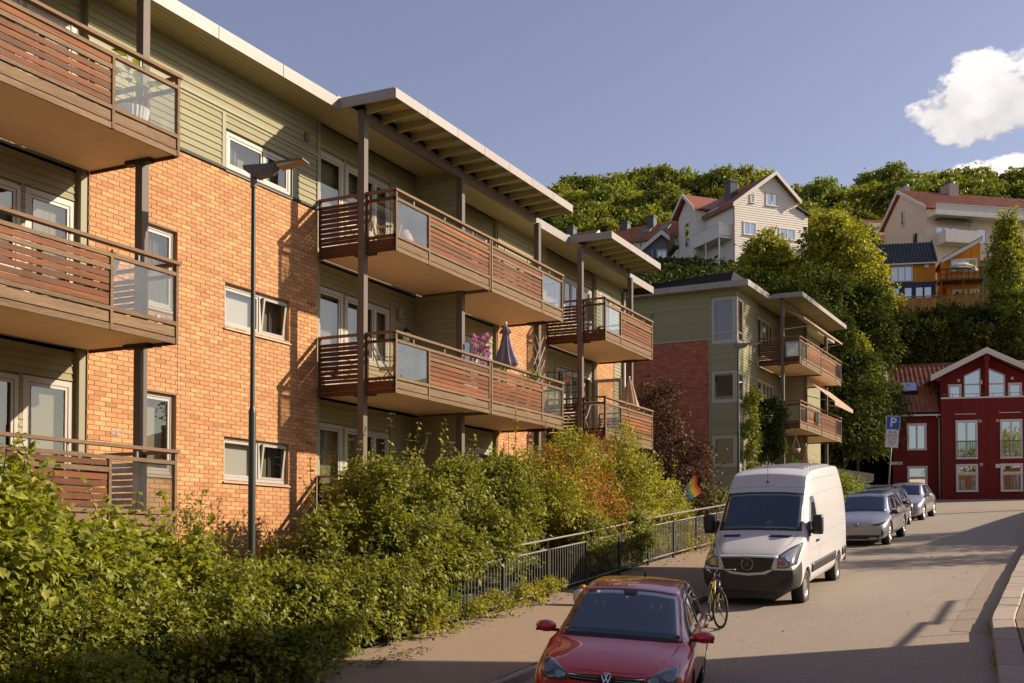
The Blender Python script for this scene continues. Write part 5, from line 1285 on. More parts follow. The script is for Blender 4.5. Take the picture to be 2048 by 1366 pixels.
def hatch_stations(L, W, H, wsb, wst, rf, rr, hood=.98, nose=.74, tail='hatch'):
    w = W / 2
    st = [
     (.02, [(w * .66, .20), (w * .80, .30), (w * .84, .45), (w * .80, .58), (w * .70, nose - .06), (w * .42, nose - .01), (0, nose)]),
     (.16, [(w * .80, .18), (w * .93, .30), (w * .955, .48), (w * .93, .64), (w * .84, nose + .01), (w * .48, nose + .06), (0, nose + .07)]),
     (.50, [(w * .84, .18), (w * .975, .32), (w * .995, .52), (w * .98, .73), (w * .885, nose + .10), (w * .50, nose + .155), (0, nose + .17)]),
     (wsb - .10, [(w * .86, .18), (w * .98, .33), (w, .56), (w * .985, .80), (w * .90, hood - .06), (w * .56, hood - .0), (0, hood + .02)]),
     (wsb + .12, [(w * .86, .18), (w * .98, .33), (w, .58), (w * .985, .86), (w * .925, hood - .02), (w * .77, hood + .06), (0, hood + .10)]),
     (wst, [(w * .86, .18), (w * .98, .33), (w, .58), (w * .985, .88), (w * .93, hood + .0), (w * .69, H - .11), (0, H - .05)]),
     (wst + .55, [(w * .86, .18), (w * .98, .33), (w, .58), (w * .985, .90), (w * .93, hood + .02), (w * .68, H - .055), (0, H)]),
     (rf, [(w * .86, .18), (w * .98, .33), (w, .58), (w * .985, .92), (w * .92, hood + .04), (w * .67, H - .09), (0, H - .035)]),
     (rr, [(w * .84, .20), (w * .97, .33), (w * .99, .58), (w * .975, .90), (w * .88, hood + .02), (w * .66, H - .20), (0, H - .15)]),
     (L - .12, [(w * .80, .24), (w * .93, .36), (w * .96, .58), (w * .94, .84), (w * .85, hood - .06), (w * .70, hood + .02), (0, hood + .06)]),
     (L, [(w * .66, .30), (w * .80, .40), (w * .84, .56), (w * .82, .78), (w * .72, hood - .14), (w * .5, hood - .08), (0, hood - .05)]),
    ]
    return st

# ---------- red hatchback in front
def red_car():
    st = hatch_stations(4.2, 1.79, 1.52, .98, 1.90, 3.35, 3.85, .92, .72)
    wh = [(.88, .855), (3.46, .855)]
    c = Car('parked_car', 'red hatchback parked nearest, cut off by the lower edge of the photo', (-4.76, 11.9, -2.13), R(13.0), st, PAINTR, wh, wr=.318, slope=R(4.6), roll=R(3.4), group='cars parked along the street')
    c.wheels(wh, 'spoke5')
    # windscreen with black border, dashboard side strip
    c.patch('windscreen_border', BLACKP, [(-.73, .945), (-.35, .955), (0, .96), (.35, .955), (.73, .945)], [(-.60, 1.40), (-.3, 1.43), (0, 1.438), (.3, 1.43), (.60, 1.40)], 'front', .003, 24, 10)
    ws = c.patch('windscreen', CARGL, [(-.69, .985), (-.35, .993), (0, .996), (.35, .993), (.69, .985)], [(-.575, 1.38), (-.3, 1.41), (0, 1.418), (.3, 1.41), (.575, 1.38)], 'front', .007, 24, 10)
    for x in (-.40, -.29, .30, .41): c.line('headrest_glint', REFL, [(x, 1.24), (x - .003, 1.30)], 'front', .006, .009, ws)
    c.patch('mirror_mount', BLACKP, [(-.07, 1.37), (.07, 1.37)], [(-.09, 1.415), (.09, 1.415)], 'front', .010, 4, 3, ws); c.patch('sensor', WHITET, [(-.04, 1.34), (-.01, 1.34)], [(-.04, 1.358), (-.01, 1.358)], 'front', .011, 2, 2, ws)
    c.line('steering_wheel', M('wheel_glint', (.10, .13, .16), .4), [(.32 + .17 * math.cos(a), 1.03 + .08 * math.sin(a)) for a in np.linspace(.1, 3.0, 12)], 'front', .012, .009, ws)
    # bonnet seams and shape
    c.line('bonnet_seam', BLACKP, [(-.70, .925), (-.66, .86), (-.52, .78), (-.40, .735)], 'front', .006, .0015); c.line('bonnet_seam', BLACKP, [(.70, .925), (.66, .86), (.52, .78), (.40, .735)], 'front', .006, .0015)
    c.line('bonnet_edge', BLACKP, [(-.40, .735), (0, .73), (.40, .735)], 'front', .007, .002)
    # grille strip
    g = c.patch('grille', GRIL, [(-.42, .625), (0, .61), (.42, .625)], [(-.41, .70), (0, .695), (.41, .70)], 'front', .006, 16, 4)
    for z in (.645, .675): c.line('grille_slat', CHROME, [(-.41, z + .012), (-.1, z)], 'front', .006, .012, g); c.line('grille_slat', CHROME, [(.1, z), (.41, z + .012)], 'front', .006, .012, g)
    p, n = c.hit((0, .672), 'front'); letter_badge(c.root, (0, p.y - .012, .672), .066, R(18))
    c.patch('lower_grille', GRIL, [(-.5, .30), (0, .29), (.5, .30)], [(-.52, .47), (0, .48), (.52, .47)], 'front', .006, 12, 4)
    for s in (-1, 1):
        o = sorted
        def q(pts): return [(s * x, z) for x, z in pts] if s > 0 else [(s * x, z) for x, z in pts][::-1]
        h = c.patch('headlight', LENSD, q([(.44, .615), (.55, .60), (.66, .61), (.755, .655)]), q([(.435, .70), (.54, .745), (.66, .79), (.765, .80)]), 'front', .006, 14, 8)
        for (cx, cz, rr) in ((.665, .70, .055), (.53, .675, .042)):
            p, n = c.hit((s * cx, cz), 'front')
            for (r0, r1, mt) in ((rr, rr * .9, LENS), (rr * .88, .0, REFLD), (rr * .42, 0, REFL)):
                m = MB(); k = 20; u = n.orthogonal().normalized(); w = n.cross(u); off = n * (.012 if r1 else .010 if mt is REFL else .013)
                m.v = [tuple(p + off + (u * math.cos(2 * math.pi * i / k) + w * math.sin(2 * math.pi * i / k)) * r_) for r_ in (r0, max(r1, .001)) for i in range(k)]
                m.f = [(i, (i + 1) % k, k + (i + 1) % k, k + i) for i in range(k)]; m.build('reflector', mt, h)
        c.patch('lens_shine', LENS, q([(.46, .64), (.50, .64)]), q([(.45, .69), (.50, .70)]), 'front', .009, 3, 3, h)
        ax = 'right' if s > 0 else 'left'
        c.patch('side_glass_border', BLACKP, [(1.40, .965), (2.2, .97), (3.65, 1.0)], [(1.92, 1.37), (2.5, 1.42), (3.45, 1.34)], ax, .003, 20, 6)
        w1 = c.patch('side_window', CARGL, [(1.50, .99), (2.3, .995)], [(1.95, 1.345), (2.32, 1.39)], ax, .007, 10, 6); w2 = c.patch('side_window', CARGL, [(2.38, 1.0), (3.2, 1.02)], [(2.40, 1.395), (3.12, 1.36)], ax, .007, 10, 6)
        c.line('door_seam', BLACKP, [(1.30, .98), (1.28, .5), (1.36, .30), (2.3, .28), (2.36, .98)], ax); c.line('door_seam', BLACKP, [(2.36, .3), (3.0, .3), (3.3, .65), (3.3, 1.0)], ax)
        for y in (2.1, 3.05): p, n = c.hit((y, .86), ax); MB().box(min(p.x, p.x + s * .03), max(p.x, p.x + s * .03), y - .09, y + .09, .85, .875).build('door_handle', PAINTR, c.root)
    c.mirror_glass(.83, 1.35, .985, PAINTR)
    c.patch('rear_window', CARGL, [(-.55, 1.08), (.55, 1.08)], [(-.50, 1.30), (.50, 1.30)], 'back', .005)
    MB().tube((0, 3.35, 1.46), (0, 3.40, 1.50), .02, 8, .012).build('aerial', BLACKP, c.root)
    return c
RC = red_car()

# ---------- white van
def van():
    T = [
     (.0, [(.66, .36), (.82, .44), (.88, .60), (.88, .78), (.80, .98), (.50, 1.04), (0, 1.06)]),
     (.14, [(.74, .33), (.93, .42), (.965, .60), (.955, .82), (.86, 1.06), (.55, 1.13), (0, 1.15)]),
     (.50, [(.82, .32), (.97, .45), (.985, .68), (.975, .92), (.92, 1.17), (.60, 1.27), (0, 1.30)]),
     (.92, [(.84, .32), (.975, .45), (.99, .72), (.985, 1.05), (.95, 1.30), (.62, 1.41), (0, 1.44)]),
     (1.06, [(.84, .32), (.975, .45), (.99, .72), (.985, 1.10), (.965, 1.38), (.86, 1.46), (0, 1.50)]),
     (1.72, [(.84, .32), (.975, .45), (.995, .80), (.99, 1.30), (.965, 1.72), (.82, 2.26), (0, 2.34)]),
     (2.05, [(.84, .32), (.975, .45), (.995, .80), (.99, 1.40), (.955, 1.95), (.79, 2.58), (0, 2.66)]),
     (2.55, [(.84, .32), (.975, .45), (.995, .80), (.99, 1.45), (.95, 2.05), (.80, 2.70), (0, 2.79)]),
     (4.2, [(.84, .32), (.975, .45), (.995, .80), (.99, 1.45), (.95, 2.05), (.80, 2.71), (0, 2.80)]),
     (5.70, [(.84, .34), (.975, .45), (.99, .80), (.985, 1.45), (.945, 2.05), (.79, 2.70), (0, 2.78)]),
     (5.88, [(.80, .38), (.94, .48), (.96, .80), (.955, 1.45), (.91, 2.02), (.75, 2.62), (0, 2.70)]),
     (5.90, [(.60, .60), (.80, .70), (.82, .90), (.82, 1.45), (.78, 1.95), (.6, 2.4), (0, 2.45)]),
    ]
    wh = [(1.0, .955), (4.66, .955)]
    c = Car('parked_van', 'white high-roof van with a black front bumper parked behind the red car', (-6.02, 22.85, -1.27), R(.8), T, PAINTW, wh, wr=.355, slope=R(5.2), roll=R(.8), group=None, cat='van', crease={6: .55, 5: .15, 1: .3},
            bumper=lambda fl: (fl[0] in (-1, 0, 1, 2) and fl[1] <= 3), tight=(0, 4, 5, 6, -1))
    c.root['category'] = 'van'
    c.wheels(wh, 'steel', ww=.23, rimr=.225)
    c.patch('windscreen_border', BLACKP, [(-.86, 1.475), (-.4, 1.49), (0, 1.495), (.4, 1.49), (.86, 1.475)], [(-.80, 2.22), (-.4, 2.25), (0, 2.255), (.4, 2.25), (.80, 2.22)], 'front', .004, 24, 12)
    ws = c.patch('windscreen', CARGL, [(-.80, 1.51), (-.4, 1.525), (0, 1.53), (.4, 1.525), (.80, 1.51)], [(-.76, 2.18), (-.4, 2.21), (0, 2.215), (.4, 2.21), (.76, 2.18)], 'front', .008, 24, 12)
    c.line('steering_wheel', MATS['wheel_glint'], [(.44 + .17 * math.cos(a), 1.60 + .15 * math.sin(a)) for a in np.linspace(-.2, 3.3, 14)], 'front', .016, .010, ws)
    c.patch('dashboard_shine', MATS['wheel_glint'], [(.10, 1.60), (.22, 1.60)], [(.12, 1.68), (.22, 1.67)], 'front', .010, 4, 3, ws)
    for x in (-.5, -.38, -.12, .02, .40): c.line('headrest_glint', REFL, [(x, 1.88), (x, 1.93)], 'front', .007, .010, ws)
    for s in (-1, 1): c.line('wiper', BLACKP, [(s * .30 - .28, 1.50), (s * .30 + .28, 1.515)], 'front', .02, .014, ws)
    # white cowl over the front of the roof seam, vents, bonnet
    c.line('roof_seam', M('seam_grey', (.25, .24, .24), .6), [(-.80, 2.33), (0, 2.37), (.80, 2.33)], 'front', .010, .002)
    for s in (-1, 1):
        v = c.patch('bonnet_vent', M('vent_navy', (.02, .025, .045), .5), [(s * .34 if s < 0 else .24, 1.375), (s * .34 + s * .36 if s < 0 else .66, 1.36)][::(1 if s > 0 else -1)], [(s * .36 if s < 0 else .28, 1.415), (s * .36 + s * .36 if s < 0 else .70, 1.40)][::(1 if s > 0 else -1)], 'front', .005, 12, 3)
        for i in range(9):
            x = (.27 + i * .045) if s > 0 else (-.37 - i * .038); c.line('vent_slat', BLACKP, [(x, 1.37), (x + .02, 1.405)], 'front', .006, .009, v)
    c.line('bonnet_seam', BLACKP, [(-.80, 1.43), (-.72, 1.25), (-.56, 1.12), (-.5, 1.085), (.5, 1.085), (.56, 1.12), (.72, 1.25), (.80, 1.43)], 'front', .007, .002)
    # grille frame, grille, slats, star
    fr = c.patch('grille_frame', PAINTW, [(-.53, .80), (-.35, .70), (0, .665), (.35, .70), (.53, .80)], [(-.60, 1.055), (-.3, 1.065), (0, 1.07), (.3, 1.065), (.60, 1.055)], 'front', .016, 20, 8)
    g = c.patch('grille', GRIL, [(-.46, .80), (-.3, .745), (0, .72), (.3, .745), (.46, .80)], [(-.54, 1.02), (-.3, 1.03), (0, 1.035), (.3, 1.03), (.54, 1.02)], 'front', .020, 20, 8)
    for z in (.80, .865, .93, .99): c.line('grille_slat', BLACKP, [(-.5, z + .01), (0, z), (.5, z + .01)], 'front', .024, .034, g)
    p, n = c.hit((0, .90), 'front'); letter_badge(c.root, (0, p.y - .045, .90), .125, R(10), mat=RIM, star=True, backing_=False)
    p, n = c.hit((.04, 1.10), 'front'); MB().lathe([(0, 0), (.018, .002), (.0, .006)], 8, (0.0, p.y - .01, 1.13)).build('bonnet_badge', DARKST, c.root)
    for s in (-1, 1):
        def q(pts): return [(s * x, z) for x, z in pts][::(1 if s > 0 else -1)]
        h = c.patch('headlight', LENS, q([(.60, .84), (.74, .845), (.90, .90)]), q([(.63, 1.06), (.76, 1.17), (.905, 1.25)]), 'front', .010, 10, 8)
        for (cx, cz, rr) in ((.80, 1.0, .075), (.70, .93, .05)):
            p, n = c.hit((s * cx, cz), 'front'); m = MB(); k = 18; u = n.orthogonal().normalized(); w = n.cross(u)
            m.v = [tuple(p + n * .016 + (u * math.cos(2 * math.pi * i / k) + w * math.sin(2 * math.pi * i / k)) * r_) for r_ in (rr, rr * .7, .001) for i in range(k)]
            m.f = [(j * k + i, j * k + (i + 1) % k, (j + 1) * k + (i + 1) % k, (j + 1) * k + i) for j in range(2) for i in range(k)]; m.build('reflector', REFL, h, True)
        c.patch('headlight_rim', BLACKP, q([(.585, .82), (.75, .825), (.93, .89)]), q([(.615, 1.075), (.76, 1.19), (.93, 1.275)]), 'front', .006, 10, 8)
        c.patch('fog_light', GRIL, q([(.68, .50), (.80, .52)]), q([(.66, .60), (.82, .62)]), 'front', .010, 5, 4)
        ax = 'right' if s > 0 else 'left'
        c.patch('side_trim', BLACKP, [(1.42, .60), (4.22, .60)], [(1.42, .79), (4.22, .79)], ax, .018, 14, 3); c.patch('side_trim', BLACKP, [(5.1, .60), (5.82, .60)], [(5.1, .79), (5.82, .79)], ax, .018, 5, 3)
        c.patch('side_window_border', BLACKP, [(1.34, 1.46), (2.12, 1.42)], [(1.86, 2.14), (2.10, 2.16)], ax, .004, 8, 8)
        c.patch('side_window', CARGL, [(1.42, 1.50), (2.06, 1.46)], [(1.88, 2.10), (2.05, 2.11)], ax, .008, 8, 8)
        sg = MATS['seam_grey']
        c.line('door_seam', sg, [(1.30, 1.42), (1.20, 1.0), (1.42, .42), (2.2, .42), (2.2, 2.18), (1.85, 2.2)], ax, .008)
        c.line('panel_seam', sg, [(2.35, .8), (2.4, 1.35), (5.5, 1.35), (5.6, 2.05), (5.5, 2.2), (2.45, 2.2), (2.35, 2.1), (2.35, 1.4)], ax, .009)
        c.line('panel_seam', sg, [(1.3, 1.06), (2.2, 1.08), (5.7, 1.12)], ax, .007); c.line('roof_gutter', sg, [(1.95, 2.42), (2.6, 2.5), (5.75, 2.5)], ax, .012)
        c.line('rear_seam', BLACKP, [(5.74, .8), (5.76, 2.35)], ax, .014)
        p, n = c.hit((2.02, 1.22), ax); MB().box(min(p.x, p.x + s * .04), max(p.x, p.x + s * .04), 1.93, 2.10, 1.20, 1.24).build('door_handle', BLACKP, c.root)
        # big mirrors
        m = MB(); x0 = s * 1.02; 
        def bx2(a, b, y0, y1, z0, z1): m.box(min(s * a, s * b), max(s * a, s * b), y0, y1, z0, z1)
        mm = MB().lathe([(0, -1), (.80, -.98), (.98, -.6), (1, 0), (.98, .7), (.85, 1), (0, 1)], 16)
        mm.v = [(s * (1.14 + np.sign(vx) * min(abs(vx) ** .5 if vx else 0, 1) * .115), 1.33 + vy * .10, 1.60 + vz * .20) for (vx, vy, vz) in mm.v]
        mo = mm.build('door_mirror', BLACKP, c.root, True)
        MB().box(min(s * .95, s * 1.10), max(s * .95, s * 1.10), 1.30, 1.36, 1.42, 1.50).box(min(s * .955, s * .99), max(s * .955, s * .99), 1.22, 1.42, 1.36, 1.66).build('mirror_arm', BLACKP, mo)
    # roof ribs
    for i in range(9): c.patch('roof_rib', PAINTW, [(-.62, 2.75 + i * .32), (.62, 2.75 + i * .32)], [(-.62, 2.82 + i * .32), (.62, 2.82 + i * .32)], 'top', .022, 10, 1)
    p, n = c.hit((.0, 2.46), 'front'); MB().lathe([(.0, .06), (.02, .04), (.03, 0), (.0, -.03)], 10, (0, p.y - .005, 2.45)).tube((0, p.y - .01, 2.49), (0, p.y - .02, 3.05), .005, 5).build('aerial', BLACKP, c.root)
    MB().box(-.93, .93, 5.86, 5.98, .40, .58).build('rear_bumper', BLACKP, c.root)
    return c
VN = van()

# ---------- the three cars behind
def back_car(label, loc, rz, L, W, H, wsb, wst, rf, rr, paint, wr, wb, slope, kind, roll=0):
    hood = .94 if kind != 'small' else .94
    st = hatch_stations(L, W, H, wsb, wst, rf, rr, hood, .72)
    wx = W / 2 - .04; wh = [(.88, wx), (.88 + wb, wx)]
    c = Car('parked_car', label, loc, rz, st, paint, wh, wr=wr, slope=slope, roll=roll, group='cars parked along the street')
    c.wheels(wh, 'spoke7'); w = W / 2
    k = (H - 1.49)
    c.patch('windscreen', CARGL, [(-w * .76, hood + .075), (0, hood + .10), (w * .76, hood + .075)], [(-w * .65, H - .125), (0, H - .09), (w * .65, H - .125)], 'front', .006, 18, 8)
    c.patch('rear_window', CARGL, [(-w * .6, hood + .09), (w * .6, hood + .09)], [(-w * .56, H - .2), (w * .56, H - .2)], 'back', .005, 8, 4)
    for s in (-1, 1):
        ax = 'right' if s > 0 else 'left'
        c.patch('side_glass_border', BLACKP, [(wsb + .42, hood + .045), (rr - .2, hood + .07)], [(wst + .02, H - .135), (rr - .45, H - .17)], ax, .003, 18, 6)
        for (a, b) in ((0.0, .36), (.39, .68), (.71, .97)):
            A0 = wsb + .50; B0 = rr - .28; A1 = wst + .04; B1 = rr - .5
            c.patch('side_window', CARGL, [(A0 + (B0 - A0) * a, hood + .055), (A0 + (B0 - A0) * b, hood + .07)], [(A1 + (B1 - A1) * a, H - .155), (A1 + (B1 - A1) * b, H - .165)], ax, .007, 6, 5)
        c.line('door_seam', BLACKP, [(wsb + .2, hood - .02), (wsb + .2, .4), (wst + .42, .32), (wst + .42, hood)], ax); c.line('door_seam', BLACKP, [(wst + .42, .3), (wst + 1.2, .34), (wst + 1.35, hood)], ax)
        def q(pts): return [(s * x, z) for x, z in pts][::(1 if s > 0 else -1)]
        if kind == 'ev':
            h = c.patch('headlight', LENSD, q([(w * .50, .655), (w * .70, .64), (w * .90, .70)]), q([(w * .50, .70), (w * .7, .735), (w * .91, .80)]), 'front', .006, 10, 4); c.line('light_strip', WHITET, q([(w * .5, .70), (w * .7, .735), (w * .9, .79)]), 'front', .014, .010, h)
            c.patch('air_inlet', GRIL, q([(w * .80, .34), (w * .86, .36)]), q([(w * .82, .52), (w * .88, .50)]), 'front', .008, 3, 4)
        else:
            h = c.patch('headlight', LENS, q([(w * .50, .60), (w * .72, .60), (w * .90, .68)]), q([(w * .52, .67), (w * .72, .74), (w * .92, .80)]), 'front', .006, 10, 5); p, n = c.hit((s * w * .74, .68), 'front')
    if kind == 'ev':
        c.line('light_strip', WHITET, [(-w * .5, .69), (-.08, .685)], 'front', .012, .006); c.line('light_strip', WHITET, [(.08, .685), (w * .5, .69)], 'front', .012, .006)
        c.patch('lower_grille', GRIL, [(-w * .72, .24), (w * .72, .24)], [(-w * .76, .36), (w * .76, .36)], 'front', .006, 10, 3)
        p, n = c.hit((0, .685), 'front'); letter_badge(c.root, (0, p.y - .012, .685), .07, R(12))
        for s in (-1, 1): MB().tube((s * w * .66, wst + .1, H - .02), (s * w * .62, rr - .4, H - .06), .018, 6).build('roof_rail', CHROME, c.root)
        for s in (-1, 1): c.patch('splitter', PAINTG, [(s * .5 - .15, .2), (s * .5 + .15, .2)], [(s * .5 - .13, .29), (s * .5 + .13, .29)], 'front', .012, 4, 3)
        c.patch('roof_panel', CARGL, [(-w * .55, wst + .1), (w * .55, wst + .1)], [(-w * .53, rf), (w * .53, rf)], 'top', .004, 8, 8)
    else:
        c.patch('grille', GRIL, [(-w * .40, .52), (w * .40, .52)], [(-w * .44, .66), (w * .44, .66)], 'front', .006, 10, 3); c.patch('lower_grille', GRIL, [(-w * .6, .26), (w * .6, .26)], [(-w * .64, .38), (w * .64, .38)], 'front', .006, 10, 3)
        p, n = c.hit((0, .69), 'front'); m = MB(); ring(m, (0, p.y - .012, .69), .055, .02); m.build('badge', CHROME, c.root)
        if kind == 'wagon':
            for s in (-1, 1): MB().tube((s * w * .66, wst + .1, H - .0), (s * w * .62, rr - .4, H - .04), .018, 6).build('roof_rail', CHROME, c.root)
    c.mirror_glass(w * .9, wsb + .38, hood + .04, BLACKP if kind != 'small' else paint)
    return c
back_car('dark grey estate car with a light strip and round badge right behind the white van', (-6.32, 37.0, -.05), R(-.5), 4.96, 1.86, 1.60, 1.02, 1.95, 3.9, 4.5, PAINTG, .35, 2.97, R(5.6), 'ev')
back_car('black estate car with roof rails between the grey car and the silver one', (-6.75, 42.9, .46), R(.5), 4.7, 1.82, 1.56, 1.05, 1.85, 3.7, 4.3, PAINTK, .33, 2.7, R(5.2), 'wagon')
back_car('silver hatchback parked last in the row, before the red house', (-6.55, 48.0, .93), R(-2.5), 3.98, 1.74, 1.52, .95, 1.70, 3.0, 3.55, PAINTS, .31, 2.54, R(4.8), 'small')

# ================================================================== STREET FURNITURE
def fence():
    t = empty('metal_railing', 'grey metal railing with thin upright bars between the pavement and the bushes', 'railing', (0, 0, 0))
    def zf(y): return zr(y) + .36
    ys = list(np.arange(15.1, 46, 1.98)); H = 1.14
    for a, b in zip(ys, ys[1:]):
        zA, zB = zf(a), zf(b)
        MB().box(XF - .025, XF + .025, a - .035, a + .035, zA - .2, zA + H - .18).build('fence_post', DARKST, t)
        MB().tube((XF, a, zA + H - .2), (XF, a, zA + H - .02), .014, 6).build('rail_bracket', DARKST, t)
        MB().tube((XF, a, zA + H), (XF, b, zB + H), .022, 8, cap=False).build('handrail', STEEL, t, True)
        MB().tube((XF, a + .035, zA + H - .20), (XF, b - .035, zB + H - .20), .018, 8).build('top_rail', STEEL, t, True)
        MB().tube((XF, a + .035, zA + .12), (XF, b - .035, zB + .12), .018, 8).build('bottom_rail', STEEL, t, True)
        n = 16
    cnt = 0; rest = MB(); me = MB().tube((0, 0, 0), (0, 0, 1), .008, 5).mesh('bar'); me.materials.append(STEEL)
    for a, b in zip(ys, ys[1:]):
        for i in range(1, 16):
            f = i / 16; y = a + (b - a) * f; z = zf(a) + (zf(b) - zf(a)) * f
            if 14 < y < 38 and cnt < 290:
                o = bpy.data.objects.new('fence_bar', me); COL.objects.link(o); o.parent = t; o.location = (XF, y, z + .12); o.scale = (1, 1, H - .32); cnt += 1
            else: rest.tube((XF, y, z + .12), (XF, y, z + H - .2), .008, 5)
    stuff(rest.build('fence_bar', STEEL, t))
fence()
def street_lamp(label, x, y, z0, ztop, r0, r1, rz, sc=1.0, tall=2.6):
    t = empty('street_lamp', label, 'street lamp', (x, y, z0), rz=rz, group='street lamps')
    H = ztop - z0; GP = M('lamp_pole_paint', (.035, .045, .032), .4, noise=(4, .3, (.05, .055, .04)), stretch=(3, 3, .4))
    MB().lathe([(r0 * 1.02, 0), (r0, tall), (r0 * .9, tall + .06), (r1 * 1.1, tall + .1), (r1 * 1.05, tall + .12), (r1, H)], 20).build('pole', GP, t, True)
    HD = M('lamp_head_paint', (.14, .12, .12), .45)
    m = MB()
    m.lathe([(r1 * 1.35, H - .16 * sc), (r1 * 1.5, H + .06 * sc)], 16)
    m.prism([(-.12 * sc, -.10 * sc, H + .10 * sc), (.05 * sc, -.10 * sc, H - .02 * sc), (.30 * sc, -.10 * sc, H + .03 * sc), (.40 * sc, -.10 * sc, H + .14 * sc), (.40 * sc, -.10 * sc, H + .17 * sc), (-.14 * sc, -.10 * sc, H + .17 * sc)], (0, .20 * sc, 0))
    h = m.build('lamp_head', HD, t)
    MB().hexa([(.40 * sc, -.13 * sc, H + .145 * sc), (.86 * sc, -.13 * sc, H + .175 * sc), (.86 * sc, .13 * sc, H + .175 * sc), (.40 * sc, .13 * sc, H + .145 * sc), (.38 * sc, -.13 * sc, H + .175 * sc), (.86 * sc, -.13 * sc, H + .20 * sc), (.86 * sc, .13 * sc, H + .20 * sc), (.38 * sc, .13 * sc, H + .175 * sc)]).build('lamp_cover', HD, h)
    MB().hexa([(.44 * sc, -.10 * sc, H + .10 * sc), (.82 * sc, -.10 * sc, H + .165 * sc), (.82 * sc, .10 * sc, H + .165 * sc), (.44 * sc, .10 * sc, H + .10 * sc), (.42 * sc, -.11 * sc, H + .145 * sc), (.84 * sc, -.11 * sc, H + .173 * sc), (.84 * sc, .11 * sc, H + .173 * sc), (.42 * sc, .11 * sc, H + .145 * sc)]).build('lamp_glass', M('lamp_lens', (.62, .42, .22), .15, coat=1), h)
    return t
street_lamp('tall dark green street lamp with a flat head in front of the brick wall', -11.3, 13.95, -1.0, 5.62, .056, .036, R(12), 1.0, 3.0)
street_lamp('slim dark street lamp at the corner of the red brick block', -11.75, 43.3, .9, 7.55, .05, .035, R(20), 1.0, 3.4)
# ---- parking sign
def text(body, size, mat, parent, loc, rot=(math.pi / 2, 0, 0), align='CENTER', name='lettering', bold=0.0, sx=1.0):
    c = bpy.data.curves.new(name, 'FONT'); c.body = body; c.size = size; c.align_x = align; c.align_y = 'CENTER'; c.extrude = .002; c.offset = bold; c.resolution_u = 3
    tmp = bpy.data.objects.new(name, c); COL.objects.link(tmp); dg = bpy.context.evaluated_depsgraph_get(); dg.update()
    me = bpy.data.meshes.new_from_object(tmp.evaluated_get(dg)); bpy.data.objects.remove(tmp)
    me.materials.clear(); me.materials.append(mat)
    o = bpy.data.objects.new(name, me); COL.objects.link(o); o.parent = parent; o.location = loc; o.rotation_euler = rot; o.scale = (sx, 1, 1); return o
BLUE = M('sign_blue', (.01, .06, .36), .4); SIGNW = M('sign_white', (.66, .60, .55), .5); SIGNK = M('sign_black', (.02, .02, .02), .5)
PS = empty('parking_sign', 'leaning parking sign with a blue P plate above a white times plate', 'road sign', (-7.72, 52.9, 1.45), rot=(0, R(4.2), R(24)))
MB().tube((0, 0, 0), (0, 0, 4.2), .035, 10).build('pole', STEEL, PS, True)
MB().box(-.29, .29, -.06, -.045, 3.66, 4.24).build('sign_plate', BLUE, PS); pz = text('P', .56, SIGNW, PS, (0.0, -.063, 3.96), bold=.012)
m = MB()
for (a, b, c, d) in ((-.30, .30, 4.235, 4.255), (-.30, .30, 3.645, 3.665), (-.305, -.285, 3.665, 4.235), (.285, .305, 3.665, 4.235)): m.box(a, b, -.064, -.044, c, d)
m.build('sign_border', SIGNW, PS)
MB().box(-.28, .28, -.058, -.045, 2.86, 3.63).build('sign_plate', SIGNW, PS)
for (s_, z, sz) in (('09-20', 3.52, .15), ('(09-20)', 3.38, .15), ('Mot avgift', 3.26, .085), ('Avgift med', 3.14, .075), ('beboerkort', 3.06, .075), ('Sone 2', 2.97, .075)): text(s_, sz, SIGNK, PS, (0, -.060, z))
# street name plate on the red house
NP = MB().box(-.2, .52, -.06, -.03, 2.38, 2.56).build('street_name_plate', SIGNW, RH); text('gate', .12, SIGNK, NP, (.34, -.062, 2.47))

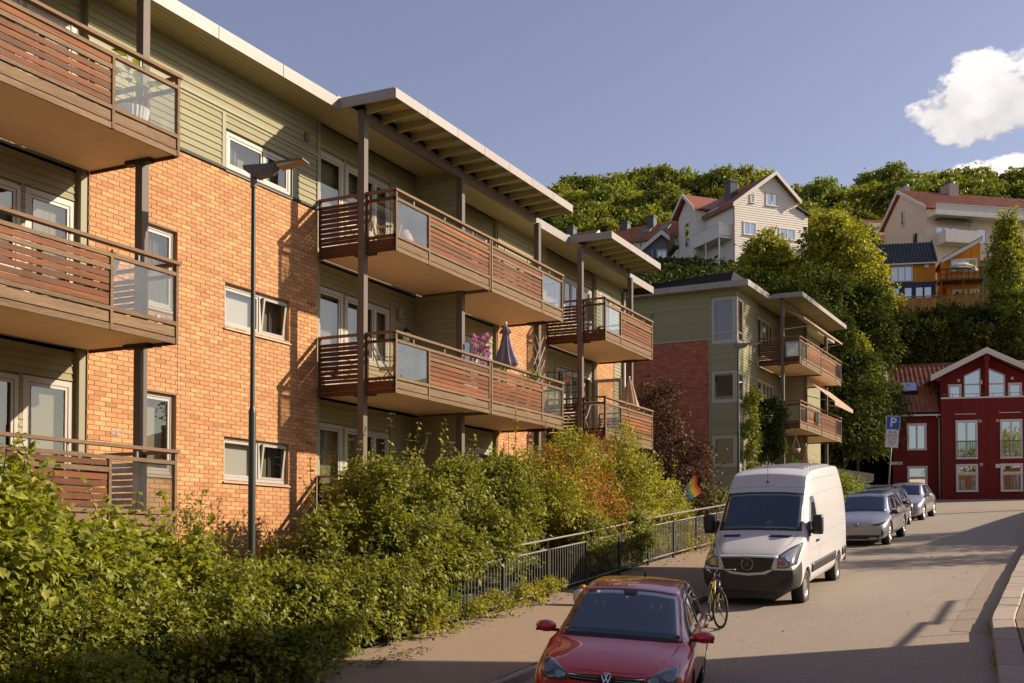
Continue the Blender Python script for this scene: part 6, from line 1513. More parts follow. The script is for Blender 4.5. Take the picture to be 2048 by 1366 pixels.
# ---- bicycle
def bicycle():
    t = empty('bicycle', 'yellow and violet bicycle standing between the red car and the white van', 'bicycle', (-6.22, 20.98, zr(20.9)), rot=(R(-1), R(4), R(-66)))
    # local: x forward (rear hub at 0, front hub at 1.05), z up
    W = .345
    YL = M('bike_yellow', (.50, .42, .05), .3, coat=.6); VI = M('bike_violet', (.22, .18, .34), .3, metal=.4, coat=.6)
    def wheel(x, steer=0):
        m = MB(); n = 40
        V = []; 
        for i in range(n):
            a = 2 * math.pi * i / n
            for k in range(8):
                b = 2 * math.pi * k / 8; rr = W - .022 + .022 * math.cos(b); V.append((rr * math.cos(a), .022 * math.sin(b), rr * math.sin(a)))
        F = [(i * 8 + k, ((i + 1) % n) * 8 + k, ((i + 1) % n) * 8 + (k + 1) % 8, i * 8 + (k + 1) % 8) for i in range(n) for k in range(8)]
        w = ob('wheel', npmesh('wheel', V, F, True), RUBBER, t, (x, 0, W)); w.rotation_euler = (0, 0, steer)
        r = MB()
        for i in range(n):
            a0, a1 = 2 * math.pi * i / n, 2 * math.pi * (i + 1) / n; q = W - .045
            r.tube((q * math.cos(a0), 0, q * math.sin(a0)), (q * math.cos(a1), 0, q * math.sin(a1)), .009, 4, cap=False)
        r.build('rim', DARKST, w); s = MB()
        for i in range(18):
            a = 2 * math.pi * i / 18; s.tube(((.02 * math.cos(a + 1)), .02 * (-1) ** i, .02 * math.sin(a + 1)), ((W - .045) * math.cos(a), 0, (W - .045) * math.sin(a)), .0016, 3)
        s.tube((0, -.05, 0), (0, .05, 0), .018, 8).build('spokes', STEEL, w); return w
    wheel(0); wheel(1.08, R(14))
    bb = (.42, 0, .30); st = (.27, 0, .80); hd = (.86, 0, .82); hl = (.90, 0, .66)
    MB().tube(st, hd, .018, 8).build('top_tube', VI, t, True); MB().tube(bb, hl, .026, 8).build('down_tube', YL, t, True); MB().tube(bb, st, .018, 8).build('seat_tube', YL, t, True)
    m = MB()
    for s in (-1, 1): m.tube((0, s * .06, W), (bb[0], s * .03, bb[2]), .010, 6); m.tube((0, s * .06, W), (st[0], s * .02, st[2] - .04), .009, 6)
    m.build('rear_stays', YL, t, True); MB().tube(hl, hd, .022, 8).build('head_tube', VI, t, True)
    m = MB()
    for s in (-1, 1): m.tube((hl[0], s * .05, hl[2] + .02), (1.08, s * .055, W), .014, 6)
    m.box(hl[0] - .02, hl[0] + .02, -.06, .06, hl[2], hl[2] + .05).build('fork', DARKST, t, True)
    h = MB().tube(hd, (.84, 0, .98), .014, 8); c_, s_ = math.cos(R(14)), math.sin(R(14))
    L0 = (.88 - s_ * .0, 0, 1.0)
    a = (L0[0] - s_ * .31, c_ * .31, 1.03); b = (L0[0] + s_ * .31, -c_ * .31, 1.03)
    h.tube((.84, 0, .98), L0, .014, 8); h.tube(a, b, .012, 8); h.build('handlebar', DARKST, t, True)
    for p, q in ((a, .3), (b, -.3)):
        g = Vector(p); ctr = Vector(L0); d = (g - ctr).normalized(); MB().tube(tuple(g), tuple(g - d * .12), .017, 8).build('grip', BLACKP, t, True); MB().tube(tuple(g - d * .13), tuple(g - d * .13 + Vector((.08, 0, -.03))), .007, 5).build('brake_lever', STEEL, t)
    MB().tube(st, (.24, 0, .93), .012, 8).build('seat_post', STEEL, t, True)
    s = MB(); s.hexa([(.10, -.075, .93), (.36, -.02, .94), (.36, .02, .94), (.10, .075, .93), (.09, -.07, .98), (.37, -.012, .965), (.37, .012, .965), (.09, .07, .98)]); s.build('saddle', BLACKP, t)
    MB().lathe([(0, -.02), (.025, -.015), (.025, .015), (0, .02)], 8, (.17, 0, .80), 'x').build('rear_light', M('bike_red', (.6, .01, .01), .3), t, True)
    f = MB(); pts = [(-(W + .03) * math.cos(a), 0, W + (W + .03) * math.sin(a)) for a in np.linspace(-.15, 2.3, 12)]
    for p, q in zip(pts, pts[1:]): f.hexa([(p[0], -.025, p[2]), (q[0], -.025, q[2]), (q[0], .025, q[2]), (p[0], .025, p[2]), (p[0], -.025, p[2] + .004), (q[0], -.025, q[2] + .004), (q[0], .025, q[2] + .004), (p[0], .025, p[2] + .004)])
    f.build('mudguard', M('mudguard', (.40, .33, .28), .3), t)
    MB().lathe([(0, -.01), (.09, -.008), (.09, .008), (0, .01)], 20, (bb[0], 0, 0)).build('chainring', DARKST, t) if False else None
    m = MB(); n = 20; m.add([(bb[0] + .085 * math.cos(2 * math.pi * i / n), -.06, bb[2] + .085 * math.sin(2 * math.pi * i / n)) for i in range(n)] + [(bb[0] + .085 * math.cos(2 * math.pi * i / n), -.064, bb[2] + .085 * math.sin(2 * math.pi * i / n)) for i in range(n)], [tuple(range(n)), tuple(range(n, 2 * n))]); m.build('chainring', DARKST, t)
    m = MB().tube((bb[0], -.07, bb[2]), (bb[0] + .1, -.09, bb[2] - .13), .009, 6).tube((bb[0], .07, bb[2]), (bb[0] - .1, .09, bb[2] + .13), .009, 6).box(bb[0] + .05, bb[0] + .15, -.17, -.09, bb[2] - .145, bb[2] - .12).box(bb[0] - .15, bb[0] - .05, .09, .17, bb[2] + .12, bb[2] + .145); m.build('crank', STEEL, t)
    MB().tube((.18, .05, .30), (.10, .24, .02), .008, 5).build('kickstand', DARKST, t)
    cb = MB(); pts = [(.95 + .05 * math.cos(a), -.05 + .12 * math.sin(a) * .4, .95 - .14 * i / 8) for i, a in enumerate(np.linspace(0, 3.1, 9))]; cb.path(pts, .004, 4).build('brake_cable', BLACKP, t)
bicycle()
# ---- bin / bag by the fence
BN = empty('litter_bag', 'white bag with orange and black folds standing on the pavement by the railing', 'bag', (-8.62, 20.6, zr(20.6) + .30))
def blob(prof, n, ax_, seed, amp, mat, name, parent, sx=1, sy=1):
    rs = random.Random(seed); V = []; F = []
    for j, (r, h) in enumerate(prof):
        for i in range(n):
            a = 2 * math.pi * i / n; k = 1 + amp * math.sin(5 * a + j) + rs.uniform(-amp, amp) * .5; V.append((ax_[0] + r * k * math.cos(a) * sx, ax_[1] + r * k * math.sin(a) * sy, ax_[2] + h))
    for j in range(len(prof) - 1):
        for i in range(n): F.append((j * n + i, j * n + (i + 1) % n, (j + 1) * n + (i + 1) % n, (j + 1) * n + i))
    return ob(name, npmesh(name, V, F, True), mat, parent)
blob([(0, 0), (.13, 0), (.17, .1), (.175, .25), (.15, .38), (.09, .42), (0, .43)], 16, (0, 0, 0), 1, .06, M('bag_white', (.60, .55, .48), .6), 'bag', BN)
blob([(0, .39), (.11, .40), (.12, .45), (.06, .50), (0, .51)], 14, (.08, .04, 0), 2, .14, M('bag_orange', (.5, .22, .04), .6), 'bag_top', BN)
blob([(0, .36), (.10, .37), (.11, .41), (.04, .44), (0, .44)], 12, (-.05, -.03, 0), 3, .14, BLACKP, 'bag_fold', BN)

# ---- things on the balconies (building A frame: x from -13.8, z +.18)
def AW(x, y, z): return (-13.8 + x, y, .18 + z)
parasol('parasol', 'folded mauve parasol standing on the middle balcony of the pair', AW(1.45, 24.65, 2.79 + .2), 2.10, .38, PURP)
parasol('parasol', 'closed beige parasol on the far balcony of the long block', AW(1.25, 33.6, 2.79 + .2), 1.98, .42, BEIG, flare=1)
bw = lambda x, y, z: (-12.8 + x * .99945 + y * .0331, 47 - x * .0331 + y * .99945, 2.26 + z)
parasol('parasol', 'beige parasol wrapped in its cover under the lower balcony of the red brick block', bw(1.3, 6.2, 0), 2.3, .45, BEIG, bag=True)
def pot(name, label, loc, r, h, mat, leaf, n=60, lh=.5, spread=.3, cat='plant pot', seed=1, leafsize=.09, fl=None, nf=0, stems=True, group=None, ribs=0):
    t = empty(name, label, cat, loc, group=group); rs = random.Random(seed)
    V = []; F = []; N_ = 48; prof = [(.0, 0), (r * .72, 0), (r, h), (r * .93, h), (r * .9, h * .9), (0, h * .88)]
    for (rr, hh) in prof:
        for i in range(N_):
            a = 2 * math.pi * i / N_; k = 1 + (.035 * math.cos(ribs * a) if ribs else 0); V.append((rr * k * math.cos(a), rr * k * math.sin(a), hh))
    for j in range(len(prof) - 1):
        for i in range(N_): F.append((j * N_ + i, j * N_ + (i + 1) % N_, (j + 1) * N_ + (i + 1) % N_, (j + 1) * N_ + i))
    ob('pot', npmesh('pot', V, F, False), mat, t)
    sm = MB(); me = leaf_mesh(leafsize); me.materials.append(leaf)
    for i in range(n):
        a = rs.uniform(0, 6.28); q = rs.uniform(.1, 1) * spread; z = h + rs.uniform(.25, 1) * lh; p = (q * math.cos(a), q * math.sin(a), z)
        if stems and i % 3 == 0: sm.tube((p[0] * .2, p[1] * .2, h * .85), p, .004, 4)
        o = bpy.data.objects.new('leaf', me); COL.objects.link(o); o.parent = t; o.location = p; o.rotation_euler = (rs.uniform(-.9, .5), rs.uniform(-.5, .5), a - 1.57); s = rs.uniform(.7, 1.25); o.scale = (s, s, s)
    sm.build('stem', LEAF2, t)
    if fl:
        fm = flower_mesh(); fm.materials.append(fl)
        for i in range(nf):
            a = rs.uniform(0, 6.28); q = rs.uniform(0, 1) ** .6 * spread; z = h + rs.uniform(.3, 1.1) * lh
            o = bpy.data.objects.new('flower', fm); COL.objects.link(o); o.parent = t; o.location = (q * math.cos(a), q * math.sin(a), z); o.rotation_euler = (rs.uniform(-1, 1), rs.uniform(-1, 1), rs.uniform(0, 6)); s = rs.uniform(.7, 1.2); o.scale = (s, s, s)
    return t
def leaf_mesh(L_, wd=.62):
    m = MB(); m.add([(0, 0, 0), (-wd * .5 * L_, .35 * L_, .10 * L_), (0, .4 * L_, 0), (wd * .5 * L_, .35 * L_, .10 * L_), (-wd * .38 * L_, .7 * L_, .02 * L_), (0, .72 * L_, -.04 * L_), (wd * .38 * L_, .7 * L_, .02 * L_), (0, 1.05 * L_, -.2 * L_)],
                    [(0, 2, 1), (0, 3, 2), (1, 2, 5, 4), (2, 3, 6, 5), (4, 5, 7), (5, 6, 7)]); return m.mesh('leaf', True)
def flower_mesh():
    m = MB(); k = 5
    for i in range(k):
        a = 2 * math.pi * i / k; d = (math.cos(a), math.sin(a)); q = (-d[1], d[0]); m.add([(0, 0, 0), (d[0] * .04 + q[0] * .028, d[1] * .04 + q[1] * .028, .012), (d[0] * .065, d[1] * .065, .005), (d[0] * .04 - q[0] * .028, d[1] * .04 - q[1] * .028, .012)], [(0, 1, 2, 3)])
    return m.mesh('flower', True)
POTW = M('pot_white', (.62, .62, .64), .45); TERR = M('terracotta', (.35, .13, .07), .7); WICK = M('wicker', (.42, .28, .14), .7, noise=(40, .5, (.2, .12, .06)))
pot('potted_plant', 'leafy plant in a white ribbed pot behind the top left balcony glass', AW(1.42, 12.52, 5.58 + .21), .24, .40, POTW, LEAFY, 16, .85, .30, 'potted plant', 3, .22, ribs=24)
pot('potted_flowers', 'tall pink flowering plant at the partition on the middle balcony', AW(1.42, 23.48, 2.79 + .2), .16, .35, TERR, LEAF2, 90, 1.2, .24, 'potted plant', 4, .10, FLOWER, 85)
pot('planter', 'green planter hanging by the middle rail beside the trellis', AW(1.7, 25.4, 2.79 + .85), .13, .2, TERR, LEAFY, 70, .3, .34, 'potted plant', 5, .09)
pot('planter', 'small green plant on the rail near the folded mauve parasol', AW(1.65, 24.1, 2.79 + .9), .1, .16, TERR, LEAFY, 26, .2, .2, 'potted plant', 6, .07)
blob([(0, 0), (.10, 0), (.19, .12), (.21, .24), (.16, .36), (.11, .40), (.12, .42), (.09, .42)], 24, AW(1.5, 19.9, 5.58 + .2), 9, .0, M('vase_pink', (.50, .33, .28), .6), 'vase', None)
tag(bpy.data.objects['vase'], 'round pale pink vase behind the glass of the upper paired balcony', 'vase')
def stool(loc, rz):
    t = empty('wooden_chair', 'small light wooden chair lying over behind the upper side glass', 'chair', loc, rz=rz); PN = M('pine', (.55, .33, .12), .55)
    MB().box(-.2, .2, -.2, .2, .12, .16).build('seat', PN, t)
    for (x, y) in ((-.18, -.18), (.18, -.18), (-.18, .18), (.18, .18)): MB().tube((x, y, .14), (x * 1.4, y * 1.4, .48), .02, 6).build('leg', PN, t)
    MB().box(-.16, .16, -.19, -.17, .30, .34).build('stretcher', PN, t)
stool(AW(1.45, 19.35, 5.79), R(20))
def folding_chair(label, loc, rz, mat, fm=None):
    t = empty('folding_chair', label, 'chair', loc, rz=rz); fm = fm or STEEL
    MB().hexa([(-.22, -.2, .44), (.22, -.2, .44), (.22, .2, .42), (-.22, .2, .42), (-.22, -.2, .46), (.22, -.2, .46), (.22, .2, .44), (-.22, .2, .44)]).build('seat', mat, t)
    MB().hexa([(-.21, .2, .50), (.21, .2, .50), (.21, .23, .50), (-.21, .23, .50), (-.21, .40, 1.05), (.21, .40, 1.05), (.21, .42, 1.05), (-.21, .42, 1.05)]).build('backrest', mat, t)
    for s in (-1, 1): MB().tube((s * .23, -.25, 0), (s * .23, .42, 1.07), .013, 6).build('leg', fm, t); MB().tube((s * .23, .30, 0), (s * .23, -.22, .62), .013, 6).build('leg', fm, t); MB().tube((s * .25, -.24, .63), (s * .25, .27, .66), .014, 6).build('armrest', fm, t)
folding_chair('folding chair with dark mesh fabric on the far upper balcony', AW(.9, 30.9, 5.79), R(200), M('mesh_fabric', (.13, .115, .10), .8), DARKST)
folding_chair('pale cushioned chair behind the glass of the middle paired balcony', AW(1.1, 20.0, 2.99), R(120), M('cushion_grey', (.40, .34, .28), .8))
folding_chair('dark chair behind the glass of the middle left balcony', AW(.9, 12.2, 2.99), R(-60), M('chair_dark', (.06, .055, .05), .7), DARKST)
# drying rack on far lower balcony
t = empty('drying_rack', 'white folding drying rack behind the glass of the far middle balcony', 'drying rack', AW(1.2, 30.9, 2.99))
for s in (-1, 1): MB().tube((s * .28, -.35, 0), (s * .28, .35, .95), .012, 6).tube((s * .28, .35, 0), (s * .28, -.35, .95), .012, 6).build('leg', WHITET, t)
m = MB()
for i in range(7): m.tube((-.28, -.33 + i * .11, .93), (.28, -.33 + i * .11, .93), .006, 5)
m.tube((-.28, -.38, .95), (-.28, .38, .95), .01, 5).tube((.28, -.38, .95), (.28, .38, .95), .01, 5).build('rack', WHITET, t)
# light lattice trellis by the third column
t = empty('trellis', 'pale expanding lattice trellis beside the column of the paired balcony', 'trellis', AW(1.25, 27.0, 3.05)); LT = M('lattice', (.40, .33, .27), .7)
for i in range(-1, 5):
    for s in (-1, 1):
        z = .35 * i; a, b = (-.33, .33) if s > 0 else (.33, -.33); z0_, z1_ = max(z, 0), z + .9
        zz0 = z; 
        if z < 0: a = a + (b - a) * (-z / .9)
        z2 = min(z + .9, 2.2); b2 = a + (b - (-.33 if s > 0 else .33)) * 0 + ((b - a) * ((z2 - max(z, 0)) / (z + .9 - max(z, 0))))
        MB().tube((0, a, max(z, 0)), (0, b2, z2), .012, 4).build('lath', LT, t)
# dark metal trellis, far lower balcony side
t = empty('trellis', 'black square wire trellis on the side of the far middle balcony', 'trellis', AW(.1, 30.02, 3.75))
m = MB()
for i in range(6): m.box(i * .19, i * .19 + .02, 0, .015, 0, 1.1)
for i in range(6): m.box(0, .97, -.015, 0, i * .2, i * .2 + .02)
m.build('grid', BLACKP, t)
o = MB().lathe([(0, 0), (.08, .01), (.07, .04), (0, .05)], 12).build('pinwheel', M('rainbow_hint', (.6, .2, .05), .5), None); o.location = AW(.75, 29.98, 4.5); o.rotation_euler = (R(90), 0, 0); tag(o, 'small colourful pinwheel on the black trellis', 'pinwheel')
# string lights bulbs behind left balcony glass
t = empty('string_lights', 'clear bulb string lights behind the glass of the middle left balcony', 'string lights', AW(1.6, 12.0, 2.79))
MB().path([(0, -.9, 1.15), (0, -.25, .86), (0, .25, .82), (0, .9, 1.1)], .006, 5).build('cable', BLACKP, t)
for (y, z) in ((-.25, .78), (.35, .76)): MB().lathe([(0, 0), (.03, .02), (.035, .05), (.015, .09), (.012, .11)], 10, (0, y, z - .05)).build('bulb', BGLASS, t, True)
# rolled white thing and lamp below glass (left middle)
o = MB().lathe([(0, .5), (.03, .48), (.07, .2), (.09, 0)], 12).build('hanging_cloth', BLIND, None, True); o.location = AW(1.2, 13.3, 2.79 + .05); tag(o, 'white cone of cloth hanging at the end of the middle left balcony', 'cloth')
# hanging basket under B's lower balcony
t = empty('hanging_basket', 'round hanging basket on cords under the lower balcony of the red brick block', 'hanging basket', bw(1.5, 3.6, 1.75))
MB().lathe([(0, 0), (.16, 0), (.22, .2), (.2, .2), (.14, .03)], 18).build('basket', WICK, t, True)
for a in (0, 2.1, 4.2): MB().tube((.2 * math.cos(a), .2 * math.sin(a), .2), (0, 0, .75), .008, 4).build('cord', LT, t)
MB().tube((0, 0, .75), (0, 0, 1.05), .008, 4).build('cord', LT, t)
# cloths and laundry on B balconies
clB = M('cloth_white', (.52, .52, .55), .85, trans=(.3, None))
for (y, z, wd, col_, lb) in ((3.1, 5.95, .6, clB, 'pale sheet hung inside the upper balcony side glass of the red brick block'),):
    o = ob('hanging_sheet', npmesh('sheet', [(1.25 + i * .06, .10 + .015 * math.sin(i * 2.1), zz) for i in range(10) for zz in (5.95, 6.52)], [(2 * i, 2 * i + 2, 2 * i + 3, 2 * i + 1) for i in range(9)], True), col_, None)
    o.location = bw(0, 3.1, 0); o.rotation_euler = (0, 0, -R(1.9)); tag(o, lb, 'sheet')
m = MB()
for i in range(7): m.box(1.87, 1.90, 5.6 + i * .09, 5.66 + i * .09, .55 - (i % 3) * .09, .95)
o = m.build('wind_ornament', BLACKP, None); o.location = bw(0, 0, 2.79); o.rotation_euler = (0, 0, -R(1.9)); tag(o, 'dark ornament hung on the outside of the lower balcony of the red brick block', 'ornament')
# rainbow flag in the bush
def flag():
    t = empty('rainbow_flag', 'rainbow flag on a slanting stick in front of the copper leaved tree', 'flag', (-10.75, 32.3, 0.55))
    MB().tube((0, 0, 0), (.5, .2, 1.72), .012, 6).build('flagpole', WOODR, t)
    cols = [(.50, .07, .03), (.55, .25, .04), (.50, .40, .08), (.14, .26, .10), (.07, .15, .28), (.10, .06, .18)]
    for k, c in enumerate(cols):
        V = []; n = 10
        for i in range(n + 1):
            f = i / n
            for q in (k / 6, (k + 1) / 6):
                # strip hangs from the stick
                bx = .48 - q * .50; bz = 1.68 - q * .72
                V.append((bx + .30 * f * (1 - .35 * q) + .02 * math.sin(f * 9), .2 - q * .1 + .07 * math.sin(f * 7 + q * 3), bz - f * .80 * (1 - .3 * q)))
        ob('flag_stripe', npmesh('stripe', V, [(2 * i, 2 * i + 2, 2 * i + 3, 2 * i + 1) for i in range(n)], True), M('flag_%d' % k, c, .8, trans=(.35, None)), t)
flag()
for o_ in bpy.data.objects:
    if o_.name.startswith('rainbow_flag'): o_.scale = (.66, .66, .66); o_.location = (-10.62, 32.9, .98)
    if o_.name.startswith('litter_bag'): o_.scale = (.72, .72, .72); o_.location.x -= .10
# ================================================================== VEGETATION
LV5 = np.array([(0, 0, 0), (-.36, .42, .09), (0, .46, 0), (.36, .42, .09), (0, 1.0, -.18)], float)
LF5 = np.array([(0, 2, 1), (0, 3, 2), (1, 2, 4), (2, 3, 4)], int)
def leaves(P, Nrm, size, g, aspect=1.0, droop=.35, jitter=.9, sizev=.35):
    """P (n,3) positions, Nrm (n,3) outward directions -> vertices and faces of curled leaves"""
    n = len(P)
    d = Nrm + g.normal(0, jitter * .55, (n, 3)); d[:, 2] -= droop; d /= np.linalg.norm(d, axis=1)[:, None] + 1e-9     # leaf axis
    up = np.tile([0, 0, 1.0], (n, 1)) + Nrm * .5 + g.normal(0, .45, (n, 3))
    x = np.cross(d, up); x /= np.linalg.norm(x, axis=1)[:, None] + 1e-9
    z = np.cross(x, d)
    s = size * (1 + g.uniform(-sizev, sizev, n))
    T = LV5[None] * np.array([aspect, 1, 1])
    V = P[:, None, :] + s[:, None, None] * (T[..., 0:1] * x[:, None] + T[..., 1:2] * d[:, None] + T[..., 2:3] * z[:, None])
    F = (np.arange(n) * 5)[:, None, None] + LF5[None]
    return V.reshape(-1, 3), F.reshape(-1, 3)
def clumps(blobs, n, g, per=14, cr=.14, shell=.45, bottom=-.6):
    """blobs: (cx,cy,cz, rx,ry,rz) ellipsoids; returns points and outward directions gathered in twig clumps"""
    vol = np.array([(b[3] * b[4] * b[5]) ** .667 for b in blobs]); pr = vol / vol.sum()
    k = max(1, n // per); bi = g.choice(len(blobs), k, p=pr); B = np.array(blobs)[bi]
    d = g.normal(0, 1, (k, 3)); d /= np.linalg.norm(d, axis=1)[:, None]; d[:, 2] = np.where(d[:, 2] < bottom, -d[:, 2], d[:, 2])
    ph = g.uniform(0, 6.28, 3)
    r = (shell + (1 - shell) * g.uniform(0, 1, k) ** .5) * (1 + .27 * np.sin(d[:, 0] * 5 + ph[0]) * np.sin(d[:, 1] * 6 + ph[1]) + .10 * np.sin(d[:, 2] * 11 + ph[2]))
    C = B[:, :3] + d * B[:, 3:] * r[:, None]
    Nn = d / B[:, 3:]; Nn /= np.linalg.norm(Nn, axis=1)[:, None]
    C = np.repeat(C, per, 0); Nn = np.repeat(Nn, per, 0)
    ax = np.repeat(g.normal(0, 1, (k, 3)) * .6, per, 0) + Nn + np.array([0, 0, .35]); ax /= np.linalg.norm(ax, axis=1)[:, None]
    t = np.tile(np.linspace(-1, 1, per), k)
    P = C + ax * (t * cr)[:, None] + g.normal(0, cr * .33, (len(C), 3))
    return P, Nn
def add_foliage(name, parent, blobs, n, size, mat, g, **k):
    lk = {a: k.pop(a) for a in list(k) if a in ('aspect', 'droop', 'jitter', 'sizev')}
    P, Nn = clumps(blobs, n, g, **k); V, F = leaves(P, Nn, size, g, **lk)
    return stuff(ob(name, npmesh(name, V, F), mat, parent)), P, Nn
def stems(parent, base, tips, mat, g, r=.02, name='stem', mid=.35, n=5, split=True):
    m = MB(); base = Vector(base)
    for t in tips:
        t = Vector(t); c = base.lerp(t, .5) + Vector((g.normal(0, .1), g.normal(0, .1), mid * .3)); pts = []
        for i in range(n + 1):
            f = i / n; p = base * (1 - f) ** 2 + c * 2 * f * (1 - f) + t * f * f; pts.append(p)
        for i in range(n): m.tube(tuple(pts[i]), tuple(pts[i + 1]), r * (1 - .7 * i / n), 5, r * (1 - .7 * (i + 1) / n), cap=False)
    return m.build(name, mat, parent, True)
LM = {}
def single_leaves(parent, P, Nn, mat, size, g, count, aspect=.62):
    """the largest leaves that can be picked out are objects of their own"""
    key = (mat.name, size)
    if key not in LM: me = leaf_mesh(size, aspect); me.materials.append(mat); LM[key] = me
    # nearest to the street side, spread out
    idx = g.choice(len(P), min(count, len(P)), replace=False)
    for i in idx:
        d = Vector(Nn[i]) + Vector(g.normal(0, .4, 3)); d.z -= .45; d.normalize()
        q = d.to_track_quat('Y', 'Z')
        o = bpy.data.objects.new('leaf', LM[key]); COL.objects.link(o); o.parent = parent
        o.rotation_mode = 'QUATERNION'; o.rotation_quaternion = q @ Euler((0, g.uniform(-.6, .6), 0)).to_quaternion(); o.location = Vector(P[i]) + Vector(Nn[i]) * .05; s = g.uniform(.8, 1.25); o.scale = (s, s, s)
def lump(blobs, g, k):
    """breaks each mass of a bush into uneven boughs that stand out of it"""
    o_ = []
    for (x, y, z, a, b, c) in blobs:
        o_.append((x, y, z, a * .72, b * .72, c * .72))
        for i in range(k):
            d = g.normal(0, 1, 3); d[2] = abs(d[2]) * .9 - .15; d /= np.linalg.norm(d); s_ = g.uniform(.30, .50) * g.uniform(.8, 1.15); f_ = g.uniform(.62, .80)
            o_.append((x + d[0] * a * f_, y + d[1] * b * f_, z + d[2] * c * f_, max(a * s_, .14), max(min(b, a * 1.3) * s_, .14), max(c * s_ * 1.05, .12)))
    return o_
def shrub(name, label, loc, blobs, n, size, mat, seed, cat='shrub', single=0, group=None, extra=None, per=12, cr=.16, shell=.4, stem_n=10, sr=.018, shoots=0, lumpy=7, **k):
    g = np.random.default_rng(seed); t = empty(name, label, cat, loc, group=group)
    if lumpy: blobs = lump(blobs, g, lumpy)
    f, P, Nn = add_foliage('foliage', t, blobs, n, size, mat, g, per=per, cr=cr, shell=shell, **k)
    tips = [tuple(P[i]) for i in g.choice(len(P), stem_n)]
    stems(t, (blobs[0][0], blobs[0][1], min(b[2] - b[5] for b in blobs)), tips, BARK, g, sr)
    if single:
        m_ = Nn[:, 0] * .7 - Nn[:, 1] * .6 + Nn[:, 2] * .3 > .35
        if m_.sum() > single: single_leaves(t, P[m_], Nn[m_], mat, size * 1.15, g, single)
    if shoots:
        # long shoots standing out of the outline, leaves in pairs
        Vs = []; Ns = []; st = MB()
        top = [i for i in range(len(P)) if Nn[i][2] > .45]
        for i in g.choice(top, shoots):
            p = np.array(P[i]); d = np.array([g.normal(0, .25), g.normal(0, .25), 1.0]); d /= np.linalg.norm(d); L_ = g.uniform(.35, 1.1) ** 1.3 * (cr / .14)
            st.tube(tuple(p), tuple(p + d * L_), .006, 4)
            for f_ in np.linspace(.1, 1, 9):
                a = g.uniform(0, 6.28)
                for b in (0, math.pi): Vs.append(p + d * L_ * f_); Ns.append([math.cos(a + b), math.sin(a + b), .3])
        V, F = leaves(np.array(Vs), np.array(Ns), size * .9, g); stuff(ob('shoots', npmesh('shoots', V, F), mat, t)); stuff(st.build('shoot_stem', BARK, t))
    if extra:
        for (bl, nn_, sz, mt, nm) in extra: add_foliage(nm, t, bl, nn_, sz, mt, g, per=9, cr=.12, shell=.75)
    return t
def gz2(x, y): return groundz(x, y)

# -- front left: dogwood and companions, over the railing
shrub('dogwood_shrub', 'big leaved bright green shrub at the far left, tallest under the lowest left balcony', (0, 0, 0),
      [(-10.7, 8.3, -.45, 1.4, 1.9, 1.25), (-10.5, 7.3, .40, .85, 1.1, .9), (-10.9, 8.9, .45, .5, .6, .65), (-11.2, 9.6, -.7, 1.2, 1.5, .95), (-10.1, 6.0, -.9, 1.2, 1.6, 1.0)], 17000, .122, LEAF1, 11, single=190, shoots=34, cr=.18)
shrub('dogwood_shrub', 'large leaved shrub below the corner of the left balconies, with upright leafy shoots', (0, 0, 0),
      [(-11.1, 11.4, -.95, 1.1, 1.5, .85), (-10.8, 10.3, -1.1, 1.1, 1.3, .8), (-11.4, 12.2, -.5, .55, .6, .7), (-11.2, 10.9, -.1, .45, .5, .55)], 13000, .122, LEAF1, 12, single=150, shoots=22, cr=.18)
shrub('low_shrub', 'small leaved dark green shrub spilling over the railing at the bottom left corner', (0, 0, 0),
      [(-9.7, 8.6, -1.75, .9, 1.8, 1.15), (-9.6, 10.8, -1.65, .75, 1.6, 1.05), (-9.6, 7.0, -1.6, .9, 1.4, 1.15), (-9.55, 12.3, -1.5, .6, 1.0, .9), (-9.6, 9.0, -1.0, .6, 2.2, .6), (-9.6, 6.0, -.9, .7, 2.0, .7), (-9.6, 11.5, -.85, .5, 1.2, .5)], 34000, .078, LEAF2, 13, cr=.14, single=60, shoots=26)
shrub('low_shrub', 'small leaved green shrub spilling over the railing in the middle of the foreground', (0, 0, 0),
      [(-9.75, 13.2, -1.35, .68, 1.3, .90), (-9.75, 14.9, -1.15, .58, 1.3, .80), (-10.4, 12.8, -1.0, .8, 1.2, .7), (-9.7, 16.4, -1.05, .42, .9, .62), (-9.6, 13.4, -.72, .45, 1.3, .45), (-9.62, 15.2, -.62, .42, 1.0, .38), (-9.6, 16.5, -.42, .42, .8, .50), (-9.6, 17.5, -.22, .36, .7, .45)], 32000, .082, LEAF2, 14, cr=.14, shoots=34)
shrub('vine', 'bright large leaved vine covering the ground around the foot of the tall street lamp', (0, 0, 0),
      [(-10.9, 13.9, -1.15, .8, 1.0, .55), (-10.4, 15.6, -1.15, .8, 1.3, .55), (-11.9, 14.8, -.9, 1.0, 1.2, .6), (-10.1, 17.0, -1.15, .55, 1.0, .5)], 9000, .105, LEAFY, 15, single=90, cr=.16, shoots=10)
shrub('rowan_sapling', 'thin sapling with feathery leaves left of the tall street lamp by the brick wall', (0, 0, 0),
      [(-12.0, 13.4, .1, .45, .5, .6), (-12.2, 13.3, -.4, .5, .55, .5)], 1300, .075, LEAF2, 16, cr=.2, shell=.2, aspect=.5)
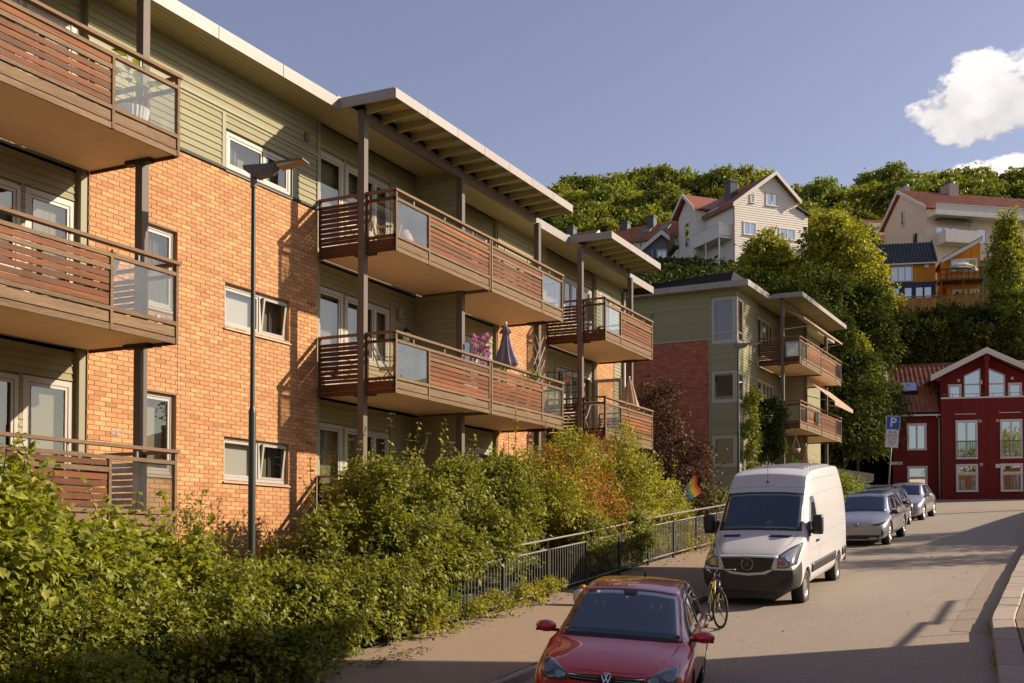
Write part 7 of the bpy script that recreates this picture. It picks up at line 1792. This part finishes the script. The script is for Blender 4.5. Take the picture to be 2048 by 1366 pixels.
# -- the big bush behind the railing, left
shrub('viburnum_bush', 'large dense green bush right of the tall street lamp in front of the paired balconies', (0, 0, 0),
      [(-11.5, 18.4, .50, 1.2, 1.5, 1.45), (-11.2, 20.2, .25, 1.25, 1.5, 1.35), (-11.4, 17.0, -.05, .85, 1.0, 1.15), (-11.0, 21.7, .25, 1.1, 1.2, 1.3), (-10.5, 18.8, -.35, .75, 1.6, .9), (-10.5, 20.8, -.3, .7, 1.3, .8), (-9.75, 17.2, -.15, .55, 1.4, .65), (-9.7, 18.9, .05, .48, .9, .62), (-11.7, 15.8, -.45, .7, .8, .85)], 50000, .088, LEAF2, 17, cr=.14, single=120, shoots=80, per=14)
# -- right bush with rusty seed heads
RB = [(-11.1, 25.3, .9, 1.25, 1.7, 1.85), (-10.9, 27.3, 1.0, 1.2, 1.6, 1.75), (-10.8, 29.4, .95, 1.1, 1.6, 1.35), (-11.0, 23.4, .5, 1.1, 1.2, 1.35), (-10.5, 26.0, -.1, .8, 2.4, 1.0), (-10.4, 31.0, .35, .8, 1.0, .75)]
shrub('ninebark_bush', 'large yellow green bush with rusty brown flower heads left of the rainbow flag', (0, 0, 0), RB, 60000, .076, LEAF3, 18, cr=.15, shoots=90, per=14,
      extra=[([(-10.75, 24.3, .8, 1.05, 1.1, 1.2), (-10.6, 25.4, .5, 1.05, 1.0, 1.1)], 8500, .055, LEAFR, 'rusty_flower_heads'), ([(-11.0, 26.8, 1.5, .95, 1.7, 1.1)], 2600, .05, LEAFR, 'rusty_flower_heads')])
shrub('hanging_bush', 'dark green growth hanging over the railing between the two large bushes', (0, 0, 0),
      [(-9.9, 24.2, -.2, .55, 1.5, .85), (-9.8, 26.0, .0, .5, 1.1, .8)], 11000, .075, LEAF2, 19, cr=.12)
shrub('ground_plants', 'low bright weeds growing along the foot of the railing', (0, 0, 0),
      [(-9.45, 16.4, -1.30, .35, 1.1, .28), (-9.4, 18.2, -1.12, .38, 1.1, .26), (-9.45, 20.0, -1.0, .3, .9, .25), (-9.6, 21.2, -.85, .25, .6, .22)], 5200, .055, LEAF3, 20, cr=.07, stem_n=6, sr=.006)
shrub('fence_climber', 'rusty tipped climber threading through the far railing bars', (0, 0, 0),
      [(-9.85, 28.6, .0, .25, 1.2, .5), (-9.75, 30.6, -.05, .25, .9, .4), (-9.65, 32.5, .0, .25, .9, .25)], 3600, .055, LEAF3, 21, cr=.09, stem_n=8, sr=.006, extra=[([(-9.7, 31.2, .1, .2, .8, .35)], 300, .05, LEAFR, 'rusty_leaves')])
# -- copper leaved tree before the red brick
def small_tree(name, label, loc, trunk_h, blobs, n, size, mat, seed, tr=.07, single=0, **k):
    g = np.random.default_rng(seed); t = empty(name, label, 'tree', loc)
    f, P, Nn = add_foliage('crown', t, blobs, n, size, mat, g, **k)
    m = MB(); m.tube((0, 0, -.5), (.05, .03, trunk_h), tr, 9, tr * .7); m.build('trunk', BARK, t, True)
    tips = [tuple(P[i]) for i in g.choice(len(P), 26)]; stems(t, (.05, .03, trunk_h * .8), tips, BARK, g, tr * .45, 'limb')
    return t
small_tree('copper_leaved_tree', 'copper brown leaved tree in front of the red brick wall', (-12.5, 37.4, .3), 1.3,
     [(-.2, 0, 3.3, .95, .95, 1.2), (.2, .3, 2.0, 1.2, 1.1, .9), (-.7, .2, 4.6, .7, .7, .8), (.9, .5, 1.1, .8, .8, .6), (-.2, -.5, 1.3, 1.0, 1.0, .8), (.1, .2, 4.9, .35, .35, .55), (1.0, .4, 2.9, .45, .4, .35)], 6200, .125, LEAFC, 31, cr=.24, shell=.15, per=9)
shrub('low_shrub', 'small green shrub at the foot of the red brick block behind the railing', (0, 0, 0),
      [(-11.3, 41.5, 1.0, 1.5, 1.6, .7), (-12.6, 43.0, 1.3, 1.3, 1.4, 1.0), (-10.6, 39.0, .5, 1.2, 1.6, .6)], 9000, .085, LEAF2, 32, cr=.2)
shrub('hedge', 'bright yellow green hedge behind the roof of the white van', (0, 0, 0),
      [(-9.5, 50.8, 2.1, .9, 1.5, 1.1), (-9.2, 53.0, 2.2, .9, 1.3, .8), (-10.2, 49.2, 2.5, 1.0, 1.3, 1.1)], 14000, .085, LEAFY, 33, cr=.2, cat='hedge')
shrub('climbing_ivy', 'ivy climbing the green boarded corner of the red brick block', (0, 0, 0),
      [bw(.12, 1.0 + .5 * (i % 4) + .15 * math.sin(i * 5), -.6 + i * .26) + (.18 + .06 * math.sin(i * 3), .52 + .16 * math.sin(i * 7), .42) for i in range(19)], 16000, .095, LEAF2, 34, cr=.12, cat='climbing plant', shell=.3, lumpy=0)
shrub('climbing_ivy', 'dark ivy hanging over the side of the lower balcony of the red brick block', (0, 0, 0),
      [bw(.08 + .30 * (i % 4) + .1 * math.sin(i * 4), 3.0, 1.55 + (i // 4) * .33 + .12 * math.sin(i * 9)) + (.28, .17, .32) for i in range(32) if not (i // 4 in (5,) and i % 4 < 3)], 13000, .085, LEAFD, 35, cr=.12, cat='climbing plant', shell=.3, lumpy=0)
# leaves fallen on the pavement by the railing
g_ = np.random.default_rng(5); Pn = []
for i in range(420): y = g_.uniform(11, 36); x = -9.55 + abs(g_.normal(0, .28)); Pn.append((x, y, zr(y) + .36 - (x + 9.72) * .088 + .012))
for i in range(60): y = g_.uniform(6, 54); x = g_.uniform(-7.0, -1.5); Pn.append((x, y, zr(y) + .012))
for i in range(160): y = g_.uniform(13.6, 15.2); x = g_.normal(-9.0, .18); Pn.append((x, y, zr(y) + .30 + .02))
V, F = leaves(np.array(Pn), np.tile([0, 0, .2], (len(Pn), 1)) + g_.normal(0, .5, (len(Pn), 3)) * [1, 1, .1], .05, g_, droop=0, jitter=.2)
o = stuff(ob('fallen_leaves', npmesh('fallen_leaves', V, F), M('dry_leaf', (.20, .13, .05), .8, rnd=.3, col2=(.12, .15, .03)), None)); tag(o, 'dry leaves and clippings scattered on the pavement by the railing', 'leaves')
Pn = []
for i in range(900): y = g_.uniform(14, 34); Pn.append((xk(y) - .03 + g_.normal(0, .03), y, zr(y) + .02 + abs(g_.normal(0, .03)))) if math.sin(y * 1.9) + math.sin(y * .7 + 1) > .5 else None
V, F = leaves(np.array(Pn), np.tile([0, 0, 1.0], (len(Pn), 1)), .05, g_, droop=-.5, aspect=.4); o = stuff(ob('kerb_weeds', npmesh('kerb_weeds', V, F), LEAFY, None)); tag(o, 'small weeds growing along the foot of the right kerb', 'weeds')

# -- trees
def crown_blobs(g, R_, H, k, flat=.7):
    out_ = [(0, 0, H * .5, R_ * .62, R_ * .62, H * .42)]
    for i in range(k):
        a = i * 2.399 + g.uniform(-.3, .3); f = (i + .5) / k; z = H * (.12 + .80 * f); rad = R_ * math.sin(math.pi * min(.97, .22 + f * .74)) * g.uniform(.55, .82); s = R_ * g.uniform(.22, .40)
        out_.append((rad * math.cos(a), rad * math.sin(a), z, s, s, s * flat))
    return out_
def tree(name, label, loc, R_, H, trunk, n, size, mat, seed, k=16, group=None, single=0, **kw):
    g = np.random.default_rng(seed); t = empty(name, label, 'tree', loc, group=group)
    bl = [(x, y, z + trunk, a, b, c) for (x, y, z, a, b, c) in crown_blobs(g, R_, H, k)]
    add_foliage('crown', t, bl, n, size, mat, g, shell=.62, **kw)
    m = MB(); r0 = max(.12, R_ * .07)
    m.tube((0, 0, -1.5), (0, 0, trunk * .9), r0, 9, r0 * .75, cap=False).tube((0, 0, trunk * .9), (.1, .1, trunk + H * .6), r0 * .75, 8, r0 * .25); m.build('trunk', BARK, t, True)
    stems(t, (0, 0, trunk * .85), [b[:3] for b in bl[1:]], BARK, g, r0 * .4, 'limb')
    return t
protos = [tree('hill_tree', 'round leafy tree in the wood on the hill', (0, 0, -500), 3.6, 6.4, 1.6, 10000, .40, LEAFH, 100, 15, per=10, cr=.45),
          tree('hill_tree', 'round leafy tree in the wood on the hill', (0, 0, -500), 3.2, 7.2, 1.8, 10000, .38, LEAFH, 101, 18, per=10, cr=.4),
          tree('hill_tree', 'round leafy tree in the wood on the hill', (0, 0, -500), 4.2, 6.0, 1.8, 11000, .40, LEAFH2, 102, 17, per=10, cr=.45),
          tree('hill_tree', 'round leafy tree in the wood on the hill', (0, 0, -500), 2.7, 6.8, 1.6, 8500, .38, LEAFH2, 103, 13, per=10, cr=.4)]
GH = 'trees of the wood on the hill'
for p in protos: p['group'] = GH
used_ = set(); seen_lab = {}
def hill_label(px, py):
    zone = 'beyond the left edge of the far roofs' if px < 1080 else 'above the far balconies of the long block' if px < 1240 else 'above the long red roof' if px < 1370 else 'left of the white gabled house' if px < 1500 else 'behind the white gable' if px < 1600 else 'in the dip right of the white gable' if px < 1740 else 'behind the small cream gable' if px < 1830 else 'behind the cream block' if px < 1960 else 'at the right end of the cream block'
    lev = 'skyline tree' if py < 385 else 'tree one row below the skyline' if py < 428 else 'tree low on the hill'
    k = (zone, lev); n = seen_lab.get(k, 0); seen_lab[k] = n + 1
    return ('' if n == 0 else ['another ', 'third ', 'fourth ', 'fifth ', 'sixth ', 'seventh ', 'eighth ', 'ninth ', 'tenth ', 'eleventh '][min(n - 1, 9)]) + lev + ' ' + zone
def place_tree(i, px_u, d, top, sc, zoff=0, rz=0):
    x = (-.443 + .8965 * px_u) * d; y = (.8965 + .443 * px_u) * d; k = i % 4
    o = protos[k] if k not in used_ else copy_tree(protos[k]); used_.add(k)
    Hh = (8.0, 9.0, 7.8, 8.4)[k] * sc
    o['label'] = hill_label(px_u * 2309 + 1024, 1090 - top / d * 2309)
    o.location = (x, y, top - Hh); o.rotation_euler = (0, 0, rz); o.scale = (sc, sc, sc * 1.0); return o
gt = np.random.default_rng(77)
# skyline: (photo column, photo row of the top) turned into a direction and a height
sky_ = [(1085, 380), (1115, 372), (1150, 355), (1185, 352), (1225, 352), (1262, 350), (1300, 338), (1335, 330), (1370, 345), (1410, 350), (1450, 340), (1490, 335), (1525, 345), (1600, 372), (1640, 368), (1680, 372), (1715, 378), (1750, 345), (1785, 335), (1825, 345), (1865, 348), (1905, 342), (1945, 350), (1985, 345), (2030, 340), (2075, 338), (2130, 340)]
cnt = 0
for (px, py) in sky_:
    d = gt.uniform(137, 146); u = (px - 1024) / 2309; top = (1090 - py) / 2309 * d
    place_tree(cnt, u, d, top, gt.uniform(.85, 1.45), rz=gt.uniform(0, 6)); cnt += 1
def hrow(px0, px1, n, d0, d1, py0, py1, s0=.9, s1=1.25):
    global cnt
    for i in range(n):
        px = px0 + (px1 - px0) * (i + gt.uniform(.2, .8)) / n; d = gt.uniform(d0, d1); py = gt.uniform(py0, py1); u = (px - 1024) / 2309
        place_tree(cnt, u, d, (1090 - py) / 2309 * d, gt.uniform(s0, s1), rz=gt.uniform(0, 6)); cnt += 1
hrow(1080, 1480, 12, 131, 137, 378, 398); hrow(1080, 1460, 12, 126, 130, 405, 422, .85, 1.15); hrow(1100, 1400, 7, 122, 125, 428, 440, .7, .9)
hrow(1590, 1760, 6, 126, 134, 400, 425); hrow(1600, 1720, 4, 115, 122, 430, 450); hrow(1720, 2100, 10, 130, 135, 362, 385)
hrow(900, 1080, 6, 125, 140, 370, 420); hrow(2060, 2300, 6, 120, 140, 350, 420); hrow(600, 900, 7, 120, 140, 380, 430)
# maples on the slope below the white house, cliff trees
mp = [('broad maple with bright yellow green leaves between the white house and the orange house', 1672, 82, 425, 4.2, 11.0, 4, 30000, .26, LEAFM, 201),
      ('smaller rounded maple in front of the white house', 1540, 84, 462, 3.5, 8.0, 3, 17000, .25, LEAFM, 202),
      ('tall slender tree at the right edge before the cream block', 2022, 84, 415, 1.75, 9.5, 2, 15000, .22, LEAFH, 203),
      ('small bright tree at the foot of the cliff right of the red brick block', 1716, 72, 665, 1.5, 6.5, 2, 6000, .24, LEAFM, 204),
      ('tree at the right edge below the slender one', 2050, 82, 570, 2.0, 5.5, 2, 9000, .22, LEAFH, 205)]
for (lb, px, d, py, R_, H, tr_, n_, sz, mt, sd) in mp:
    u = (px - 1024) / 2309; x = (-.443 + .8965 * u) * d; y = (.8965 + .443 * u) * d; top = (1090 - py) / 2309 * d
    tree('maple_tree' if 'maple' in lb else 'broadleaf_tree', lb, (x, y, top - H - tr_), R_, H, tr_, n_, sz, mt, sd, 24, per=10, cr=.35)
# shrubs on the cliff, shade put into their leaf colours: things where one can tell them apart, one mass of undergrowth behind
gs = np.random.default_rng(9); cb_ = []
cps = [(1500, 600, 76), (1560, 640, 74), (1620, 620, 76), (1600, 700, 70), (1660, 700, 70), (1700, 760, 70), (1740, 700, 76), (1700, 840, 68), (1735, 840, 74), (1770, 690, 82), (1840, 690, 84), (1880, 700, 83), (1930, 685, 84), (1980, 690, 84), (2030, 690, 84), (1830, 705, 82), (1700, 640, 78), (1450, 600, 78), (2080, 670, 86), (2000, 715, 82), (1920, 715, 82)]
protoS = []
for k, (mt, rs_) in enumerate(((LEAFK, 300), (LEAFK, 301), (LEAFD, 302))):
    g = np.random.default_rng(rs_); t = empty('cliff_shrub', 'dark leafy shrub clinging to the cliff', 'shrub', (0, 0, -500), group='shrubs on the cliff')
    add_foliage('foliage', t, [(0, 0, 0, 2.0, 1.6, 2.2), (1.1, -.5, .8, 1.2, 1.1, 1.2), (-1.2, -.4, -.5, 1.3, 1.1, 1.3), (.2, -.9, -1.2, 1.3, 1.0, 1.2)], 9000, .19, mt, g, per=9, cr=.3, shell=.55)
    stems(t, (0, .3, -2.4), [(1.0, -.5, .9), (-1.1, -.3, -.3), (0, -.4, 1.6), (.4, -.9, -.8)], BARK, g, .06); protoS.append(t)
for i, (px, py, d) in enumerate(cps):
    u = (px - 1024) / 2309; t = protoS[i % 3] if i < 3 else copy_tree(protoS[i % 3])
    zone_ = 'dark cliff shrub ' + ('below the orange houses' if px > 1790 else 'under the broad maple' if px < 1690 and py < 720 else 'right of the red brick block' if px < 1745 else 'left of the red house roof') + (', low down' if py > 700 else ', high up' if py < 645 else ''); kz_ = seen_lab.get(zone_, 0); seen_lab[zone_] = kz_ + 1; t['label'] = ['', 'another ', 'third ', 'fourth ', 'fifth ', 'sixth ', 'seventh ', 'eighth ', 'ninth '][min(kz_, 8)] + zone_
    t.location = ((-.443 + .8965 * u) * d, (.8965 + .443 * u) * d, (1090 - py) / 2309 * d); t.rotation_euler = (0, 0, gs.uniform(-1, 1) + .3); s = gs.uniform(.8, 1.25); t.scale = (s, s, s)
# undergrowth sheet on slopes, in the same shade-darkened leaf colour
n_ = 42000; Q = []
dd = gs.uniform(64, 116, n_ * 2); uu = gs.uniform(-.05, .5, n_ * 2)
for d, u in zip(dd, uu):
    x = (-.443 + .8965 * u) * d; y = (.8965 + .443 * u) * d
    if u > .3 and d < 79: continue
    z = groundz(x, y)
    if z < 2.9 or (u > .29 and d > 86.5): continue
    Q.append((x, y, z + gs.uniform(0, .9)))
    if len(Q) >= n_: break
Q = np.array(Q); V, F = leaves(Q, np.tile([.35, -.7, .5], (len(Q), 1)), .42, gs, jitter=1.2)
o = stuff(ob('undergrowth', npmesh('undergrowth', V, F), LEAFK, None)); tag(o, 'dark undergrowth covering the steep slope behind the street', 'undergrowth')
# trees outside the frame on the right that throw the dappled shade
ofm = [(7.5, 40.0, 6.6, 1.7), (8.5, 45.0, 7.4, 1.9), (9.5, 50.0, 8.0, 1.8), (6, 61, 19, 3.2)]
for i, (x, y, h, r_) in enumerate(ofm):
    z0 = zr(y) + 1.0
    tree('street_tree', ['nearest thin leaved', 'second thin leaved', 'third thin leaved', 'tallest'][i] + ' tree on the right of the street, beyond the frame', (x, y, z0), r_, 3.4, h - 3.4, 2600, .16, LEAFH, 400 + i, 14, per=8, cr=.35, group='trees beyond the frame on the right')
ofm = None
bpy.context.view_layer.update()
